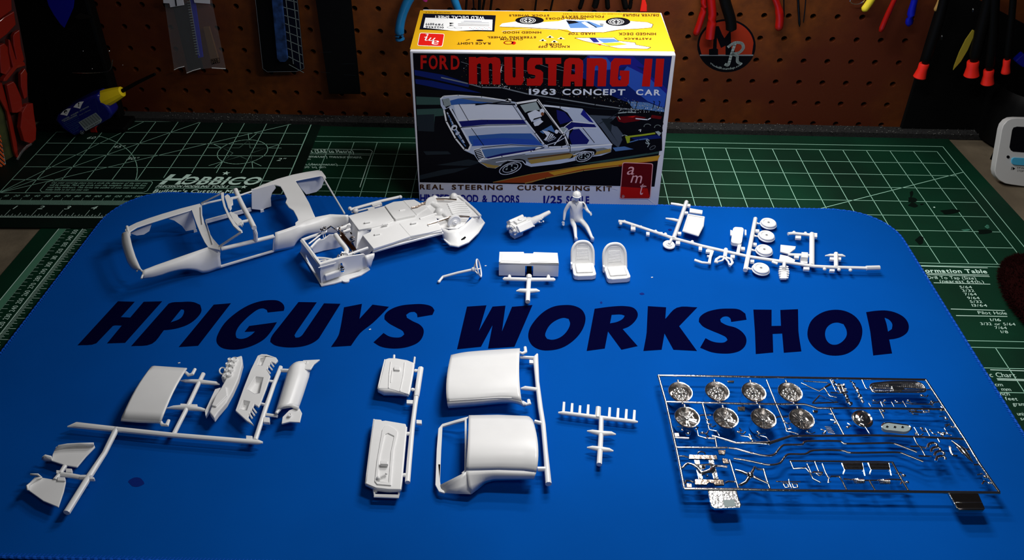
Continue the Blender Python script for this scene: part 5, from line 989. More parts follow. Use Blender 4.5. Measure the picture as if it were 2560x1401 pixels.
b = MB(); b.box(E_(.36, 0, .3), exx*.22, eyy*.1, ZU*.05, WP); b.lathe(E_(.36, 0, .34), ZU, [(.08, 0), (.08, .05), (.05, .06), (0, .06)], WP, n=14); b.build('intake_manifold', en, bevel=.012)
b = MB()
for (y, z, r) in ((-.02, .0, .11), (.16, .12, .08), (-.2, .14, .07), (.02, .22, .06)): b.lathe(E_(-.02, y, z), -exx, [(r*.9, 0), (r, .02), (r*.7, .04), (r, .06), (r*.8, .08), (.03, .09), (0, .11)], WP, n=16)
for k in range(12): b.ball(E_(-.04, rn.uniform(-.24, .24), rn.uniform(-.1, .26)), rn.uniform(.02, .05), WP, 8, 5)
b.build('pulleys', en, smooth=40)
b = MB(); b.tube([E_(.7, 0, .05), E_(.82, 0, .06), E_(.95, 0, .04), E_(1.2, 0, .05), E_(1.3, 0, .07), E_(1.62, 0, .1), E_(1.75, 0, .11)], [.24, .2, .15, .13, .1, .085, .075], WP, n=12)
for k in range(18): b.ball(E_(.85+k*.03, -.13+rn.uniform(-.03, .04), .02+rn.uniform(-.08, .09)), rn.uniform(.02, .04), WP, 7, 4)
b.build('gearbox', en, smooth=40)
# ------------------------------------------------------------------ bucket seats
def seat(name, label, fl, fr_, bl, br, top, w_, group):
    # fl, fr_: front bottom corners; bl, br: where cushion meets back; top: top middle of the back (pixels)
    t = thing(name, label, 'model part', group, loc=at(*zF((fl[0]+fr_[0])/2, fl[1]), ZM))
    A = at(*zF(*fl), ZM+.02); B = at(*zF(*fr_), ZM+.02); X = (B-A); W = X.length; X.normalize(); X = Vector((X.x, X.y, 0)).normalized(); Y = Vector((-X.y, X.x, 0))
    c = (A+B)/2; P = lambda x, y, z: c+X*x*W+Y*y+ZU*z
    h = .2; D = .66
    b = MB(); b.prism([rr_ for rr_ in [[P(x, y, .0) for x, y in [(-.5, .08), (-.46, .0), (-.3, -.04), (.3, -.04), (.46, .0), (.5, .08), (.48, D), (-.48, D)]]]], ZU*h, WP); b.build('cushion', t, bevel=.05, seg=3)
    b = MB(); R_ = []
    for i in range(9):
        v = i/8; row = []
        for j in range(9):
            u = (j/8-.5)*2; row.append(P(u*.36, .1+v*(D-.16), h+.02+.025*(1-abs(u)**4)*(1-abs(2*v-1)**4)))
        R_.append(row)
    b.grid(R_, WP); b.build('cushion_pad', t, smooth=60, solid=.02, recalc=False)
    bk = at(*zF((bl[0]+br[0])/2, (bl[1]+br[1])/2), ZM+h+.03); tz = atY(*zF(*top), bk.y+.34)
    yb = (bk-c).dot(Y); zt_ = tz.z-ZM; up = Vector((0, 0, 0))+Y*.34+ZU*(zt_-h); 
    sh = lambda u, v: (1-max(0, v-.45)**2*1.15*1.0)
    def bp(u, v, d=0):
        nx = u*sh(u, v)*.5; n_ = (Y*(zt_-h)-ZU*.34).normalized()
        return c+X*nx*W+Y*(yb+.06)+ZU*h+up*(v-.12)/(.88)-n_*d
    rim = []; N_ = 28
    pts = [(-1, 0), (-1, .2), (-1, .45), (-1, .62), (-.97, .76), (-.88, .87), (-.7, .95), (-.4, .99), (0, 1), (.4, .99), (.7, .95), (.88, .87), (.97, .76), (1, .62), (1, .45), (1, .2), (1, 0)]
    S_ = MB(); S_.prism([[bp(u, v, -.10) for u, v in pts]], bp(0, 0, -.04)-bp(0, 0, -.10), WP); S_.build('back_shell', t, bevel=.02)
    S_ = MB(); S_.tube(smoothline([bp(u*.95, v*.98, .0) for u, v in pts], 2), .052, WP, n=10); S_.build('back_rim', t, smooth=60)
    S_ = MB(); S_.prism([[bp(u*.9, v*.94, .0) for u, v in pts]], bp(0, 0, -.04)-bp(0, 0, 0), WP)
    S_.build('back_panel', t)
    S_ = MB()
    for k in range(10):
        v = .28+k*.045; S_.tube([bp(-.55, v, .004), bp(.55, v, .004)], .011, WP, n=5)
    S_.tube([bp(-.58, .22, .004), bp(-.58, .8, .004), bp(-.5, .86, .004), bp(.5, .86, .004), bp(.58, .8, .004), bp(.58, .22, .004)], .014, WP, n=5); S_.build('pleats', t, smooth=40)
    S_ = MB(); S_.box(P(-.53, yb-.12, .22), X*.03, Y*.06, ZU*.12, WP); S_.build('hinge', t, bevel=.01)
seat('bucket_seat', 'white bucket seat with ribbed back, directly in front of the driver figure', (1635, 1052), (1885, 1045), (1600, 880), (1862, 866), (1735, 642), .76, 'bucket seats')
seat('bucket_seat', 'white bucket seat with ribbed back, right of the other seat', (2005, 1090), (2262, 1072), (1975, 905), (2235, 895), (2115, 665), .76, 'bucket seats')
# ------------------------------------------------------------------ rear bench on its runner
bn = thing('rear_bench_seat', 'white rear bench seat attached to a cross-shaped runner', 'model part', loc=at(*zF(1145, 950), ZM))
q = [at(*zF(820, 1003), ZM+.06), at(*zF(1470, 1015), ZM+.06)]; X = (q[1]-q[0]); WB = X.length; X.normalize(); Y = Vector((-X.y, X.x, 0)); H0 = atY(*zF(830, 868), q[0].y).z-ZM
P = lambda x, y, z: q[0]+X*x*WB+Y*y+ZU*(z-.06)
yb = (at(*zF(1145, 750), ZM+H0)-q[0]).dot(Y)
b = MB(); b.prism([[P(0, 0, .06), P(1, 0, .06), P(1, 0, H0), P(0, 0, H0)], [P(.44, 0, .06), P(.575, 0, .06), P(.575, 0, H0-.1), P(.44, 0, H0-.1)]], Y*.06, WP)
b.prism([[P(0, 0, H0), P(1, 0, H0), P(.985, yb, H0), P(.58, yb+.02, H0), P(.57, yb-.06, H0), P(.42, yb-.06, H0), P(.41, yb+.02, H0), P(0.0, yb, H0)]], ZU*-.06, WP); b.build('bench', bn, bevel=.018, seg=3)
b = MB(); b.box(P(.508, .12, .25), X*.085, Y*.03, ZU*.2, 'black'); b.build('tunnel_notch', bn)
b = MB(); b.box(P(.2, yb*.5, H0+.005), X*.32, Y*.2, ZU*.006, WP); b.box(P(.8, yb*.5, H0+.005), X*.32, Y*.2, ZU*.006, WP); b.build('seat_pad', bn, bevel=.005)
b = MB(); b.tube(fz([(862, 1045), (880, 1043), (1150, 1050), (1420, 1050), (1438, 1050)], .2), [.03, .07, .07, .07, .03], WP, n=10); b.tube(fz([(1150, 1020), (1145, 1100), (1138, 1200), (1135, 1292)], .2), .08, WP, n=10); b.tube(fz([(1010, 1175), (1050, 1170), (1140, 1175), (1230, 1170), (1268, 1175)], .2), [.02, .07, .085, .07, .02], WP, n=10)
for x in (935, 1362): b.tube([fz([(x, 1048)], .2)[0], fz([(x, 1005)], .2)[0]], [.08, .05], WP, n=8)
b.tube(fz([(1150, 1010), (1150, 1045)], .22), .1, WP, n=8); b.build('runner', bn, smooth=45)
# ------------------------------------------------------------------ driver
dv = thing('driver_figure', 'white unpainted driver figure in helmet, seated with right arm hanging', 'figure', loc=at(*zF(1680, 400), ZM))
def yj(x, y, Y): return atY(*zF(x, y), Y)
hipY = at(*zF(1670, 420), ZM+.2).y; ftL = at(*zF(1668, 632), ZM+.1); ftR = at(*zF(1858, 620), ZM+.1)
J = {}
J['pel'] = yj(1668, 400, hipY); J['wst'] = yj(1665, 330, hipY+.02); J['chs'] = yj(1665, 245, hipY+.05); J['nck'] = yj(1670, 185, hipY+.06)
J['hl'] = yj(1618, 408, hipY-.02); J['hr'] = yj(1722, 402, hipY-.02)
J['kl'] = yj(1650, 480, (hipY+ftL.y)/2+.05)+ZU*.02; J['kr'] = yj(1785, 480, (hipY+ftR.y)/2+.05)+ZU*.02
J['al'] = yj(1662, 600, ftL.y+.08); J['ar'] = yj(1842, 600, ftR.y+.08)
J['sl'] = yj(1598, 205, hipY+.05); J['sr'] = yj(1742, 205, hipY+.05); J['el'] = yj(1543, 300, hipY+.02); J['er'] = yj(1782, 285, hipY-.05)
J['wl'] = yj(1530, 405, hipY-.12); J['wr'] = yj(1815, 318, hipY-.3)
names = list(J); idx = {n: i for i, n in enumerate(names)}
edges = [('pel', 'wst'), ('wst', 'chs'), ('chs', 'nck'), ('pel', 'hl'), ('pel', 'hr'), ('hl', 'kl'), ('kl', 'al'), ('hr', 'kr'), ('kr', 'ar'), ('chs', 'sl'), ('chs', 'sr'), ('sl', 'el'), ('el', 'wl'), ('sr', 'er'), ('er', 'wr')]
rad = dict(pel=(.25, .15), wst=(.24, .14), chs=(.27, .15), nck=(.06, .06), hl=(.115, .12), hr=(.115, .12), kl=(.085, .09), kr=(.085, .09), al=(.055, .06), ar=(.055, .06), sl=(.085, .09), sr=(.085, .09), el=(.062, .066), er=(.062, .066), wl=(.04, .042), wr=(.04, .042))
def skin(name, V, E_, R_, root, parent, m, sub=2):
    L = rootloc(parent); me = bpy.data.meshes.new(name); me.from_pydata([tuple((v-L)*U) for v in V], E_, []); me.materials.append(MT[m])
    o = bpy.data.objects.new(name, me); COL.objects.link(o)
    md = o.modifiers.new('skin', 'SKIN'); md.use_smooth_shade = True; md.branch_smoothing = .3
    for i, r in enumerate(R_): me.skin_vertices[0].data[i].radius = (r[0]*U, r[1]*U); me.skin_vertices[0].data[i].use_root = (i == root)
    if sub: sd = o.modifiers.new('sub', 'SUBSURF'); sd.levels = sd.render_levels = sub
    bpy.context.view_layer.update(); dg = bpy.context.evaluated_depsgraph_get(); nm = bpy.data.meshes.new_from_object(o.evaluated_get(dg)); bpy.data.objects.remove(o)
    nm.name = name; nm.shade_smooth(); o = bpy.data.objects.new(name, nm); COL.objects.link(o); o.parent = parent
    if not nm.materials: nm.materials.append(MT[m])
    return o
skin('body', [J[n] for n in names], [(idx[a], idx[b_]) for a, b_ in edges], [rad[n] for n in names], 0, dv, WP)
hc = yj(1672, 135, hipY-.02); S_ = MB(); S_.ball(hc, (.115, .13, .16), WP, 16, 12); S_.ball(hc+Vector((0, -.115, -.03)), (.02, .03, .035), WP, 8, 6)
for sx in (-1, 1): S_.ball(hc+Vector((.04*sx, -.105, .0)), (.018, .014, .01), WP, 8, 5); S_.ball(hc+Vector((.108*sx, 0, -.01)), (.015, .025, .04), WP, 8, 6)
S_.tube([hc+Vector((-.035, -.108, -.075)), hc+Vector((0, -.116, -.078)), hc+Vector((.035, -.108, -.075))], .009, WP, n=6); S_.tube([hc-ZU*.18, hc-ZU*.06], .06, WP, n=10); S_.build('head', dv, smooth=70)
S_ = MB(); c = hc+ZU*.035; prof = [(.16*math.cos(t), .165*math.sin(t)) for t in [k*math.pi/2/8 for k in range(-2, 9)]]; S_.lathe(c+Vector((0, .01, 0)), Vector((0, .12, 1)), prof, WP, n=24)
S_.tube([c+Vector((.15*math.sin(t), -.02-.15*math.cos(t), -.0)) for t in [k*.2 for k in range(-7, 8)]], .018, WP, n=6); S_.tube([c+Vector((0, -.155*math.cos(t)+.01, .17*math.sin(t))) for t in [.2+k*.15 for k in range(8)]], .022, WP, n=6, flat=.6); S_.build('helmet', dv, smooth=50)
for w, e, sd in (('wl', 'el', -1), ('wr', 'er', 1)):
    d = (J[w]-J[e]).normalized(); sdv = d.cross(Vector((0, -1, .3))).normalized(); pal = J[w]+d*.06
    V = [J[w], pal]; E2 = [(0, 1)]; R2 = [(.03, .022), (.042, .02)]
    for k, ln in enumerate((.07, .085, .08, .06)):
        b0 = pal+sdv*(-.033+.022*k)+d*.02; V += [b0, b0+d*ln*.55+ZU*-.01, b0+d*ln+Vector((0, -.015, -.02))]; n0 = len(V)-3; E2 += [(1, n0), (n0, n0+1), (n0+1, n0+2)]; R2 += [(.012, .012), (.011, .011), (.009, .009)]
    b0 = J[w]+d*.03-sdv*.03*sd; V += [b0, b0+d*.03-sdv*.03*sd, b0+d*.06-sdv*.035*sd]; n0 = len(V)-3; E2 += [(0, n0), (n0, n0+1), (n0+1, n0+2)]; R2 += [(.013, .013), (.012, .012), (.01, .01)]
    skin('hand', V, E2, R2, 0, dv, WP, 1)
for a, ft in (('al', ftL), ('ar', ftR)):
    S_ = MB(); h_ = J[a]; sole = Vector((h_.x, h_.y-.09, h_.z)); S_.ball(Vector((h_.x, h_.y-.07, h_.z+.02)), (.07, .06, .12), WP, 12, 8); S_.ball(Vector((h_.x, h_.y-.1, h_.z+.07)), (.062, .05, .09), WP, 12, 8); S_.build('shoe', dv, smooth=70)
S_ = MB(); S_.tube([J['wst']+Vector((.17*math.cos(t), .125*math.sin(t), -.12)) for t in [k*math.pi/12 for k in range(25)]], .014, WP, n=6, cap=False); S_.tube([J['nck']+Vector((-.07, -.09, -.0)), J['nck']+Vector((0, -.13, -.09)), J['nck']+Vector((.07, -.09, 0))], .016, WP, n=6); S_.tube([J['nck']+Vector((0, -.13, -.09)), J['chs']+Vector((0, -.142, -.0)), J['wst']+Vector((0, -.132, -.05))], .008, WP, n=5); S_.build('shirt_trim', dv, smooth=50)
# ================================================================== PARTS STILL ON THEIR RUNNERS
def PT(zf, pts, z): return [at(*zf(*q), ZM+z) for q in pts]
def tubes(root, name, zf, runs, z, r, m=WP, n=8, lab=None):
    b = MB()
    for it in runs:
        pts, rr_ = (it if isinstance(it, tuple) and isinstance(it[0], list) else (it, r)); b.tube(PT(zf, pts, z), rr_, m, n=n)
    o = b.build(name, root, smooth=45)
    if lab: o['label'] = lab
    return o
def blocks(root, name, zf, cs, z, h, m=WP):
    for (x, y, a, c_) in cs:
        b = MB(); b.prism([PT(zf, [(x-a, y-c_), (x+a, y-c_*.8), (x+a, y+c_), (x-a, y+c_*.8)], z+h/2)], ZU*-h, m); b.build(name, root, bevel=.01)
# ---- left tree
zA = Z(40, 860, 3.122); t = thing('parts_sprue', 'white kit parts tree with trunk lid, dashboard and valance panels, lower left', 'kit sprue', 'white parts trees', loc=at(*zA(1200, 700), ZM))
RZ = .24
tubes(t, 'runner', zA, [([(402, 648), (470, 635), (780, 668), (1240, 716), (1890, 770), (1925, 772)], [.02, .085, .075, .07, .07, .03]), ([(785, 662), (690, 855), (565, 1045), (395, 1320)], [.08, .07, .085, .085]), ([(1228, 712), (1330, 512), (1430, 300), (1462, 235)], .065), ([(1868, 752), (1950, 500), (2010, 325), (2066, 182)], .065),
  ([(1285, 290), (1330, 292), (1430, 296), (1560, 310), (1588, 318)], [.02, .06, .07, .06, .02]), ([(1172, 505), (1230, 498), (1330, 498), (1440, 512), (1482, 522)], [.02, .06, .09, .06, .04]),
  ([(1960, 290), (2015, 296)], .045), ([(1900, 466), (1960, 482)], .045), ([(1950, 552), (2040, 566)], .045), ([(2066, 208), (2138, 212)], .06), ([(505, 1045), (590, 1045)], .07)], RZ, .065)
blocks(t, 'runner_tab', zA, [(1820, 735, 25, 20), (1955, 592, 24, 22), (1310, 480, 28, 14), (1385, 482, 30, 12), (590, 1048, 20, 8)], RZ, .1)
b = MB(); loft(b, PT(zA, [(1050, 190), (1068, 176), (1335, 194)], .52), PT(zA, [(825, 578), (850, 585), (1135, 600)], .42), WP, 18, 8, ZU*.1); loft(b, PT(zA, [(825, 578), (850, 585), (1135, 600)], .42), PT(zA, [(820, 600), (960, 612), (1128, 618)], .3), WP, 18, 2); b.build('trunk_lid', t, smooth=60, solid=.045, recalc=False)
tubes(t, 'hinge_arm', zA, [([(1325, 225), (1348, 245), (1376, 238), (1398, 198)], .045)], .45, .045); tubes(t, 'hinge_arm', zA, [([(1122, 600), (1142, 632), (1178, 636), (1192, 598)], .045)], .3, .045)
b = MB(); b.prism([PT(zA, [(1665, 112), (1690, 112), (1762, 90), (1768, 150), (1735, 270), (1690, 370), (1640, 460), (1575, 535), (1545, 578), (1520, 545), (1510, 530), (1530, 470), (1590, 360), (1640, 270), (1600, 265), (1620, 210), (1650, 150)], .45)], ZU*-.2, WP); b.build('dashboard', t, bevel=.03)
b = MB(); b.prism([PT(zA, [(1555, 352), (1600, 338), (1500, 525), (1478, 560), (1474, 525)], .34)], ZU*-.15, WP); b.build('dashboard_lip', t, bevel=.02)
b = MB(); b.prism([PT(zA, [(1600, 345), (1640, 330), (1650, 400), (1560, 490), (1525, 480), (1560, 400)], .5)], ZU*-.06, WP); b.build('glove_box', t, bevel=.025)
for x, y, s in ((1705, 130, 26), (1690, 165, 24), (1668, 130, 16), (1650, 165, 14), (1680, 205, 24), (1640, 215, 14), (1665, 245, 24), (1625, 262, 12)):
    b = MB(); c = PT(zA, [(x, y)], .46)[0]; b.lathe(c, ZU, [(s*.0038, -.05), (s*.0038, .05), (s*.003, .07), (s*.0025, .04), (0, .04)], WP, n=12); b.build('gauge', t, smooth=40)
b = MB(); b.tube(PT(zA, ell(1612, 212, 24, 26, 0, 14)+[(1636, 212)], .4), .022, WP, n=6, cap=False); b.build('column_ring', t, smooth=50)
b = MB(); P3 = [(1885, 92), (1915, 80), (1960, 82), (2030, 106), (2045, 128), (2022, 152), (1992, 138), (1958, 205), (1985, 250), (1955, 340), (1905, 470), (1892, 492), (1860, 470), (1812, 572), (1856, 634), (1800, 600), (1712, 520), (1775, 345), (1830, 205)]
b.prism([PT(zA, P3, .4), PT(zA, [(1905, 112), (1950, 100), (1920, 170), (1885, 165)], .4), PT(zA, [(1870, 255), (1930, 262), (1900, 385), (1860, 390), (1805, 355)], .4), PT(zA, [(1775, 440), (1825, 450), (1800, 520), (1745, 510)], .4)], ZU*-.07, WP); b.build('package_panel', t, bevel=.015)
for hole in ([(1905, 112), (1950, 100), (1920, 170), (1885, 165)], [(1870, 255), (1930, 262), (1900, 385), (1860, 390), (1805, 355)], [(1775, 440), (1825, 450), (1800, 520), (1745, 510)]):
    b = MB(); A_ = PT(zA, hole, .39); C_ = [p-ZU*.14+(sum(A_, Vector())/len(A_)-p)*.22 for p in A_]; b.grid([A_+[A_[0]], C_+[C_[0]]], WP); b.flat(C_, WP); b.build('recess', t, recalc=False)
tubes(t, 'vent_finger', zA, [[(1958, 200), (1984, 232)], [(1972, 172), (2000, 205)], [(1988, 148), (2012, 180)], [(1848, 502), (1876, 540)], [(1836, 524), (1862, 562)], [(1822, 548), (1844, 584)]], .39, .025, n=5)
b = MB(); loft(b, PT(zA, [(2132, 196), (2092, 330), (2050, 470), (2028, 540)], .26), PT(zA, [(2300, 150), (2285, 260), (2240, 400), (2205, 500)], .22), WP, 16, 9, ZU*.2-Vector((.03, .05, 0))); b.build('rear_valance', t, smooth=70, solid=.05, recalc=False)
b = MB(); b.prism([PT(zA, [(2228, 150), (2240, 128), (2372, 122), (2325, 160), (2300, 200), (2210, 195)], .36)], ZU*-.05, WP); b.build('valance_tab', t, bevel=.012); b = MB(); b.prism([PT(zA, [(2080, 570), (2130, 520), (2205, 490), (2232, 540), (2215, 612), (2140, 608), (2072, 624)], .3)], ZU*-.05, WP); b.tube(PT(zA, [(2030, 545), (2070, 500), (2150, 485), (2205, 505)], .34), .05, WP, n=6); b.build('valance_tab', t, bevel=.012, smooth=40)
for x, y in ((2265, 152), (2138, 560)): b = MB(); b.lathe(PT(zA, [(x, y)], .34)[0], ZU, [(.05, 0), (.06, .03), (.035, .04), (.02, .02), (0, .02)], WP, n=12); b.build('mount_hole', t, smooth=40)
FD = [[(312, 802), (400, 785), (605, 778), (616, 805), (545, 878), (475, 962), (375, 945), (275, 912), (285, 862)], [(150, 1038), (205, 1045), (388, 1076), (372, 1150), (330, 1275), (210, 1225), (92, 1140), (80, 1108)]]
for k, f in enumerate(FD):
    b = MB(); b.prism([PT(zA, f, .25)], ZU*-.05, WP); b.build('inner_fender', t, bevel=.015)
b = MB(); b.grid([PT(zA, [(330, 795), (400, 783), (500, 778), (605, 776)], .4), PT(zA, [(300, 830), (390, 810), (500, 800), (608, 800)], .27)], WP); b.grid([PT(zA, [(205, 885), (225, 868), (275, 880)], .36), PT(zA, [(200, 900), (225, 915), (280, 915)], .2)], WP); b.build('fender_lip', t, solid=.035, recalc=False, smooth=60)
b = MB(); b.grid([PT(zA, [(110, 1018), (170, 1018), (200, 1038), (160, 1050), (82, 1105), (90, 1140)], .34), PT(zA, [(118, 1028), (160, 1030), (200, 1055), (180, 1060), (110, 1110), (110, 1150)], .22)], WP); b.build('fender_lip', t, solid=.035, recalc=False, smooth=60)
tubes(t, 'runner_branch', zA, [([(382, 955), (345, 1015), (305, 1062)], .06), ([(345, 1018), (430, 1030), (510, 1045)], .06)], RZ, .06); blocks(t, 'runner_tab', zA, [(412, 988, 24, 16), (352, 1055, 30, 16), (335, 1000, 22, 14)], RZ, .1)
# ---- door tree
zB = Z(880, 850, 3.282); t = thing('parts_sprue', 'white kit parts tree carrying two interior door panels, below the word YS', 'kit sprue', 'white parts trees', loc=at(*zB(500, 600), ZM))
t['label'] = 'white kit parts tree carrying two car doors, left of the roof and hood'
tubes(t, 'runner', zB, [([(565, 235), (540, 400), (528, 470)], .085), ([(528, 470), (515, 560), (497, 700), (470, 1000), (456, 1172)], .07), ([(512, 255), (552, 252)], .04), ([(488, 410), (530, 412)], .04), ([(448, 772), (492, 770)], .045), ([(418, 1112), (458, 1110)], .045)], .26, .07)
for x, y in ((523, 255), (498, 410), (460, 772), (430, 1112)): b = MB(); b.ball(PT(zB, [(x, y)], .26)[0], .055, WP, 10, 6); b.build('gate', t, smooth=60)
blocks(t, 'runner_tab', zB, [(475, 508, 28, 17), (550, 672, 22, 17)], .22, .08)
D1 = [(275, 158), (300, 150), (375, 152), (450, 165), (508, 188), (500, 270), (468, 448), (400, 428), (300, 400), (215, 398), (245, 280)]
b = MB(); b.prism([PT(zB, D1, .42)], ZU*-.06, WP); b.build('door_skin', t, bevel=.02)
b = MB(); loft(b, PT(zB, [(215, 398), (300, 402), (400, 428), (468, 448)], .40), PT(zB, [(218, 428), (262, 455), (360, 455), (468, 456)], .16), WP, 14, 3, Vector((0, -.05, 0))); loft(b, PT(zB, [(270, 160), (240, 280), (213, 398)], .4), PT(zB, [(272, 170), (240, 300), (216, 425)], .18), WP, 10, 2); loft(b, PT(zB, [(508, 188), (500, 270), (468, 448)], .4), PT(zB, [(512, 215), (500, 290), (470, 455)], .18), WP, 10, 2); b.build('door_edge', t, smooth=50, solid=.035, recalc=False)
tubes(t, 'locating_pin', zB, [[(346, 128), (345, 158)], [(514, 145), (508, 200)]], .36, .035); tubes(t, 'trim_ridge', zB, [[(318, 180), (305, 290), (300, 395)], [(432, 185), (420, 300), (395, 420)], [(330, 250), (318, 350)]], .43, .012)
blocks(t, 'door_handle', zB, [(368, 232, 24, 16)], .45, .05); b = MB(); b.lathe(PT(zB, [(282, 412)], .3)[0], Vector((0, -1, .5)), [(.075, 0), (.08, .05), (.05, .06), (0, .03)], WP, n=12); b.build('hinge_boss', t, smooth=40)
D2 = [(180, 650), (240, 655), (245, 665), (275, 662), (440, 690), (447, 715), (425, 950), (402, 1228), (300, 1226), (200, 1215), (112, 1178), (118, 1150), (150, 870)]
b = MB(); b.prism([PT(zB, D2, .36)], ZU*-.07, WP); b.build('door_skin', t, bevel=.02)
b = MB(); loft(b, PT(zB, [(112, 1178), (200, 1215), (300, 1226), (402, 1228)], .34), PT(zB, [(118, 1195), (200, 1238), (300, 1250), (400, 1245)], .14), WP, 12, 3, Vector((0, -.03, 0))); loft(b, PT(zB, [(180, 650), (150, 870), (112, 1178)], .34), PT(zB, [(182, 672), (152, 890), (116, 1195)], .16), WP, 8, 2); loft(b, PT(zB, [(447, 715), (425, 950), (402, 1228)], .34), PT(zB, [(449, 740), (428, 970), (402, 1245)], .16), WP, 8, 2); b.build('door_edge', t, smooth=50, solid=.035, recalc=False)
b = MB(); b.prism([PT(zB, [(248, 735), (268, 705), (300, 700), (350, 728), (376, 755), (372, 790), (345, 900), (322, 1195), (205, 1185), (185, 1160), (205, 980)], .39), PT(zB, [(272, 775), (295, 765), (345, 790), (318, 920), (300, 1170), (215, 1160), (230, 960)], .39)], ZU*-.05, WP); b.build('armrest_moulding', t, bevel=.02, seg=3)
blocks(t, 'door_pull', zB, [(263, 1008, 32, 13)], .43, .09); b = MB(); b.ball(PT(zB, [(217, 1137)], .4)[0], .06, WP, 10, 6); b.tube(PT(zB, [(220, 1133), (282, 1100)], .42), .022, WP, n=6); b.ball(PT(zB, [(282, 1100)], .43)[0], .03, WP, 8, 5); b.build('window_crank', t, smooth=50)
tubes(t, 'hinge_loop', zB, [([(185, 1205), (182, 1240), (185, 1282), (380, 1288), (388, 1240), (382, 1180)], .04), ([(182, 1240), (205, 1250)], .03)], .2, .04)
# ---- hood and roof tree
t = thing('parts_sprue', 'white kit parts tree carrying the glossy hood and hardtop roof, lower middle', 'kit sprue', 'white parts trees', loc=at(*zB(1400, 700), ZM))
tubes(t, 'runner', zB, [([(1520, 118), (1506, 150), (1520, 350), (1545, 560), (1568, 700), (1588, 920), (1612, 1185)], [.03, .085, .065, .075, .07, .07, .085]), ([(1380, 145), (1512, 150)], .055), ([(1385, 402), (1420, 398), (1530, 410)], [.03, .07, .06]), ([(1498, 672), (1565, 690)], .06), ([(1522, 1062), (1592, 1062)], .065)], .26, .07); blocks(t, 'runner_tab', zB, [(1478, 178, 24, 15)], .24, .08)
b = MB(); top = smoothline(PT(zB, [(812, 130), (940, 105), (1180, 86), (1378, 75)], .46), 4); mid = smoothline(PT(zB, [(776, 330), (1000, 330), (1200, 325), (1372, 300)], .66), 4); low = smoothline(PT(zB, [(780, 510), (1000, 496), (1250, 478), (1392, 500)], .52), 4); n = 24
A, B_, C_ = resample(top, n), resample(mid, n), resample(low, n); rows = []
for k in range(11):
    v = k/10; rows.append([a*(1-v)*(1-2*v)+m_*4*v*(1-v)+c*v*(2*v-1) for a, m_, c in zip(A, B_, C_)])
b.grid(rows, WP); low2 = resample(smoothline(PT(zB, [(792, 556), (1000, 540), (1300, 516), (1422, 552)], .22), 4), n); b.grid([C_, [a.lerp(c, .3)+ZU*-.06 for a, c in zip(C_, low2)], low2], WP); b.build('hood', t, smooth=50, solid=.045, recalc=False)
tubes(t, 'hood_crease', zB, [[(800, 500), (1000, 488), (1200, 476), (1310, 478)]], .545, .014, n=6)
tubes(t, 'hinge_arm', zB, [([(1378, 105), (1398, 112), (1425, 98), (1420, 62)], .045)], .4, .045); tubes(t, 'hinge_arm', zB, [([(1400, 512), (1432, 532), (1455, 528), (1448, 495)], .045)], .3, .045)
b = MB(); top = PT(zB, [(958, 626), (1200, 622), (1448, 632), (1482, 665)], .5); mid = PT(zB, [(950, 850), (1200, 850), (1420, 855), (1527, 880)], .82); low = PT(zB, [(935, 1075), (1200, 1068), (1400, 1075), (1512, 1088)], .58)
A, B_, C_ = resample(top, n), resample(mid, n), resample(low, n); rows = []
for k in range(13):
    v = k/12; rows.append([a*(1-v)*(1-2*v)+m_*4*v*(1-v)+c*v*(2*v-1) for a, m_, c in zip(A, B_, C_)])
b.grid(rows, WP); l2 = resample(PT(zB, [(940, 1115), (1150, 1105), (1350, 1112), (1500, 1118)], .5), n); l3 = resample(PT(zB, [(975, 1268), (1030, 1225), (1090, 1172), (1160, 1150), (1300, 1146), (1488, 1142)], .2), n)
b.grid([C_, l2, [a.lerp(c, .5)+Vector((0, -.05, .03)) for a, c in zip(l2, l3)], l3], WP); b.build('roof', t, smooth=60, solid=.045, recalc=False)
b = MB(); q1 = PT(zB, [(940, 1080)], .57)[0]; b.grid([[q1, *PT(zB, [(940, 1115)], .5), *PT(zB, [(950, 1180)], .36), *PT(zB, [(975, 1268)], .2)], [*PT(zB, [(905, 1102)], .5), *PT(zB, [(880, 1150)], .4), *PT(zB, [(870, 1210)], .3), *PT(zB, [(850, 1264)], .18)], [*PT(zB, [(728, 1192)], .2), *PT(zB, [(735, 1215)], .2), *PT(zB, [(745, 1235)], .18), *PT(zB, [(760, 1258)], .16)]], WP); b.build('roof_pillar', t, smooth=60, solid=.045, recalc=False)
b = MB(); b.prism([[*PT(zB, [(958, 628), (925, 636)], .5), *PT(zB, [(740, 690), (708, 728), (694, 900), (683, 1190), (712, 1245), (760, 1258), (745, 1215), (726, 1190), (722, 1150), (732, 900), (742, 712)], .2), *PT(zB, [(850, 680)], .36), *PT(zB, [(930, 660)], .5)]], ZU*-.06, WP); b.build('rear_window_frame', t, bevel=.012, smooth=40)
b = MB(); b.tube([*PT(zB, [(932, 658)], .5), *PT(zB, [(934, 850)], .56), *PT(zB, [(932, 1075), (905, 1100)], .5)], .03, WP, n=6); b.build('window_edge', t, smooth=40)
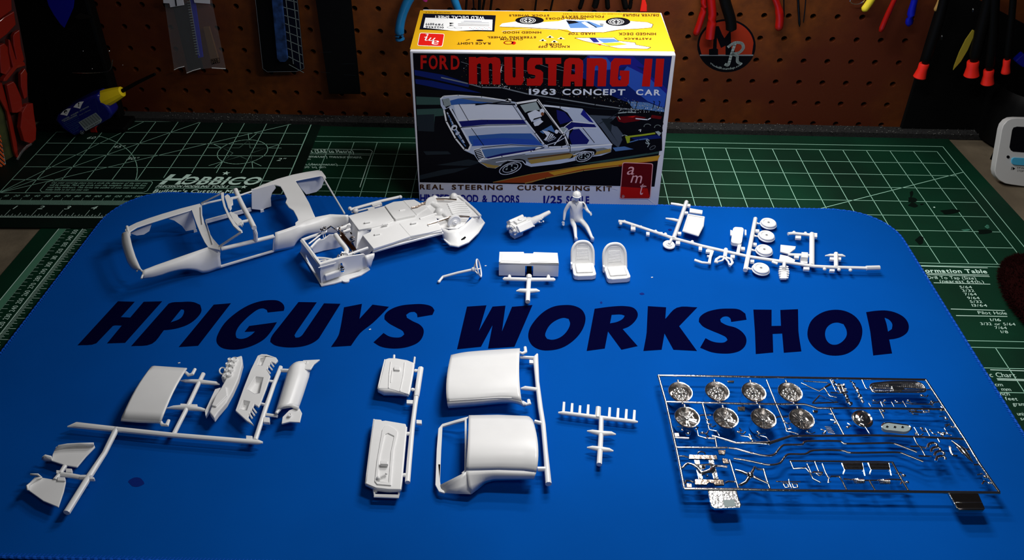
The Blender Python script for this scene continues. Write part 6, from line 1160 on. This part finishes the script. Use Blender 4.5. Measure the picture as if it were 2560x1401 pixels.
# ---- small comb tree
t = thing('parts_sprue', 'white comb-shaped runner with nine short pegs, left of the chrome parts', 'kit sprue', 'white parts trees', loc=at(*zB(2040, 800), ZM))
tubes(t, 'runner', zB, [([(1692, 600), (1730, 602), (2040, 640), (2310, 672), (2345, 676)], [.03, .06, .065, .06, .03]), ([(2045, 640), (2042, 800), (2028, 1025)], [.07, .07, .075]), ([(1928, 750), (1970, 755), (2045, 770), (2130, 770), (2165, 778)], [.02, .06, .08, .06, .02]), ([(1928, 886), (1970, 888), (2040, 900), (2110, 906), (2145, 914)], [.02, .06, .08, .06, .02])], .2, .065)
for x, y0_p in ((1738, 505), (1805, 516), (1870, 534), (1937, 527), (2020, 545), (2113, 550), (2182, 556), (2250, 565), (2316, 572)):
    yb_ = 603+(x-1692)*.116; b = MB(); w = .055 if x != 2020 else .085; p, q = PT(zB, [(x-4, yb_)], .2)[0], PT(zB, [(x+2, y0_p+8)], .3)[0]
    b.tube([p, p.lerp(q, .3), q], [w*1.0, w, w*.9], WP, n=8 if x == 2020 else 4); b.build('peg', t, bevel=.01)
# ---- long tree, upper right
zC = Z(1520, 480, 3.657); t = thing('parts_sprue', 'long white parts tree with four wheel backs and radiator, upper right of mat', 'kit sprue', 'white parts trees', loc=at(*zC(1280, 590), ZM))
z_ = .25
tubes(t, 'runner', zC, [([(95, 270), (150, 275), (360, 345), (580, 420), (860, 497), (1280, 592), (1880, 682), (2100, 692), (2360, 698)], .06), ([(2360, 698), (2482, 695)], .085), ([(718, 92), (660, 260), (598, 430)], .08), ([(575, 108), (640, 118), (705, 128)], [.05, .06, .04]), ([(527, 243), (600, 255), (650, 268)], [.03, .06, .06]), ([(1348, 245), (1302, 480), (1255, 718)], .08), ([(1645, 385), (1690, 380), (1880, 398)], .06), ([(1864, 385), (1862, 675)], .09), ([(2085, 565), (2086, 692)], .08), ([(1985, 585), (2030, 580), (2140, 582), (2170, 590)], [.02, .055, .055, .02]), ([(1205, 478), (1185, 570)], .065), ([(1612, 655), (1608, 700)], .065), ([(1645, 575), (1770, 578), (1862, 585)], .055), ([(1500, 640), (1550, 658)], .05)], z_, .05)
blocks(t, 'runner_tab', zC, [(230, 330, 22, 16), (228, 298, 18, 10), (365, 378, 16, 14), (640, 462, 20, 14), (845, 515, 16, 16), (1140, 588, 20, 14), (740, 120, 14, 12), (718, 187, 16, 10), (655, 375, 16, 12), (1366, 352, 18, 12), (1345, 475, 16, 12), (1320, 630, 18, 12), (1235, 515, 18, 14), (1740, 412, 26, 14), (1888, 392, 26, 20), (2050, 608, 22, 12), (2115, 608, 18, 12), (1815, 698, 28, 12), (2050, 715, 24, 10), (1725, 590, 22, 14), (915, 538, 20, 12), (480, 375, 20, 10)], z_-.03, .09)
for x, y in ((115, 292), (150, 272), (300, 322), (435, 362), (525, 388), (770, 458), (1075, 530), (1775, 662), (1980, 708), (2112, 714), (2216, 718), (1700, 372), (1805, 380)): b = MB(); b.ball(PT(zC, [(x, y)], z_-.01)[0], .065, WP, 8, 5); b.build('gate', t, smooth=60)
for f, h in (([(748, 148), (866, 168), (862, 200), (744, 184)], .06), ([(735, 208), (880, 232), (868, 312), (822, 402), (686, 360)], .05)):
    b = MB(); b.prism([PT(zC, f, z_+.08)], ZU*-h, WP); b.build('flat_plate', t, bevel=.01)
b = MB(); P_ = PT(zC, [(735, 208), (878, 232), (868, 312), (822, 400), (688, 360)], z_+.1); b.tube(P_+[P_[0]], .03, WP, n=5); b.build('plate_rim', t)
b = MB(); b.lathe(PT(zC, [(556, 490)], .12)[0], Vector((.05, -.15, 1)), [(0, 0), (.2, 0), (.22, .03), (.2, .06), (.12, .05), (.1, .09), (0, .1)], WP, n=24); b.build('hub_cap', t, smooth=40); tubes(t, 'stub', zC, [([(582, 430), (558, 478)], .055)], .22, .05)
tubes(t, 'hook_arm', zC, [([(905, 535), (952, 545), (935, 600), (925, 655), (860, 648), (792, 624)], .05), ([(940, 592), (905, 590)], .045)], .2, .05)
tubes(t, 'fan_blade', zC, [([(1078, 525), (1068, 600)], .07), ([(1065, 598), (1025, 595), (990, 618), (985, 645), (1005, 648)], .045), ([(1075, 600), (1125, 615), (1138, 650), (1112, 678)], .045), ([(1065, 602), (1045, 628), (1005, 640)], .035), ([(1072, 608), (1100, 640), (1108, 668)], .035)], .24, .04)
b = MB(); b.prism([PT(zC, rrect([(1145, 318), (1245, 325), (1222, 476), (1122, 462)], 28), z_+.1)], ZU*-.14, WP); b.build('oil_pan', t, bevel=.035, seg=3); blocks(t, 'pan_flange', zC, [(1128, 372, 10, 26), (1258, 368, 8, 26)], .26, .06)
for x, y in ((1465, 295), (1447, 411), (1426, 541), (1396, 711)):
    b = MB(); c = PT(zC, [(x, y)], .17)[0]; b.lathe(c, Vector((.02, -.06, 1)), [(0, -.06), (.26, -.06), (.30, -.03), (.305, .0), (.28, .02), (.275, .08), (.25, .1), (.2, .1), (.17, .07), (.1, .07), (.05, .08), (.045, .02), (0, .02)], WP, n=36); b.build('wheel_back', t, smooth=35)
    b = MB(); b.lathe(c+ZU*.09, ZU, [(.0, 0), (.03, 0), (.028, .004), (0, .004)], 'p_grey', n=10); b.build('axle_hole', t, recalc=False)
    tubes(t, 'stub', zC, [([(x-118, y-10), (x-78, y-2)], [.055, .025])], .24, .05)
for f in ([(1578, 482), (1718, 497), (1712, 520), (1690, 535), (1650, 565), (1575, 545)], [(1574, 572), (1640, 585), (1672, 600), (1712, 622), (1702, 648), (1565, 618)]): b = MB(); b.prism([PT(zC, f, z_+.05)], ZU*-.06, WP); b.build('flat_plate', t, bevel=.01)
b = MB(); b.prism([PT(zC, [(1770, 548), (1830, 552), (1830, 600), (1768, 595)], z_+.14)], ZU*-.3, WP); b.prism([PT(zC, [(1768, 600), (1828, 605), (1826, 652), (1762, 645)], z_-.02)], ZU*-.12, WP); b.build('battery', t, bevel=.015)
for k in range(6):
    b = MB(); y = 685+k*20; w = 50-abs(k-2.5)*4; b.tube(PT(zC, [(1608-w, y+2), (1608, y-6), (1608+w, y+4)], .2-.015*k), .035, WP, n=5); b.build('radiator_fin', t, smooth=30)
b = MB(); b.prism([PT(zC, [(1585, 690), (1632, 690), (1636, 790), (1578, 790)], .17)], ZU*-.08, WP); b.build('radiator_core', t, bevel=.01)
# ================================================================== CHROME TREE
zG, zH, zI, zJ, zK, zL = Z(1640, 920, 7.004), Z(1860, 920, 7.004), Z(2100, 920, 7.006), Z(1660, 1080, 6.67), Z(1920, 1080, 6.67), Z(2200, 1060, 6.09)
ct = thing('chrome_sprue', 'rectangular chrome-plated parts frame with eight wheels, lower right', 'kit sprue', loc=at(2060, 1100, ZM))
CZ = .4; CM = 'chrome'; rs = .034
def L_(*segs): return [p for zf, pts in segs for p in PT(zf, pts, CZ)]
def ctube(name, runs, r=rs, n=8, m=CM):
    b = MB()
    for pts in runs: b.tube(pts, r, m, n=n)
    return b.build(name, ct, smooth=50)
TLc, TRc = L_((zG, [(40, 140)]))[0], L_((zI, [(1500, 215)]))[0]; BRc = L_((zL, [(1820, 1055)]))[0]; BLc = L_((zJ, [(338, 958)]))[0]
ctube('frame_runner', [[TLc, TRc]], .042); ctube('frame_runner', [[TRc, L_((zL, [(1290, 245)]))[0], L_((zL, [(1510, 610)]))[0], BRc]], .042); ctube('frame_runner', [[BRc, L_((zL, [(0, 1035)]))[0], L_((zK, [(0, 980)]))[0], L_((zJ, [(1210, 965)]))[0], BLc]], .042); ctube('frame_runner', [[BLc, L_((zJ, [(230, 400)]))[0], L_((zG, [(170, 600)]))[0], TLc]], .042)
ctube('frame_runner', [L_((zG, [(170, 602), (1000, 622)]), (zH, [(100, 640), (1050, 645), (1120, 662), (1280, 712)]), (zI, [(0, 714), (900, 720), (1835, 732)]))], .038)
ctube('frame_runner', [L_((zJ, [(800, 70), (860, 85), (1210, 192), (1760, 192)]), (zK, [(0, 198), (380, 78), (1200, 70)]), (zL, [(0, 183), (700, 210), (1285, 240)]))], .038)
ctube('frame_runner', [L_((zJ, [(215, 266), (1060, 272)])), L_((zG, [(330, 1225), (575, 1238)])), L_((zG, [(905, 1238), (1030, 1245)]))], .034)
for q in (L_((zH, [(395, 225), (560, 640), (700, 960)])), L_((zG, [(815, 630), (885, 905)])), L_((zH, [(1500, 700), (1600, 900), (1745, 1180)])), L_((zG, [(1030, 1200), (1065, 1400)]))): ctube('frame_runner', [q], .034)
ctube('exhaust_pipe', [smoothline(L_((zJ, [(1075, 275), (1210, 290), (1400, 345), (1650, 402), (1780, 402), (1850, 378)]), (zK, [(150, 335), (240, 238), (330, 222), (570, 216), (645, 165), (1150, 160), (1230, 180), (1310, 205)]), (zL, [(0, 300), (180, 302), (280, 328), (560, 438)])), 3)], .034)
ctube('exhaust_pipe', [smoothline(L_((zJ, [(1160, 450), (1400, 488), (1700, 552), (1850, 552), (1930, 528)]), (zK, [(225, 500), (300, 402), (380, 377), (620, 377), (760, 316), (1220, 316), (1380, 356)]), (zL, [(0, 442), (270, 442), (380, 472), (655, 582)])), 3)], .034)
# wheels
mat('wheel_dish_shade', (.30, .28, .27), rough=.25, metal=1.0)  # dish bottom darkened in colour, standing for shade deep in the rim
zW = Z(1620, 900, 3.503)
for row, cs in enumerate((((283, 287), (605, 283), (925, 288), (1243, 290)), ((342, 510), (680, 516), (1010, 520), (1344, 524)))):
    for i, (x, y) in enumerate(cs):
        c = PT(zW, [(x, y)], CZ+.02)[0]; wn = Vector((.05, -.10, 1)).normalized(); b = MB()
        b.lathe(c, wn, [(.21, -.38), (.30, -.37), (.31, -.05), (.335, .0), (.345, .03), (.335, .045), (.315, .04), (.30, -.04), (.27, -.13), (.265, -.14)], 'chrome_rough', n=40); b.lathe(c, wn, [(.27, -.13), (.0, -.14)], 'wheel_dish_shade', n=24); wh = b.build('wheel_rim', ct, smooth=30)
        X = wn.cross(Vector((0, 1, 0))).normalized(); Y = wn.cross(X); g = MB()
        if row == 0:
            for k in range(10):
                a = k*.628; p = c-wn*.07+(X*math.cos(a)+Y*math.sin(a))*.17; g.ball(p, (.055, .055, .05), 'chrome_rough', 10, 6)
            for k in range(5):
                a = k*1.257; g.ball(c-wn*.07+(X*math.cos(a)+Y*math.sin(a))*.09, .04, 'chrome_rough', 8, 5)
            g.lathe(c-wn*.08, wn, [(.05, 0), (.06, .04), (.03, .08), (0, .085)], 'chrome_rough', n=12)
        else:
            for k in range(5):
                a = k*1.257+.3; d = X*math.cos(a)+Y*math.sin(a); s_ = X*-math.sin(a)+Y*math.cos(a)
                g.prism([[c-wn*.07+d*.05+s_*.03, c-wn*.05+d*.26+s_*.06, c-wn*.05+d*.26+s_*.02, c-wn*.07+d*.05]], wn*.04, 'chrome_rough'); g.prism([[c-wn*.07+d*.05-s_*.03, c-wn*.05+d*.26-s_*.06, c-wn*.05+d*.26-s_*.02, c-wn*.07+d*.05]], wn*.04, 'chrome_rough')
            g.lathe(c-wn*.08, wn, [(.06, 0), (.065, .05), (.04, .08), (.03, .06), (0, .07)], 'chrome_rough', n=12)
        wc = g.build('wheel_spokes', wh, smooth=35); 
        st_ = MB(); top = c+(TRc-TLc).normalized().cross(ZU)*-.345; st_.tube([top, top+(top-c).normalized()*.1], [.03, .04], 'chrome_rough', n=8); st_.ball(top+(top-c).normalized()*.1, .045, 'chrome_rough', 8, 5)
        if row == 0: bot = c-(top-c); st_.tube([bot, bot+(bot-c).normalized()*.12], [.03, .04], 'chrome_rough', n=8)
        st_.build('gate', ct, smooth=50)
ctube('runner_arm', [L_((zG, [(745, 855), (800, 832), (960, 835)])), L_((zH, [(545, 885), (600, 862), (760, 866)]))], .022)
# grille and bumper
b = MB(); o1 = smoothline(PT(zI, [(525, 340), (560, 290), (700, 268), (900, 252), (1250, 250), (1400, 275), (1470, 330), (1492, 405), (1400, 428), (1000, 430), (610, 430), (555, 385), (525, 340)], CZ), 3); b.tube(o1, .035, CM, n=8, cap=False); b.tube(PT(zI, [(560, 330), (900, 345), (1480, 372)], CZ+.02), .022, CM, n=6); b.tube(PT(zI, [(580, 375), (1000, 388), (1460, 392)], CZ+.03), .02, CM, n=6); gr = b.build('grille', ct, smooth=50)
b = MB(); b.prism([PT(zI, [(560, 300), (900, 262), (1300, 262), (1440, 310), (1470, 400), (610, 415), (560, 370)], CZ-.03)], ZU*-.05, 'chrome_rough')
for k in range(26): x = 590+k*33; b.tube(PT(zI, [(x, 300), (x+18, 408)], CZ-.01), .01, CM, n=4)
b.build('grille_mesh', gr)
b = MB(); b.prism([PT(zI, [(840, 275), (1080, 280), (1085, 315), (845, 310)], CZ+.04)], ZU*-.05, CM); b.prism([PT(zI, [(900, 330), (960, 320), (1100, 340), (1140, 375), (1080, 392), (930, 388)], CZ+.06)], ZU*-.06, CM); b.build('grille_emblem', gr, bevel=.01)
ctube('runner_arm', [L_((zI, [(385, 215), (455, 370), (520, 380)])), L_((zI, [(1480, 390), (1610, 385)])), L_((zI, [(1150, 620), (1250, 640), (1620, 645), (1640, 610), (1740, 600)])), L_((zI, [(680, 712), (770, 890)])), L_((zI, [(440, 1040), (520, 1165)]))], .022)
b = MB(); c = PT(zI, [(395, 890)], CZ)[0]; wn = Vector((.03, -.08, 1)).normalized(); b.lathe(c, wn, [(.2, -.1), (.27, -.09), (.28, -.03), (.24, -.02), (.245, .02), (.25, .04), (.235, .05), (.2, .03), (.12, .05), (.1, .07), (.05, .06), (.04, .1), (0, .11)], CM, n=36); b.build('air_cleaner', ct, smooth=35)
b = MB(); cap = [q for q in ell(860, 1030, 120, 62, 0, 12, 90, 270)]+[q for q in ell(1115, 1062, 120, 58, 0, 12, -90, 90)]; b.prism([PT(zI, cap, CZ+.06)], ZU*-.1, 'p_palegrey'); b.build('oval_air_filter', ct, bevel=.015)
b = MB(); b.tube(PT(zI, cap+[cap[0]], CZ-.02), .035, CM, n=6); b.build('filter_rim', ct, smooth=40)
for x, y in ((830, 1035), (965, 1040), (1100, 1042)): b = MB(); b.prism([[p for p in PT(zI, [(x-22, y-8), (x, y-22), (x+8, y-6), (x+26, y-4), (x+6, y+8), (x+6, y+26), (x-8, y+6), (x-26, y+14)], CZ+.065)]], ZU*.008, 'p_black'); b.build('wing_nut', ct)
# suspension cradle lower left
b = MB(); b.prism([PT(zJ, [(415, 382), (880, 392), (895, 460), (412, 448)], CZ+.05)], ZU*-.05, 'chrome_dark_reflect'); b.build('cradle_plate', ct, bevel=.01); b = MB(); b.prism([PT(zJ, [(508, 788), (990, 798), (1008, 885), (850, 888), (820, 850), (760, 840), (715, 880), (515, 878)], CZ+.05)], ZU*-.06, 'chrome_dark_reflect'); b.build('cradle_plate', ct, bevel=.01)
for a in ([(500, 465), (590, 465), (655, 790), (575, 790)], [(735, 465), (825, 465), (915, 795), (825, 795)]): b = MB(); b.prism([PT(zJ, a, CZ+.03)], ZU*-.05, CM); b.build('cradle_leg', ct, bevel=.015)
b = MB(); b.tube(smoothline(PT(zJ, [(310, 610), (370, 545), (450, 540), (560, 610), (620, 680), (740, 650), (830, 590), (890, 575), (1050, 590)], CZ+.04), 3), .04, CM, n=8); b.tube(PT(zJ, [(480, 550), (600, 560), (800, 550), (860, 580)], CZ+.05), .03, CM, n=6); b.tube(PT(zJ, [(640, 700), (760, 670), (830, 610)], CZ+.06), .05, CM, n=6); b.ball(PT(zJ, [(620, 590)], CZ+.02)[0], (.12, .09, .05), CM); b.build('front_suspension', ct, smooth=50)
b = MB(); b.tube(PT(zJ, [(560, 375), (580, 345), (625, 335), (670, 350), (690, 380)], CZ), .022, CM, n=6); b.tube(PT(zJ, [(690, 720), (715, 710), (735, 735), (700, 750), (690, 725)], CZ), .015, CM, n=5); b.tube(PT(zJ, [(255, 412), (330, 410), (410, 430)], CZ), .03, CM, n=6); b.tube(PT(zJ, [(1010, 860), (1070, 835), (1200, 840)], CZ), .03, CM, n=6); b.tube(PT(zJ, [(350, 880), (370, 820), (450, 825), (500, 845)], CZ), .03, CM, n=6); b.build('runner_arm', ct, smooth=50)
ctube('frame_runner', [L_((zJ, [(1095, 480), (1160, 700), (1235, 945)])), L_((zJ, [(1660, 630), (1710, 800), (1765, 955)]))], .034)
b = MB(); b.tube(PT(zJ, [(1190, 640), (1290, 670), (1430, 730), (1560, 790), (1740, 870)], CZ+.02), [.03, .05, .06, .045, .03], CM, n=8); b.tube(PT(zJ, [(1510, 590), (1440, 730), (1360, 850), (1260, 900)], CZ+.02), [.03, .06, .05, .05], CM, n=8); b.ball(PT(zJ, [(1435, 735)], CZ+.03)[0], .1, CM, 12, 8); b.tube(PT(zJ, [(1510, 590), (1560, 630), (1670, 635)], CZ), .03, CM, n=6); b.build('rear_axle_mount', ct, smooth=50)
# moulded tabs
b = MB(); b.prism([PT(zJ, [(722, 962), (1212, 968), (1245, 1090), (1295, 1225), (1270, 1268), (840, 1280), (778, 1235)], CZ)], ZU*-.07, 'chrome_rough'); b.build('frame_tab', ct, bevel=.02)
b = MB(); b.prism([PT(zJ, [(985, 1140), (1170, 1130), (1210, 1240), (1010, 1255)], CZ+.008)], ZU*-.02, 'p_palegrey'); b.build('tab_glint', ct, bevel=.005)  # pale patch paints the bright reflection in the middle of the tab
b = MB(); b.prism([PT(zL, [(1035, 1042), (1490, 1045), (1600, 1290), (1575, 1312), (1205, 1312), (1160, 1270)], CZ)], ZU*-.08, 'chrome_dark_reflect'); b.tube(PT(zL, [(1155, 1200), (1550, 1198)], CZ+.005), .018, CM, n=5); b.tube(PT(zL, [(1190, 1300), (1590, 1296)], CZ-.02), .03, CM, n=5); b.tube(PT(zL, [(1040, 1045), (1165, 1270)], CZ), .03, CM, n=5); b.build('frame_tab', ct, bevel=.015, smooth=30)
for a, zf in (([(1250, 675-450), (1370, 675-450), (1365, 705-450), (1260, 700-450)], zG), ([(1430, 680), (1560, 680), (1560, 755), (1440, 748)], zG), ([(900, 300), (1030, 305), (1020, 378), (915, 372)], zJ), ([(965, 440), (1060, 448), (1085, 530), (985, 525)], zJ), ([(370, 860), (460, 865), (465, 925), (378, 925)], zJ), ([(1205, 740), (1300, 745), (1290, 785), (1215, 778)], zH), ([(320, 1140), (400, 1140), (412, 1200), (325, 1200)], zG)):
    b = MB(); b.prism([PT(zf, a, CZ-.01)], ZU*-.05, 'chrome_dark_reflect'); b.build('runner_tab', ct, bevel=.008)
# lower group
ctube('frame_runner', [L_((zK, [(350, 492), (1200, 500), (1860, 505)]), (zL, [(190, 590), (320, 840), (430, 1020)]))], .03)
ctube('linkage_arm', [L_((zK, [(372, 500), (422, 620), (620, 605), (700, 690), (750, 790), (880, 855)])), L_((zK, [(650, 540), (720, 690)]))], .026); ctube('linkage_arm', [L_((zK, [(780, 510), (842, 665)])), L_((zK, [(735, 700), (760, 675), (915, 685)])), L_((zK, [(800, 700), (850, 735), (900, 705)]))], .026)
ctube('linkage_arm', [L_((zK, [(905, 540), (960, 690), (1015, 790), (1050, 748), (1190, 748), (1250, 850), (1310, 972)])), L_((zK, [(1010, 800), (1000, 860), (1045, 840)]))], .026); ctube('linkage_arm', [L_((zK, [(1250, 790), (1500, 815), (1800, 815)]), (zL, [(60, 860), (160, 850), (330, 855)])), L_((zK, [(1690, 820), (1740, 910), (1790, 985)]))], .026)
for x0_ in (1235, 1675):
    b = MB()
    for k in range(5): y = 528+k*24; b.tube(PT(zK, [(x0_+k*9, y), (x0_+330+k*6, y+3)], CZ+.01), .03, 'chrome_dark_reflect' if k % 2 else CM, n=6)
    b.tube(PT(zK, [(x0_-5, 530), (x0_+45, 640), (x0_+15, 720)], CZ), .022, CM, n=5); b.tube(PT(zK, [(x0_+335, 530), (x0_+360, 650), (x0_+380, 740)], CZ), .022, CM, n=5); b.tube(PT(zK, [(x0_+40, 658), (x0_+370, 660)], CZ-.05), .018, CM, n=5); b.build('louvre_panel', ct, smooth=40)
for x, y in ((1510, 830), (1940, 840)):
    b = MB(); P_ = [PT(zK, [(x-95+190*k/56, y)], CZ)[0]+Vector((0, .06*math.cos(k*.9), .06*math.sin(k*.9))) for k in range(57)]; b.tube(P_, .016, CM, n=5); b.build('coil_spring', ct, smooth=50)
ctube('mirror_bracket', [L_((zK, [(130, 832), (240, 836), (540, 838)])), L_((zK, [(345, 800), (350, 850), (400, 960)])), L_((zK, [(250, 865), (325, 862), (350, 930), (285, 935), (250, 865)])), L_((zK, [(400, 870), (485, 870), (500, 935), (425, 935), (400, 870)]))], .02)
# ram-horn manifold loops and pod, right
b = MB()
for k, (x, y) in enumerate([(800, 330), (850, 395), (905, 455), (925, 530)]): b.tube(smoothline(PT(zL, [(x-75, y+45), (x-60, y-10), (x, y-35), (x+60, y-15), (x+70, y+30)], CZ+.04), 3), .04, CM, n=8)
b.build('manifold', ct, smooth=50)
for q in (L_((zL, [(510, 200), (560, 310), (620, 370), (690, 500)])), L_((zL, [(455, 348), (610, 352), (720, 380)])), L_((zL, [(580, 495), (780, 500)])), L_((zL, [(880, 235), (910, 290)])), L_((zL, [(1300, 395), (1380, 390)])), L_((zL, [(1420, 628), (1510, 625)]))): ctube('frame_runner', [q], .028)
b = MB(); b.tube(PT(zL, [(1090, 265), (1170, 330), (1250, 410), (1330, 500), (1415, 595)], CZ+.02), [.02, .06, .1, .07, .015], CM, n=12); b.build('mirror_pod', ct, smooth=60)
b = MB(); b.tube(smoothline(PT(zL, [(1060, 350), (1075, 420), (1110, 480), (1175, 490)], CZ), 3), .03, 'chrome_dark_reflect', n=6); b.build('door_handle', ct, smooth=40)
# small fittings along the runners
spots = [(zG, 455, 1100), (zG, 560, 1165), (zG, 700, 1095), (zG, 810, 1150), (zG, 860, 1240), (zG, 1430, 1130), (zG, 905, 930), (zG, 925, 1010), (zG, 1650, 1210), (zH, 240, 1130), (zH, 1110, 1130), (zH, 700, 950), (zH, 740, 1080), (zH, 1400, 1160), (zH, 1580, 870), (zH, 1590, 985), (zI, 1430, 500), (zI, 1195, 590), (zI, 590, 590), (zI, 780, 590), (zI, 970, 590), (zI, 1600, 610), (zI, 1330, 1170), (zI, 1810, 1160), (zI, 130, 1050), (zI, 760, 770), (zI, 1240, 780), (zI, 1480, 780), (zL, 900, 140), (zL, 630, 75), (zL, 1110, 60), (zL, 1600, 820), (zL, 1660, 910), (zL, 360, 800), (zL, 410, 900), (zJ, 1250, 30), (zJ, 1580, 40), (zI, 1860, 910), (zI, 1960, 1050), (zI, 1780, 760)]
for zf, x, y in spots:
    b = MB(); c = PT(zf, [(x, y)], CZ-.02)[0]; r = .07
    b.ball(c, (rn.uniform(.04, .07), rn.uniform(.03, .05), rn.uniform(.04, .07)), CM, 10, 6); a = rn.uniform(0, 6.28); b.tube([c, c+Vector((math.cos(a)*.12, math.sin(a)*.1, .02)), c+Vector((math.cos(a+.8)*.2, math.sin(a+.8)*.16, .0))], .02, CM, n=6); b.build('small_fitting', ct, smooth=50)
def ladder(zf, pts, w, n):
    b = MB(); P_ = resample(PT(zf, pts, CZ), n)
    for i, p in enumerate(P_): d = Vector((rn.uniform(-1, 1)*w, rn.uniform(-.4, .4)*w, rn.uniform(-.03, .06))); b.tube([p-d, p+d], rn.uniform(.02, .04), CM, n=6)
    b.tube(P_, .035, CM, n=8); b.build('engine_part', ct, smooth=50)
ladder(zI, [(20, 300), (80, 450), (180, 660)], .1, 22); ladder(zI, [(215, 260), (300, 400), (400, 620)], .07, 18); ladder(zH, [(1560, 240), (1640, 330), (1700, 450)], .1, 10); ladder(zI, [(1200, 770), (1350, 780), (1500, 790)], .07, 12)
ctube('wishbone', [L_((zH, [(1000, 270), (1310, 410), (1510, 290), (1440, 260), (1040, 235)]))], .022); ctube('wishbone', [L_((zH, [(1200, 620), (1320, 490), (1640, 610), (1200, 625)]))], .026); ctube('wishbone', [L_((zH, [(1400, 350), (1500, 500), (1620, 520)])), L_((zH, [(1510, 440), (1640, 445)])), L_((zH, [(1510, 215), (1610, 420)]))], .026)
for k in range(5): ctube('vent_bar', [L_((zH, [(1410+k*14, 1030+k*26), (1520+k*18, 1045+k*27)]))], .016)
ctube('hose', [L_((zG, [(885, 905), (930, 1090), (1060, 1110), (1110, 1200)])), L_((zG, [(1480, 1190), (1620, 1215), (1700, 1300)])), L_((zH, [(700, 960), (750, 1120), (860, 1135), (950, 1170)])), L_((zH, [(280, 1190), (390, 1220), (450, 1300)])), L_((zH, [(90, 1170), (150, 1300)])), L_((zG, [(720, 1090), (740, 1200), (880, 1240)]))], .022)
ctube('hose', [L_((zL, [(520, 60), (590, 180)])), L_((zL, [(690, 70), (760, 195)])), L_((zL, [(760, 95), (800, 150), (860, 172)])), L_((zL, [(980, 70), (1030, 160), (1090, 180)])), L_((zI, [(500, 620), (540, 690)])), L_((zI, [(710, 600), (750, 690)])), L_((zI, [(900, 600), (950, 690)])), L_((zI, [(1100, 590), (1160, 690)])), L_((zI, [(560, 625), (680, 625)])), L_((zI, [(940, 628), (1070, 628)]))], .02)
